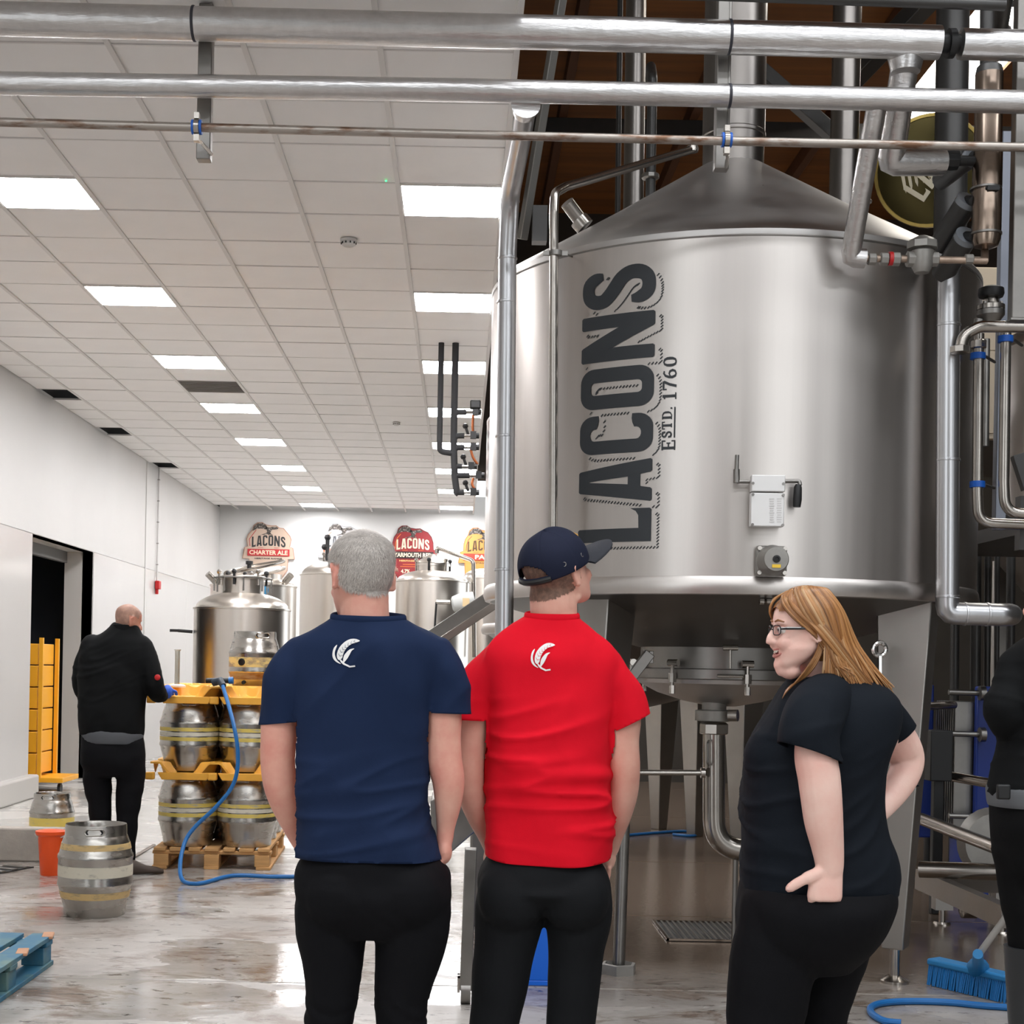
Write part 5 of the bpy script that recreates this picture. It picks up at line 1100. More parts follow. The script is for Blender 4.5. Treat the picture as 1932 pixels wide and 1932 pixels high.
def head(mb, M, jaw=1.0, nose=1.0, chin2=0, wide=1.0):
    rs = []
    for z, f, b, w in HEADR:
        w *= wide*(jaw if z < .3 else 1); e = 2.25; rg = []
        for j in range(32):
            a = 2*pi*j/32; rg.append(M @ V((w*sup(a,e), (f+b)/2+(f-b)/2*sup(a-pi/2,e), z)))
        rs.append(rg)
    mb.loft(rs)
    T = lambda *p: M @ V(p); s = M.to_scale()[0]
    # nose: bridge to tip to nostrils
    mb.sweep([T(0,.36,.56), T(0,.40,.49), T(0,.465*nose,.40), T(0,.485*nose,.355), T(0,.40,.315)], [s*.035, s*.042, s*.052, s*.056, s*.035], 12)
    for x in (-1, 1):
        mb.ball(T(x*.05,.415,.34), s*.042, 10); mb.ball(T(x*.14,.315,.33), s*.105, 12)                # nostril wing, cheek
        mb.sweep([T(x*.03,.385,.575), T(x*.13,.37,.585), T(x*.22,.32,.565)], [s*.025,s*.032,s*.02], 10) # brow
    mb.ball(T(0,.335,.06), s*.085, 12)                                                              # chin
    if chin2: mb.ball(T(0,.20,-.03), s*.17*chin2, 14, (1,1.3,.75)); mb.ball(T(0,.3,.0), s*.12*chin2, 12)
    mb.sweep([T(-.09,.345,.235), T(-.04,.38,.25), T(0,.39,.246), T(.04,.38,.25), T(.09,.345,.235)], [s*.018,s*.026,s*.027,s*.026,s*.018], 8)
    mb.sweep([T(-.08,.34,.17), T(0,.38,.155), T(.08,.34,.17)], [s*.02,s*.03,s*.02], 8)
    for x in (-1, 1):                                                                              # ears
        E = M @ Matrix.Translation((x*.318*wide,-.03,.455)) @ Matrix.Rotation(x*.38,4,'Z') @ Matrix.Rotation(-.15,4,'X')
        mb.ball(E @ V((x*.02,-.02,0)), s*.1, 12, (.28,.62,1.15), M.to_3x3().normalized() @ Matrix.Rotation(x*.38,3,'Z'))
        lp = [E @ V((x*(.03+.03*max(0,cos(a-2.2))), -.02+.085*cos(a), .02+.135*sin(a))) for a in np.linspace(-2.0,2.9,14)]
        mb.sweep(lp, [s*.02]*13+[s*.014], 8); mb.ball(E @ V((x*.02,.0,-.115)), s*.035, 8)
def flow_hair(name, me_head, M, keep, dirf, n, ln, wd, m, parent, lift=.25, seed=3):
    "short hair: thin blades rooted all over the scalp, lying along dirf"
    rnd = random.Random(seed); mi = M.inverted(); mb = MB(); fs = []
    for p in me_head.polygons:
        c = mi @ (p.center+wloc(parent))
        if keep(c): fs.append(p)
    if not fs: return None
    ar = np.cumsum([p.area for p in fs]); tot = ar[-1]; s = M.to_scale()[0]; off = wloc(parent); R3 = M.to_3x3()
    for _ in range(n):
        p = fs[int(np.searchsorted(ar, rnd.random()*tot))]; vs = [me_head.vertices[i].co for i in p.vertices]
        a, b = rnd.random(), rnd.random(); w0 = vs[0]*(1-a)+vs[1]*a; w1 = vs[-1]*(1-a)+vs[-2]*a; q = w0*(1-b)+w1*b+off
        nn = p.normal; dl = dirf(mi @ q); d = (R3 @ V(dl)); d = (d-nn*d.dot(nn)); 
        if d.length < 1e-6: continue
        d.normalize(); d = (d+nn*(lift+rnd.uniform(-.1,.2))+V((rnd.uniform(-.25,.25),rnd.uniform(-.25,.25),rnd.uniform(-.25,.25)))).normalized()
        L = ln*rnd.uniform(.7,1.2); t = d.cross(nn).normalized()*wd; q0 = q-nn*.002
        e = q0+d*L; mid = q0+d*L*.55+nn*.001
        mb.add([q0-t, q0+t, mid+t*.8, mid-t*.8, e], [(0,1,2,3),(3,2,4)])
    return obj(name, mb, m, parent, smooth=0, kind='stuff', fixn=False)
def hairmat(name, cols, rough=.45):
    m = bpy.data.materials.new(name); m.use_nodes = True; N = m.node_tree.nodes; L = m.node_tree.links; g = N.new('ShaderNodeNewGeometry'); r = N.new('ShaderNodeValToRGB')
    L.new(g.outputs['Random Per Island'], r.inputs[0]); e = r.color_ramp.elements; k = len(cols)
    e[0].color = rgb(*cols[0]); e[1].color = rgb(*cols[-1])
    for i, c in enumerate(cols[1:-1]): x = e.new((i+1)/(k-1)); x.color = rgb(*c)
    b = N['Principled BSDF']; L.new(r.outputs[0], b.inputs['Base Color']); b.inputs['Roughness'].default_value = rough; return m
def skinm(name, a, b): return mat(name, a, .48, 0, col2=b, thr=(.35,.68), vscale=(9,9,9), bump=.05, bscale=(220,220,220), spec=.35, sss=.04)
def cloth(name, c, v=.06, rough=.85): return mat(name, c, rough, 0, vary=v, vscale=(7,7,7), bump=.12, bscale=(500,500,500), spec=.15)
m_skA = skinm('skin ruddy', (232,178,158), (220,150,134)); m_skB = skinm('skin fair', (236,186,166), (224,160,142)); m_skC = skinm('skin pale', (242,204,190), (236,184,170)); m_skD = skinm('skin tan', (196,140,118), (186,122,104))
m_navy = cloth('navy jersey', (27,41,70)); m_redc = cloth('red jersey', (222,16,38)); m_blk = cloth('black jersey', (19,24,31)); m_tr = cloth('black trousers', (15,15,18)); m_tr2 = cloth('charcoal trousers', (25,26,28))
m_fleece = cloth('black fleece', (16,17,18)); m_print = mat('white print', (236,234,232), .6); m_shoe = mat('black shoe', (20,20,21), .5)
def folds(amp, hor, vert, z0, z1):
    "cloth folds: horizontal creases gather between heights z0..z1, drapes hang elsewhere"
    def rid(p): return max(0, 1-3.2*abs(noise.noise(p)))**1.3
    def f(c, n):
        w = max(0, 1-abs((c.z-(z0+z1)/2)/((z1-z0)/2)))**.6 if z0 < c.z < z1 else 0
        k = noise.noise(V((c.x*2.3+5, c.y*2.3, c.z*2.3)))
        a = rid(V((c.x*2.6+c.z*2, c.y*2.6, c.z*15-c.x*3.5+k*3)))*hor*w*(.5+k)
        b = noise.noise(V((c.x*8+2.2*c.z+k*2, c.y*8, c.z*1.8)))*vert
        d = rid(V((c.x*6-3.2*c.z, c.y*6, c.z*2.6+c.x*2)))*.55*vert*(.4+k)
        return amp*(a+b+d+.8*k)
    return f
EMB = {'ear': [(1.0,.07),(.82,.0),(.62,.02),(.42,.13),(.25,.31),(.17,.52),(.19,.68),(.27,.735),(.36,.66),(.38,.585),(.43,.45),(.53,.30),(.69,.18),(.86,.13)],
 'leaf': [(.18,.21),(.07,.30),(.015,.48),(.03,.66),(.15,.80),(.32,.87),(.18,.74),(.11,.60),(.10,.44)],
 'leaf.': [(.80,.34),(.65,.36),(.53,.45),(.42,.60),(.40,.83),(.53,.71),(.63,.55),(.70,.42)],
 'stem': [(.27,.74),(.33,.83),(.41,.90),(.61,.985),(.82,.96),(.81,.905),(.63,.93),(.47,.86),(.37,.77),(.32,.72)]}
def emblem(person_o, shirt_me, shirt_off, x0, y0, x1, y1, d, dark):
    bv = BVHTree.FromPolygons([v.co+shirt_off for v in shirt_me.vertices], [p.vertices[:] for p in shirt_me.polygons])
    def on(u, v, lift):
        q = P(x0+(x1-x0)*u, y0+(y1-y0)*v, d-1.0); dr = (P(x0+(x1-x0)*u, y0+(y1-y0)*v, d)-q).normalized(); h = bv.ray_cast(q, dr)
        p = h[0] if h[0] else P(x0+(x1-x0)*u, y0+(y1-y0)*v, d); nn = h[1] if h[0] else V((0,-1,0))
        if nn.y > 0: nn = -nn
        return p+nn*lift
    t = MB()
    for k, poly in EMB.items():
        n_ = len(poly); cl = smoothpath([V((a, b, 0)) for a, b in [poly[-1]]+poly+[poly[0], poly[1]]], 4)[4:-4]; pl = [(q.x, q.y) for q in cl][:-1] if k != 'stem' else poly
        vs, fs = tri_fine(pl, .14); t.add([on(a, b, .0035) for a, b in vs], fs)
    o = obj('back_emblem', t, m_print, person_o, smooth=60, label='small white printed wheat-ear emblem')
    c = MB()
    for i in range(7):
        s = i/6; a = V((.28+.50*s**1.4, .60-.5*s**.75)); tx = V((.35+.6*s, -1+.75*s)).normalized(); nx = V((-tx.y, tx.x)); w = .095*(1-.45*s)
        for sg in (-1, 1):
            e = a+tx*.07+nx*sg*w; f_ = V((nx.x,nx.y))*0+tx*.018
            c.add([on(*(a-f_*.6), .0045), on(*(e-f_*.3), .0045), on(*(e+f_*.3), .0045), on(*(a+f_*.6), .0045)], [(0,1,2,3)])
    obj('emblem_grain', c, dark, o, smooth=0)
def shoes(root, pts, m=None):
    for p, a in pts:
        R = Matrix.Rotation(a,3,'Z'); mb = MB(); rs = []
        for y, w, h in ((-.10,.036,.06),(-.06,.042,.09),(.0,.043,.10),(.08,.05,.06),(.15,.048,.045),(.19,.03,.03)):
            rs.append([p+R @ V((w*cos(t), y, max(.002, h/2+h/2*sin(t)))) for t in np.linspace(0,2*pi,14,False)])
        mb.loft(rs); obj('shoe', mb, m or m_shoe, root, smooth=60)
def fingers(mb, base, dirs, r=.0085):
    for b, d, l in zip(base, dirs, (.068,.076,.07,.056)):
        d = V(d).normalized(); mb.sweep([b, b+d*l*.45, b+d*l*.8, b+d*l], [r, r*.97, r*.85, r*.55], 8); mb.ball(b+d*l, r*.6, 8)

# ---------------------------------------------------------------- man in the navy T-shirt
d0 = 4.0; base = floor_at(690, 2245); base = V((P(690,1900,d0).x, d0, 0))
sh = MB(); rings(sh, [(646,734,1150,.0,.062),(640,740,1163,.0,.066),(622,760,1175,.0,.078),(592,792,1190,.0,.09),(562,826,1208,.0,.105),(548,842,1232,.005,.118),(545,840,1270,.01,.128),(552,822,1320,.01,.132),(556,810,1400,.01,.13),(557,808,1480,.01,.13),(559,812,1550,.01,.134),(556,824,1585,.01,.143),(553,834,1625,.01,.141),(552,838,1700,.01,.141)], d0)
limb(sh, [(590,1236,.0,46),(556,1278,.0,46),(532,1322,.0,42),(520,1400,.0,44)], d0, close=False)
limb(sh, [(798,1236,.0,48),(822,1272,.0,47),(836,1310,.0,44),(846,1392,.0,47)], d0, close=False)
me = organic(sh, .0075, 7); warp(me, folds(.0135, 1.4, 1.25, .84, 1.2))
cut(me, P(700,1165,d0), V((0,-.12,1)), lambda c: c.z > P(700,1182,d0).z and abs(c.x-P(690,1165,d0).x) < .12)
cut(me, P(690,1617,d0), V((0,0,-1)), lambda c: c.z < P(690,1560,d0).z)
cut(me, P(527,1364,d0), (P(516,1410,d0)-P(530,1340,d0)).normalized()+V((.28,0,0)), lambda c: c.x < P(562,1360,d0).x and c.z < P(520,1320,d0).z)
cut(me, P(838,1345,d0), (P(846,1392,d0)-P(836,1320,d0)).normalized()+V((-.18,0,0)), lambda c: c.x > P(812,1360,d0).x and c.z < P(520,1310,d0).z and c.z > P(840,1420,d0).z)
shirt_me = me
bd = MB(); rings(bd, [(650,728,1140,.0,.055),(648,730,1165,.0,.056),(615,770,1205,.0,.075),(590,798,1245,.0,.092),(585,795,1320,.01,.1),(580,785,1480,.01,.11),(580,800,1600,.01,.11),(600,800,1690,.01,.09),(640,765,1730,.01,.06)], d0)
limb(bd, [(592,1246,.0,31),(552,1288,.0,33),(530,1345,.0,36),(526,1390,.0,34.5),(524,1437,.005,33),(530,1485,.02,32),(544,1530,.05,27),(560,1572,.09,20),(574,1600,.11,17)], d0)
limb(bd, [(794,1246,.0,31),(822,1288,.0,33),(835,1345,.0,36),(836,1390,.0,34),(838,1432,.0,34),(846,1475,.0,31),(845,1520,.01,25),(841,1560,.02,18),(839,1588,.02,16)], d0)
bd.ball(P(521,1446,d0-.01), .018, 10); bd.ball(P(838,1438,d0-.03), .017, 10)
q = P(838,1606,d0+.02); bd.ball(q, .027, 12, (.85,1.25,1.35)); fingers(bd, [q+V((-.012,x,-.025)) for x in (-.028,-.01,.01,.028)], [(-.12,.05,-1)]*4); bd.sweep([q+V((-.01,.03,.01)), q+V((-.02,.05,-.02)), q+V((-.02,.055,-.05))], [.012,.011,.008], 8)
q = P(580,1618,d0+.12); bd.ball(q, .027, 12, (.85,1.25,1.35)); fingers(bd, [q+V((.0,x,-.025)) for x in (-.028,-.01,.01,.028)], [(.12,.05,-1)]*4); bd.sweep([q+V((.01,.03,.01)), q+V((.02,.05,-.02)), q+V((.02,.055,-.05))], [.012,.011,.008], 8)
for x in (620, 768): limb(bd, [(x,1740,.0,42),(x+2,1850,.0,32),(x-2,1960,.0,27),(x-4,2100,.0,26),(x-6,2210,.0,22)], d0)
M1 = headM(683,1085,d0-.005,166,28,-4,0); limb(bd, [(688,1120,.0,46),(688,1150,.0,46),(688,1185,.0,50)], d0)
head(bd, M1, 1.0, wide=1.06)
me = organic(bd, .0055, 4)
nv = skinobj('person', me, m_skA, None, base, tagv=('grey-haired man seen from behind in a navy T-shirt, hands in pockets', 'person'))
sho = skinobj('t_shirt', shirt_me, m_navy, nv, base, solid=.0028, label='navy short-sleeved T-shirt')
emblem(nv, shirt_me, base, 627, 1206, 680, 1260, d0, m_navy)
collar('collar', shirt_me, base, m_navy, sho, .011, lambda c: c.z+base.z > P(690,1190,d0).z and abs(c.x) < .15)
tr_ = MB(); rings(tr_, [(592,808,1570,.01,.105),(576,822,1606,.01,.122),(560,842,1632,.01,.14),(555,850,1655,.01,.146),(558,852,1690,.0,.146),(575,842,1725,.0,.13),(610,805,1765,.0,.09)], d0)
tr_.ball(P(828,1658,d0+.04), .045, 14, (.8,1.2,1.1))
for x in (640, 768): tr_.ball(P(x,1688,d0-.055), .098, 18, (1,.95,1.05))
limb(tr_, [(632,1660,.0,62),(628,1710,.0,72),(625,1760,.0,67),(628,1810,.0,59),(627,1865,.0,52),(622,1925,.0,47),(618,2000,.0,46),(614,2120,.0,44),(612,2215,.0,36)], d0)
limb(tr_, [(772,1660,.0,66),(776,1710,.0,76),(777,1760,.0,71),(769,1810,.0,63),(759,1865,.0,54),(758,1925,.0,48),(758,2000,.0,47),(756,2120,.0,45),(752,2215,.0,37)], d0)
me = organic(tr_, .008, 6)
def legf(zk, amp):
    return lambda c, n: amp*(noise.noise(V((c.x*7,c.y*7,c.z*26+c.x*14+3*noise.noise(c*6))))*(1.6 if c.z < zk else .35)+.5*noise.noise(V((c.x*8,c.y*8,c.z*5))))
warp(me, legf(.52, .0042)); cut(me, P(690,1606,d0), V((0,0,1)), lambda c: c.z > P(690,1640,d0).z)
t_o = skinobj('trousers', me, m_tr, nv, base, solid=.003, label='tight black jeans')
shoes(nv, [(V((P(612,2240,d0).x,d0,0)), .1), (V((P(752,2240,d0).x,d0,0)), -.1)])
m_gh = hairmat('grey hair', [(176,168,161),(206,198,190),(226,219,211),(192,184,177)])
hk = lambda c: c.z > .60-.0*c.x and (c.z > .74 or c.y < .18+.1*(c.z-.6)) or (c.y < -.05 and c.z > .22+.55*max(0,c.y+.33)+.9*max(0,abs(c.x)-.26)) and c.z > .22
hk1 = lambda c: c.z > .2 and hk(c) and not (abs(c.x) > .325 and c.z < .62)
def cap_from(me, M, keep, off, base, grow):
    mi = M.inverted(); bm = bmesh.new(); bm.from_mesh(me)
    bmesh.ops.delete(bm, geom=[f for f in bm.faces if not keep(mi @ (f.calc_center_median()+base))], context='FACES')
    bm.normal_update()
    for v in bm.verts: v.co += v.normal*(off+grow*noise.noise(v.co*40))
    out = bpy.data.meshes.new('cap'); bm.to_mesh(out); bm.free(); return out
cm = cap_from(nv.data, M1, hk1, .003, base, .001)
for v in cm.vertices: v.co += base
hr = skinobj('hair', cm, mat('grey hair base', (182,174,167), .7, col2=(158,150,144), thr=(.4,.6), vscale=(60,60,60)), nv, base, label='short cropped silver-grey hair')
crown = V((.03,-.2,.97))
flow_hair('hair_strands', hr.data, M1, lambda c: True, lambda c: (c-crown)*V((1,1,1)).length+V((0,-.05,-.25)) if c.z < .9 else (c-crown)+V((.12*(c.y+.2),-.12*c.x,0)), 34000, .015, .00033, m_gh, hr, .12)

# ---------------------------------------------------------------- man in the red T-shirt and cap
d0 = 4.2; base = V((P(1030,1900,d0).x, d0, 0))
sh = MB(); rings(sh, [(1002,1088,1148,.0,.066),(994,1096,1161,.0,.07),(972,1116,1175,.0,.082),(945,1142,1193,.0,.095),(918,1166,1215,.0,.11),(905,1178,1245,.0,.122),(905,1172,1290,.01,.132),(912,1158,1340,.01,.135),(915,1148,1420,.01,.136),(917,1150,1500,.01,.139),(915,1158,1560,.01,.142),(912,1152,1600,.01,.144),(909,1146,1650,.01,.143),(908,1146,1710,.01,.143)], d0)
limb(sh, [(948,1246,.0,46),(915,1290,.0,45),(896,1330,.0,42),(884,1410,.0,44)], d0, close=False)
limb(sh, [(1134,1246,.0,48),(1160,1288,.0,47),(1180,1330,.0,45),(1196,1420,.0,48)], d0, close=False)
me = organic(sh, .0075, 7); warp(me, folds(.0135, 1.7, 1.1, .84, 1.34))
cut(me, P(1045,1162,d0), V((.0,-.12,1)), lambda c: c.z > P(1045,1180,d0).z and abs(c.x-P(1045,1165,d0).x) < .13)
def hemr(me, px, py, d0):
    bm = bmesh.new(); bm.from_mesh(me); bm.free()
    cut(me, P(px,py,d0), V((0,.14,-1)), lambda c: c.z < P(px,py-50,d0).z)
hemr(me, 1030, 1612, d0)
cut(me, P(888,1358,d0), (P(884,1410,d0)-P(897,1330,d0)).normalized()+V((.1,0,0)), lambda c: c.x < P(914,1360,d0).x and c.z < P(890,1330,d0).z and c.z > P(890,1450,d0).z)
cut(me, P(1187,1364,d0), (P(1196,1420,d0)-P(1180,1335,d0)).normalized()+V((.28,0,0)), lambda c: c.x > P(1158,1360,d0).x and c.z < P(1190,1330,d0).z and c.z > P(1190,1460,d0).z)
shirt_me = me
bd = MB(); rings(bd, [(1008,1086,1140,.0,.058),(1006,1088,1168,.0,.06),(970,1115,1210,.0,.075),(945,1138,1250,.0,.095),(940,1134,1320,.01,.105),(940,1128,1480,.01,.115),(945,1120,1600,.01,.11),(950,1110,1660,.0,.09),(985,1070,1690,.0,.06)], d0)
limb(bd, [(950,1256,.0,30),(912,1298,.0,32),(896,1345,.0,34),(890,1385,.0,31),(884,1440,.0,30),(888,1490,.02,28),(902,1535,.05,24),(918,1575,.09,18),(928,1600,.11,16)], d0)
limb(bd, [(1130,1256,.0,31),(1160,1296,.0,33),(1174,1350,.0,35),(1175,1400,.0,31),(1178,1448,.0,30),(1176,1495,.02,28),(1168,1540,.05,23),(1158,1580,.09,17),(1152,1602,.11,16)], d0)
bd.ball(P(1190,1462,d0-.01), .016, 10); bd.ball(P(874,1452,d0-.01), .016, 10)
for x, s in ((926,1),(1148,-1)):
    q = P(x,1618,d0+.12); bd.ball(q, .027, 12, (.85,1.25,1.35)); fingers(bd, [q+V((0,y,-.025)) for y in (-.028,-.01,.01,.028)], [(s*.12,.05,-1)]*4); bd.sweep([q+V((s*.01,.03,.01)), q+V((s*.02,.05,-.02)), q+V((s*.02,.055,-.05))], [.012,.011,.008], 8)
for x in (950, 1086): limb(bd, [(x,1740,.0,40),(x-7,1850,.0,32),(x-16,1960,.0,28),(x-20,2080,.0,26),(x-24,2170,.0,22)], d0)
M2 = headM(1049,1080,d0,152,-48,25,0); limb(bd, [(1046,1105,.012,44),(1044,1135,.0,45),(1046,1172,.012,44)], d0)
head(bd, M2, 1.0, wide=1.05)
bd.ball(P(1058,1140,d0-.03), .035, 12, (1.2,.6,.5)); bd.ball(P(1074,1128,d0-.01), .03, 12, (1.2,.7,.5))
me = organic(bd, .0055, 4)
rd_ = skinobj('person', me, m_skB, None, base, tagv=('man in a bright red T-shirt and navy cap looking up at the vessel', 'person'))
sho = skinobj('t_shirt', shirt_me, m_redc, rd_, base, solid=.0028, label='bright red short-sleeved T-shirt')
emblem(rd_, shirt_me, base, 1001, 1214, 1047, 1267, d0, m_redc)
collar('collar', shirt_me, base, m_redc, sho, .011, lambda c: c.z+base.z > P(1045,1195,d0).z and abs(c.x) < .15)
tr_ = MB(); rings(tr_, [(938,1120,1572,.01,.105),(922,1132,1610,.01,.122),(905,1147,1638,.01,.142),(898,1153,1662,.01,.148),(900,1152,1680,.0,.146),(925,1130,1700,.0,.11)], d0)
for x in (965, 1085): tr_.ball(P(x,1690,d0-.05), .1, 18, (1,.95,1.05))
limb(tr_, [(966,1650,.0,58),(962,1700,.0,67),(958,1745,.0,64),(950,1800,.0,57),(943,1860,.0,52),(934,1925,.0,47),(928,2010,.0,46),(924,2100,.0,46),(922,2185,.0,44)], d0)
limb(tr_, [(1086,1650,.0,60),(1090,1700,.0,66),(1091,1745,.0,62),(1086,1800,.0,53),(1081,1860,.0,48),(1076,1925,.0,45),(1072,2010,.0,44),(1070,2100,.0,45),(1068,2185,.0,43)], d0)
me = organic(tr_, .008, 6); warp(me, lambda c, n: .0075*noise.noise(V((c.x*7+c.z*4,c.y*6,c.z*5)))+.004*noise.noise(V((c.x*12,c.y*12,c.z*9)))); cut(me, P(1030,1600,d0), V((0,0,1)), lambda c: c.z > P(1030,1630,d0).z)
skinobj('trousers', me, m_tr2, rd_, base, solid=.003, label='loose charcoal trousers')
shoes(rd_, [(V((P(922,2180,d0).x,d0,0)), .1), (V((P(1068,2180,d0).x,d0,0)), -.1)])
# cap: six-panel crown with a strap gap, visor and eyelets
m_cap = cloth('cap navy', (30,34,52), .08, .8)
C = M2 @ Matrix.Translation((0,.0,.60)) @ Matrix.Rotation(R_(0),4,'X')
def capp(a, e, g=1.0): return C @ V((.405*g*cos(e)**.9*cos(a), .47*g*cos(e)**.9*sin(a), .455*g*sin(e)*(1-.08*cos(a)**2)))
na, ne = 168, 44; mb = MB(); vs = []; fs = []
for j in range(ne+1):
    e = -.16+(pi/2+.16)*j/ne
    for i in range(na):
        a = 2*pi*i/na; seam = 1-.012*max(0, 1-abs(((a/(pi/3)) % 1)-.0)*16)-.012*max(0, 1-abs(1-((a/(pi/3)) % 1))*16); vs.append(capp(a, e, seam))
for j in range(ne):
    for i in range(na):
        k = (i+1) % na; a = 2*pi*(i+.5)/na; da = abs(((a-1.5*pi+pi) % (2*pi))-pi); e = -.16+(pi/2+.16)*(j+.5)/ne
        if da < .62 and -.02 < e < .34*sqrt(max(0,1-(da/.62)**2)): continue
        fs.append((j*na+i, j*na+k, (j+1)*na+k, (j+1)*na+i))
mb.add(vs, fs); cp = obj('cap', mb, m_cap, rd_, smooth=80, fixn=True, label='navy baseball cap'); sm = cp.modifiers.new('thickness','SOLIDIFY'); sm.thickness = .003; sm.offset = 1
obj('button', MB().ball(capp(0,pi/2,1.01), .009, 10, (1,1,.6)), m_cap, cp)
vz = MB(); top = []; bot = []
for j in range(7):
    t = j/6; rw = []
    for i in range(21):
        a = pi/2+(i/20-.5)*2.2; u = .40*cos(a); v_ = .465*sin(a); ext = t*.56*max(0,cos((a-pi/2)*1.38))**.6
        rw.append(C @ V((u*(1+.1*t), v_+ext, -.02-.05*t-.33*(u*(1+.1*t))**2+.02)))
    top.append(rw)
vs = [p for r in top for p in r]; dn = (C.to_3x3() @ V((0,0,-1))).normalized()*.005; n_ = len(vs); vs += [p+dn for p in vs]; fs = []
for j in range(6):
    for i in range(20): a = j*21+i; fs += [(a,a+1,a+22,a+21),(n_+a,n_+a+21,n_+a+22,n_+a+1)]
for i in range(20): fs += [(126+i,126+i+1,n_+126+i+1,n_+126+i)]
obj('visor', vz.add(vs, fs), cloth('cap visor', (52,53,58), .08, .8), cp, smooth=60, label='charcoal visor')
for a in (-.42, .28, pi+.42, pi-.28):
    p_ = capp(a, .16, 1.012); nn = (p_-C @ V((0,0,0))).normalized(); obj('eyelet', MB().sweep([p_+(nn.orthogonal().normalized()*cos(t)+nn.cross(nn.orthogonal().normalized())*sin(t))*.006 for t in np.linspace(0,2*pi,13)], .002, 6, False), m_dull, cp)
obj('strap', MB().sweep([capp(1.5*pi+t, -.11, 1.01) for t in np.linspace(-.7,.7,13)], .009, 8), m_black, cp)
gp = [capp(pi/2+t, .52+.04*sin(t*30), 1.012) for t in np.linspace(-.32,.32,15)]; obj('front_badge', MB().sweep(gp, .008, 6), mat('gold thread', (206,150,48), .5), cp)
hk2 = lambda c: .29 < c.z < .85 and c.y < .06-.9*max(0,.42-c.z) and abs(c.x) < .345 and not (abs(c.x) > .3 and c.z < .40)
cm = cap_from(rd_.data, M2, hk2, .0015, base, .0005)
for v in cm.vertices: v.co += base
hr = skinobj('hair', cm, mat('cropped brown hair', (112,86,74), .8, col2=(142,108,92), thr=(.4,.62), vscale=(70,70,70)), rd_, base, label='closely cropped hair under the cap')
flow_hair('hair_strands', hr.data, M2, lambda c: True, lambda c: V((0,-.2,-1)), 4500, .006, .0005, hairmat('brown stubble', [(92,72,62),(150,122,108),(116,92,80)]), hr, .2, 5)
# ---------------------------------------------------------------- woman with glasses, turned left
d0 = 3.9; base = V((P(1540,1900,d0).x, d0, 0))
sh = MB(); rings(sh, [(1515,1605,1255,.03,.07),(1505,1625,1270,.02,.085),(1482,1662,1292,.01,.12),(1464,1690,1320,.0,.15),(1445,1694,1352,.0,.17),(1424,1688,1385,.0,.18),(1410,1676,1420,.0,.185),(1408,1668,1455,.0,.185),(1402,1664,1500,.0,.185),(1398,1665,1535,.0,.185),(1400,1672,1570,.0,.19),(1398,1688,1610,.0,.195),(1397,1693,1645,.0,.195),(1400,1690,1690,.0,.19),(1402,1684,1760,.0,.185)], d0)
sh.ball(P(1462,1428,d0-.05), .078, 16, (1,1,1.0)); sh.ball(P(1474,1425,d0+.1), .075, 16)
sl_ = MB(); limb(sl_, [(1575,1312,-.03,40),(1556,1322,-.1,52),(1535,1352,-.16,56),(1526,1388,-.2,56),(1534,1430,-.215,51),(1540,1500,-.22,52)], d0, close=False)
limb(sh, [(1655,1335,.1,44),(1683,1372,.14,42),(1702,1400,.16,40),(1740,1460,.19,40)], d0, close=False)
me = organic(sh, .0075, 7); warp(me, folds(.011, 1.3, .7, .8, 1.3))
cut(me, P(1560,1268,d0), V((-.25,-.1,1)), lambda c: c.z > P(1560,1300,d0).z and abs(c.x-P(1560,1270,d0).x) < .14)
cut(me, P(1540,1690,d0), V((.09,0,-1)), lambda c: c.z < P(1540,1630,d0).z)
slm = organic(sl_, .0075, 5); warp(slm, folds(.006, 1, 1, 1.0, 1.4)); cut(slm, P(1540,1426,d0-.2), V((-.32,-.1,-1)), lambda c: c.z < P(1540,1370,d0-.2).z)
bm = bmesh.new(); bm.from_mesh(me); bm.from_mesh(slm); bm.to_mesh(me); bm.free()
cut(me, P(1697,1388,d0+.15), V((.62,.1,-.8)), lambda c: c.x > P(1672,1380,d0+.1).x and P(1600,1480,d0+.1).z < c.z < P(1600,1345,d0+.1).z)
shirt_me = me
bd = MB(); rings(bd, [(1530,1598,1240,.03,.055),(1528,1602,1268,.03,.06),(1500,1640,1300,.01,.1),(1480,1665,1340,.0,.13),(1450,1650,1420,.0,.15),(1440,1640,1540,.0,.15),(1440,1660,1640,.0,.16),(1440,1650,1740,.0,.15)], d0)
limb(bd, [(1562,1325,-.08,36),(1542,1375,-.17,37),(1539,1425,-.21,40),(1545,1465,-.22,40),(1549,1500,-.222,39),(1554,1550,-.215,36.5),(1561,1595,-.205,31),(1565,1630,-.2,27),(1565,1645,-.2,25)], d0)
bd.ball(P(1553,1500,d0-.247), .021, 12)
limb(bd, [(1655,1342,.1,36),(1688,1388,.155,37),(1706,1418,.18,35),(1712,1440,.18,31),(1702,1470,.16,29),(1682,1502,.12,25),(1655,1534,.06,21)], d0)
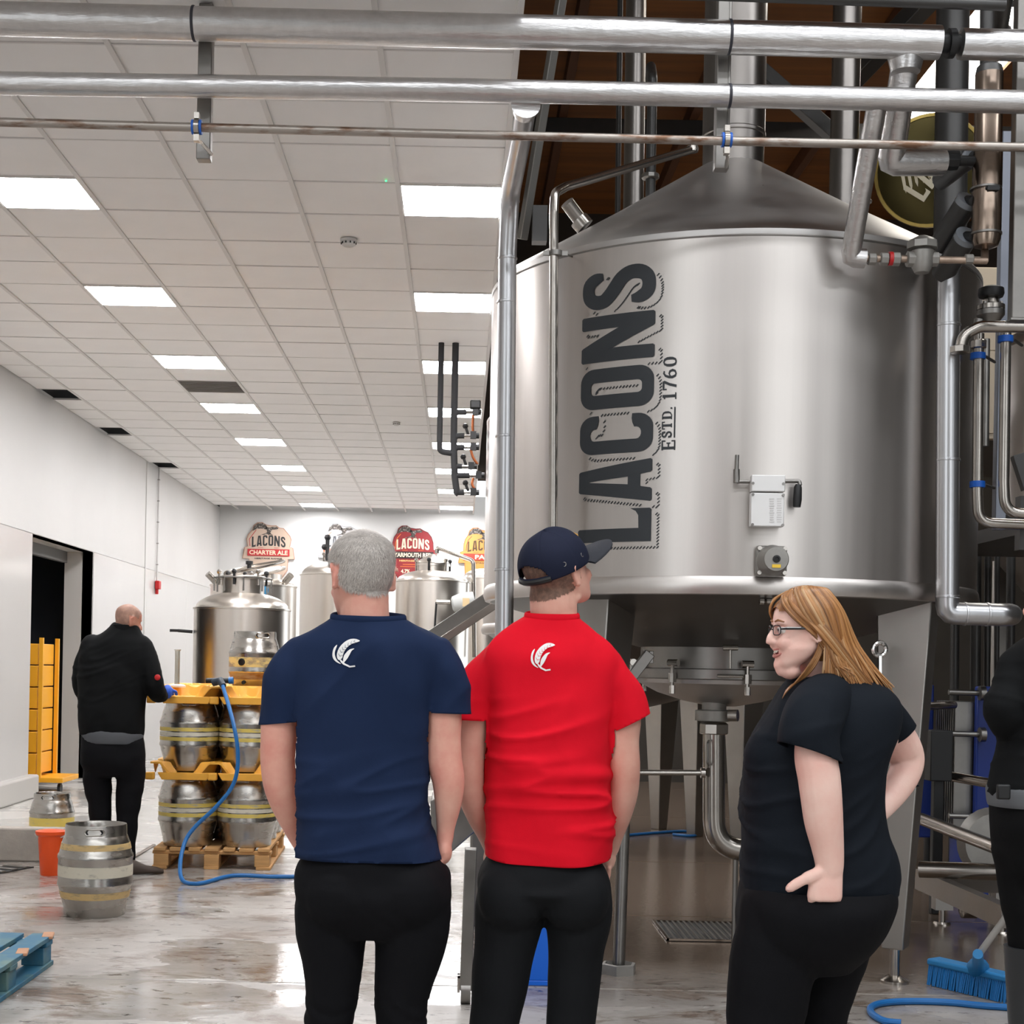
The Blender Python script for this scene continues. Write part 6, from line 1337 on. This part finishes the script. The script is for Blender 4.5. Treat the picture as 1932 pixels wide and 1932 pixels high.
# hand on the hip: palm, five fingers (four slipping into the pocket), thumb forward
hd = d0-.205; q0 = P(1565,1645,hd); q1 = P(1556,1684,hd)
bd.loft([[V((c.x+w*cos(a), c.y+.5*w*sin(a)-.004, c.z)) for a in np.linspace(0,2*pi,14,False)] for c, w in ((P(1565,1632,hd),.034),(P(1562,1650,hd),.037),(P(1557,1668,hd),.043),(P(1555,1690,hd),.045),(P(1555,1700,hd),.042))])
fingers(bd, [P(x,1696,hd) for x in (1531,1547,1563,1578)], [(-.15,.25,-1),(-.05,.2,-1),(.05,.2,-1),(.15,.25,-1)], .0098)
bd.sweep(smoothpath([P(1557,1642,hd), P(1534,1652,hd-.012), P(1512,1662,hd-.014), P(1497,1671,hd-.012), P(1487,1678,hd-.008)], 4), [.019]*3+[.0165]*4+[.0135]*5+[.0125]*3+[.011,.008], 12)
bd.ball(P(1488,1677,hd-.008), .0095, 10)
for x, y in ((1462,-.06),(1568,.08)): limb(bd, [(x,1770,y,44),(x-12,1880,y,34),(x-20,1980,y,28),(x-22,2120,y,26),(x-20,2230,y*.3,24)], d0)
M3 = headM(1519,1187,d0-.04,150,97,-2,0)
limb(bd, [(1535,1215,-.02,40),(1548,1245,.0,42),(1562,1285,.01,46)], d0)
me3 = MB(); head(bd, M3, 1.12, .97, chin2=.8, wide=1.0)
me = organic(bd, .0044, 3)
wm = skinobj('person', me, m_skC, None, base, tagv=('smiling woman with long blonde hair, glasses and black T-shirt, hand on hip', 'person'))
sho = skinobj('t_shirt', shirt_me, m_blk, wm, base, solid=.0028, label='black short-sleeved T-shirt')
collar('collar', shirt_me, base, m_blk, sho, .009, lambda c: c.z+base.z > P(1560,1310,d0).z and abs(c.x) < .2)
nail = P(1488,1677,hd-.018); obj('thumb_nail', MB().ball(nail, .006, 10, (1,.3,.8)), mat('nail', (232,190,180), .3), wm)
tr_ = MB(); rings(tr_, [(1412,1672,1640,.0,.17),(1400,1683,1672,.0,.212),(1394,1680,1700,.0,.236),(1392,1666,1740,.0,.226),(1400,1640,1785,.0,.18),(1430,1600,1830,.0,.1)], d0)
tr_.ball(P(1592,1712,d0-.06), .108, 18); tr_.ball(P(1600,1712,d0+.06), .1, 18)
limb(tr_, [(1478,1700,-.05,78),(1468,1760,-.06,80),(1456,1830,-.06,80),(1448,1890,-.06,76),(1442,1940,-.06,70),(1438,2000,-.05,60),(1440,2100,-.03,54),(1442,2260,.0,40)], d0)
limb(tr_, [(1578,1700,.05,82),(1572,1760,.06,76),(1562,1830,.08,64),(1552,1890,.09,54),(1546,1940,.1,50),(1544,2000,.1,47),(1548,2100,.1,46),(1550,2240,.1,36)], d0)
me = organic(tr_, .008, 6); warp(me, lambda c, n: .005*noise.noise(V((c.x*6+c.z*6,c.y*6,c.z*14)))); cut(me, P(1540,1668,d0), V((0,0,1)), lambda c: c.z > P(1540,1684,d0).z)
t_o = skinobj('trousers', me, m_tr, wm, base, solid=.003, label='tight black trousers')
fy = V((P(1441,2300,d0).x, d0-.02, 0)); shoes(wm, [(fy, 1.4), (V((P(1549,2300,d0).x, d0+.12, 0)), 1.1)])
# face details
T3 = lambda *p: M3 @ V(p); s3 = M3.to_scale()[0]
m_lip = mat('lip', (196,128,118), .4); m_teeth = mat('teeth', (240,234,222), .25); m_eye = mat('eye white', (235,232,226), .2); m_iris = mat('iris', (60,72,80), .2)
for x in (-1, 1):
    e = obj('eye', MB().ball(T3(x*.125,.328,.492), s3*.052, 16), m_eye, wm); nn = (M3.to_3x3() @ V((x*.12,1,0))).normalized(); Mi = V((0,0,1)).rotation_difference(nn).to_matrix()
    obj('iris', MB().lathe([(s3*.022,0),(s3*.02,.0008),(0,.001)], T3(x*.125,.328,.492)+nn*s3*.051, 14, Mi), m_iris, e)
    obj('eyelid', MB().sweep([T3(x*(.06+.013*k),.355-.004*abs(k-5),.505+.022*sin(pi*k/10)) for k in range(11)], s3*.014, 8), m_skC, wm)
    obj('eyebrow', MB().sweep([T3(x*.05,.405,.60), T3(x*.12,.395,.615), T3(x*.21,.345,.59)], [s3*.012,s3*.015,s3*.007], 8), mat('brow hair', (150,104,70), .7), wm)
obj('mouth_opening', MB().loft([[T3(u*.19*sx, .393-.125*(u*sx)**2-.0+o, .205+.06*(u*sx)**2+h*(1-.7*(u*sx)**2)) for u, h in [(t, .032) for t in np.linspace(-1,1,9)]+[(t, -.03) for t in np.linspace(1,-1,9)]] for sx, o in ((1,.012),(1,-.03))]), mat('mouth dark', (96,36,34), .5), wm)
obj('teeth', MB().loft([[T3(u*.17, .405-.115*u*u+o, .215+.055*u*u+h*(1-.6*u*u)) for u, h in [(t, .022) for t in np.linspace(-1,1,9)]+[(t, -.012) for t in np.linspace(1,-1,9)]] for o in (.006,-.02)]), m_teeth, wm)
for h, r in ((.042,.016),(-.042,.022)): obj('lip', MB().sweep([T3(u*.2, .402-.128*u*u, .205+.062*u*u+h*(1-.75*u*u)) for u in np.linspace(-1,1,13)], [s3*r*(.4+.6*(1-abs(u))) for u in np.linspace(-1,1,13)], 8), m_lip, wm)
# glasses
gl = obj('glasses', MB().sweep([T3(-.045,.44,.50), T3(0,.452,.515), T3(.045,.44,.50)], .0016, 8), mat('dark glasses frame', (28,30,34), .3), wm, label='dark rectangular glasses with pale-edged arms')
for x in (-1, 1):
    lc = T3(x*.13,.455,.485); lw, lh = .088, .06; rim = [T3(x*.13+lw*sup(a,3), .428-.10*abs(lw*sup(a,3)+.0)*x*0-.25*max(0,(x*.13+lw*sup(a,3))*x-.08), .488+lh*sup(a-pi/2,3)) for a in np.linspace(0,2*pi,25)]
    obj('lens_rim', MB().sweep(rim, .0015, 8, False), MATS['dark glasses frame'], gl); obj('lens', MB().add(rim[:-1], [tuple(range(24))]), mat('lens glass', (235,240,242), .05, trans=1.0), gl, smooth=0)
    arm = [T3(x*.225,.392,.505), T3(x*.30,.34,.508), T3(x*.335,.18,.505), T3(x*.34,-.02,.50)]; obj('arm', MB().sweep(arm, [.0026,.004,.0035,.002], 8), MATS['dark glasses frame'], gl)
    obj('arm_inlay', MB().sweep([a+V((0,-.0035*(1 if x<0 else -1),.0022)) for a in arm[:3]], .0013, 6), m_plate, gl)
# hair: a fitted cap and several hundred tapered locks combed back from a side parting
m_bl = hairmat('blonde hair', [(112,74,42),(160,108,62),(192,140,88),(142,94,52),(206,168,124)], .38)
hk3 = lambda c: (c.z > .72 and c.y < .36) or (c.z > .58 and c.y < .16) or (c.y < -.14 and c.z > .1)
cm = cap_from(wm.data, M3, hk3, .006, base, .001)
for v in cm.vertices: v.co += base
hr = skinobj('hair', cm, mat('blonde hair base', (160,106,58), .5, col2=(126,80,42), thr=(.4,.6), vscale=(60,60,12)), wm, base, label='long golden blonde hair swept back')
def sk(az, el, g=1.0):  # point on the hair volume; az 0 = face, + = her left (camera) side
    return V((-.385*g*cos(el)*sin(az), -.005+.43*g*cos(el)*cos(az), .60+.44*g*sin(el)))
rnd = random.Random(11)
def lock(mb, pts, r, k=6, seg=4):
    c = smoothpath([M3 @ p for p in pts], seg); n = len(c); rr = [s3*r*(.55+.45*min(1, i/3))*(1 if i < n*.6 else max(.18, 1-(i-n*.6)/(n*.42))) for i in range(n)]; mb.sweep(c, rr, k)
mb = MB()
for i in range(430):
    az = R_(rnd.uniform(52, 180) if rnd.random() < .62 else -rnd.uniform(60, 180)); side = 1 if az > 0 else -1; A = abs(az)
    fr = max(0, 1-(A-R_(52))/R_(70)); g = rnd.uniform(1.0, 1.08)
    root = V((-.04*side*0-.05+rnd.uniform(-.02,.02), .24-.5*min(1, A/pi)+rnd.uniform(-.05,.05), 0)); root.z = .60+.44*sqrt(max(0, 1-(root.x/.385)**2-((root.y+.005)/.43)**2))*(.97+.5*(g-1))
    a1 = A*.92; a2 = A+.30*fr
    p1 = sk(side*a1, R_(52), g); p2 = sk(side*a2, R_(14), g*1.03); a3 = a2+.55*fr; p3 = sk(side*a3, R_(-28), g*1.08); p3.z = .33
    bk = max(0, -cos(a3)); L = rnd.uniform(-.42,-.22) if A > 1.5 else rnd.uniform(-.25,-.02)
    p3.y -= .20*bk; p4 = V((p3.x*1.0, p3.y-.05-.13*bk, .08)); p5 = V((p4.x*(1.0+.1*rnd.random()), p4.y-(.05+.20*bk+rnd.uniform(-.05,.08)), L+.02*bk))
    p4.x += rnd.uniform(-.02,.02)
    lock(mb, [root, p1, p2, p3, p4, p5], rnd.uniform(.016,.027))
for i in range(46):   # fringe swept across the forehead to the temple, ends behind the cheek
    u = rnd.random(); r0 = V((.0+rnd.uniform(-.03,.03), .24-.08*u, 0)); r0.z = .60+.44*sqrt(max(0,1-(r0.x/.385)**2-((r0.y)/.43)**2))*.99
    p1 = V((-.10-.05*u, .335-.1*u, .89+.02*u)); p2 = V((-.21-.06*u, .345-.18*u, .775+.02*u)); p3 = V((-.315-.03*u, .235-.2*u, .61)); p4 = V((-.345, .02-.14*u, .42)); p5 = V((-.33+rnd.uniform(-.03,.03), -.12-.14*u, .2)); p6 = V((-.30+rnd.uniform(-.04,.04), -.22-.2*u, -.02-.15*u))
    lock(mb, [r0, p1, p2, p3, p4, p5, p6], rnd.uniform(.014,.022))
for i in range(26):   # far-side fringe showing past the forehead
    u = rnd.random(); r0 = V((.0,.22-.08*u,.985)); lock(mb, [r0, V((.05+.05*u,.34,.905)), V((.09+.07*u,.405-.03*u,.82)), V((.13+.1*u,.415-.06*u,.72)), V((.17+.1*u,.38-.08*u,.64-.05*u))], .016)
for i in range(80):   # near side: swept back over the ear
    u = rnd.random(); k = rnd.uniform(1.0,1.06); lock(mb, [V((-.08,.2-.1*u,.985)), V((-.20*k,.28-.14*u,.86)), V((-.32*k,.22-.2*u,.70)), V((-.39*k,.05-.17*u,.53)), V((-.40*k,-.11-.17*u,.34)), V((-.37*k,-.30-.16*u,.12)), V((-.33*k,-.52-.22*u,-.12-.1*u))], rnd.uniform(.015,.022))
for i in range(130):   # under layer hanging beside the neck
    u = rnd.random(); lock(mb, [V((-.335,-.12-.22*u,.44)), V((-.36,-.11-.3*u,.18)), V((-.345,-.09-.4*u,-.04)), V((-.31+rnd.uniform(-.03,.03),-.08-.5*u,-.20-.08*u))], rnd.uniform(.014,.02))
for i in range(30):   # strands falling forward under the jaw
    u = rnd.random(); lock(mb, [sk(R_(100),R_(5),1.05), V((-.33,-.1+.05*u,.28)), V((-.30,-.02+.08*u,.06)), V((-.24,.10+.1*u,-.1-.04*u)), V((-.14,.24+.06*u,-.2-.08*u)), V((-.08,.3+.04*u,-.27-.1*u))], .015)
obj('hair_locks', mb, m_bl, hr, smooth=60, kind='stuff')

# ---------------------------------------------------------------- worker in black at the casks
d0 = 9.75; base = V((P(215,1640,d0).x, d0, 0))
sh = MB(); rings(sh, [(214,258,1176,.0,.065),(206,262,1186,.0,.075),(188,268,1198,.0,.09),(166,280,1212,.0,.11),(152,286,1235,.0,.125),(148,282,1265,.0,.135),(148,274,1310,.0,.14),(148,270,1350,.0,.145),(150,270,1376,.0,.14),(152,268,1388,.0,.13)], d0, e=2.5)
limb(sh, [(176,1222,.0,24),(160,1262,.04,22),(160,1300,.1,20),(180,1318,.2,17)], d0); limb(sh, [(264,1222,.0,24),(282,1255,-.02,21),(291,1290,-.03,19.5),(298,1308,.04,17),(306,1312,.14,14)], d0)
me = organic(sh, .011, 5); warp(me, folds(.01, 1.2, 1.0, .95, 1.5)); fleece = me
bd = MB(); rings(bd, [(222,252,1170,.0,.05),(205,262,1200,.0,.08),(180,262,1250,.0,.1),(180,258,1380,.0,.11)], d0)
limb(bd, [(262,1230,.0,18),(284,1270,.0,15),(296,1305,.04,12),(308,1312,.14,10)], d0); limb(bd, [(176,1230,.0,18),(160,1290,.08,14),(182,1318,.2,11)], d0)
for pts in (((190,1390,.0,24),(190,1500,.0,17),(196,1600,.05,13)), ((244,1390,.0,24),(240,1500,.0,17),(238,1625,.0,12))): limb(bd, pts, d0)
M4 = headM(241,1171,d0,63,-52,-12,0); limb(bd, [(239,1178,.0,17),(237,1192,.0,18),(235,1205,.0,20)], d0); head(bd, M4, 1.0, wide=1.05)
me = organic(bd, .0075, 3)
wk = skinobj('person', me, m_skD, None, base, tagv=('shaven-headed worker in a black fleece leaning over the stacked casks', 'person'))
skinobj('fleece', fleece, m_fleece, wk, base, label='black high-collared fleece')
obj('collar', MB().lathe([(.078,-.03),(.082,.0),(.08,.03),(.072,.032)], P(234,1188,d0), 24), m_fleece, wk)
obj('arm_badge', MB().ball(P(297,1278,d0-.095), .02, 10, (1,.3,1)), m_red, wk)
tr_ = MB(); rings(tr_, [(156,268,1380,.0,.13),(153,271,1405,.0,.14),(153,273,1440,.0,.14),(165,265,1465,.0,.11)], d0)
limb(tr_, [(186,1420,.0,30),(184,1470,.0,27),(188,1520,.0,22),(192,1570,.03,20),(196,1612,.05,17)], d0); limb(tr_, [(242,1420,.0,30),(246,1470,.0,27),(242,1520,.0,23),(238,1580,.0,19),(240,1632,.0,15)], d0)
me = organic(tr_, .011, 4); warp(me, lambda c, n: .008*noise.noise(V((c.x*7,c.y*7,c.z*14)))); skinobj('trousers', me, m_tr, wk, base)
obj('shirt_tail', MB().lathe([(.2,-.03),(.205,.03)], V((0,0,0)), 28, Matrix.Diagonal((1,.7,1)).to_3x3()).add([], []), mat('grey shirt tail', (74,76,80), .8), None) if 0 else None
tl = MB(); rings(tl, [(158,266,1378,.0,.135),(155,270,1386,.0,.143),(156,269,1398,.0,.145),(158,268,1402,.0,.143)], d0); obj('shirt_tail', tl, mat('grey shirt tail', (74,76,80), .8), wk)
hb = MB(); q = P(316,1305,d0+.16); hb.ball(q, .045, 12, (.8,1.2,1.1)); fingers(hb, [q+V((.01*k,.03,.0)) for k in (-2,-1,0,1)], [(.35,1,-.35)]*4, .012); hb.sweep([q+V((.03,.0,.01)), q+V((.05,.03,.0)), q+V((.05,.055,-.02))], .012, 8)
gm = organic(hb, .006, 3); skinobj('glove', gm, mat('blue glove', (40,92,196), .5), wk, base, label='bright blue nitrile glove')
shoes(wk, [(V((P(246,1640,d0).x+.03, d0-.02, 0)), -1.1), (V((P(198,1640,d0).x, d0+.05, 0)), -.4)], mat('brown work shoe', (66,54,46), .6))
hk4 = lambda c: c.z > .2 and hk1(c)
cm = cap_from(wk.data, M4, hk4, .001, base, .0)
for v in cm.vertices: v.co += base
skinobj('hair', cm, mat('shaven scalp', (146,112,98), .6, col2=(176,136,116), thr=(.4,.7), vscale=(30,30,30)), wk, base, label='close-shaven grey-brown stubble')
pg = thing('sample_flask', 'clear sampling cylinder standing on the casks by the gloved hand', 'flask', on_pallet(.16,.25,.146+2*PITCH+.02)); q = on_pallet(.1,.3,.146+2*PITCH+.06)
obj('cylinder', MB().lathe([(.018,0),(.018,.24),(.026,.25),(.024,.25),(.016,.24),(.016,.008),(0,.006)], q, 20), mat('clear glass', (226,226,220), .05, trans=.9), pg); obj('base', MB().lathe([(.06,-.012),(.06,.0),(.03,.01),(0,.01)], q, 20), m_plate, pg)

# ---------------------------------------------------------------- person in black cut off by the right edge
d0 = 5.05; base = V((P(1975,1900,d0).x, d0, 0))
sh = MB(); rings(sh, [(1950,2010,1196,.0,.07),(1925,2040,1215,.0,.1),(1900,2065,1245,.0,.12),(1895,2070,1300,.0,.13),(1888,2068,1400,.0,.135),(1876,2070,1450,.0,.14),(1868,2072,1490,.0,.145),(1868,2072,1500,.0,.14)], d0)
limb(sh, [(1928,1262,.0,42),(1908,1310,-.03,38),(1896,1345,-.06,36),(1930,1375,.04,33),(1975,1385,.16,28)], d0); limb(sh, [(2040,1262,.0,42),(2062,1330,.0,38),(2050,1390,.1,32),(2005,1395,.18,26)], d0)
me = organic(sh, .009, 5); warp(me, folds(.008, 1.2, 1.0, 1.0, 1.5)); top_ = me
bd = MB(); rings(bd, [(1955,2005,1190,.0,.055),(1920,2040,1240,.0,.09),(1905,2050,1480,.0,.11),(1905,2045,1560,.0,.11)], d0)
limb(bd, [(1930,1268,.0,24),(1908,1335,-.04,18),(1930,1368,.04,17),(1978,1386,.16,17),(1996,1386,.2,17)], d0); limb(bd, [(2040,1265,.0,30),(2060,1330,.0,26),(2005,1395,.18,20)], d0)
for x in (1936, 2012): limb(bd, [(x,1560,.0,32),(x,1800,.0,22),(x,2020,.0,20)], d0)
M5 = headM(1982,1130,d0,120,25,-5,0); limb(bd, [(1982,1150,.0,34),(1980,1215,.0,38)], d0); head(bd, M5)
q = P(2000,1384,d0+.22); bd.ball(q, .03, 12, (.9,1.3,1)); fingers(bd, [q+V((.012*k,.03,.0)) for k in (-2,-1,1,2)], [(0,1,-.3)]*4)
me = organic(bd, .007, 4)
ep = skinobj('person', me, m_skB, None, base, tagv=('person in black clothes and rubber boots cut off by the right edge', 'person'))
skinobj('sweatshirt', top_, cloth('black sweatshirt', (17,18,19)), ep, base)
bt = MB(); rings(bt, [(1868,2072,1484,.0,.148),(1866,2074,1492,.0,.153),(1868,2072,1514,.0,.153),(1870,2070,1522,.0,.148)], d0); obj('belt', bt, mat('grey belt', (96,98,101), .7), ep, label='wide grey waistband')
obj('pouch', MB().box(P(1893,1494,d0-.15), (.045,.02,.05)), m_black, ep, bevel=.006)
tr_ = MB(); rings(tr_, [(1870,2070,1505,.0,.145),(1874,2066,1560,.0,.15),(1884,2058,1620,.0,.145),(1900,2040,1670,.0,.11)], d0)
limb(tr_, [(1928,1600,.0,54),(1930,1680,.0,44),(1938,1760,.0,36),(1940,1850,.0,30),(1940,1950,.0,28)], d0); limb(tr_, [(2016,1600,.0,54),(2014,1680,.0,44),(2010,1760,.0,36),(2010,1850,.0,30),(2010,1950,.0,28)], d0)
me = organic(tr_, .009, 5); warp(me, lambda c, n: .007*noise.noise(V((c.x*6,c.y*6,c.z*12)))); skinobj('trousers', me, cloth('black work trousers', (14,14,15)), ep, base)
for x in (1936, 2012):
    c = P(x,1900,d0); c.z = 0; b = MB(); rs = []
    for z, w, l, o in ((0,.05,.13,.05),(.03,.052,.135,.05),(.06,.05,.12,.045),(.1,.048,.075,.01),(.16,.05,.06,.0),(.3,.062,.066,.0),(.49,.075,.078,.0),(.5,.077,.08,.0)): rs.append([c+V((w*cos(a), o+l*sin(a), z)) for a in np.linspace(0,2*pi,20,False)])
    b.loft(rs); obj('boot', b, mat('grey rubber boot', (44,46,48), .4), ep, smooth=60)
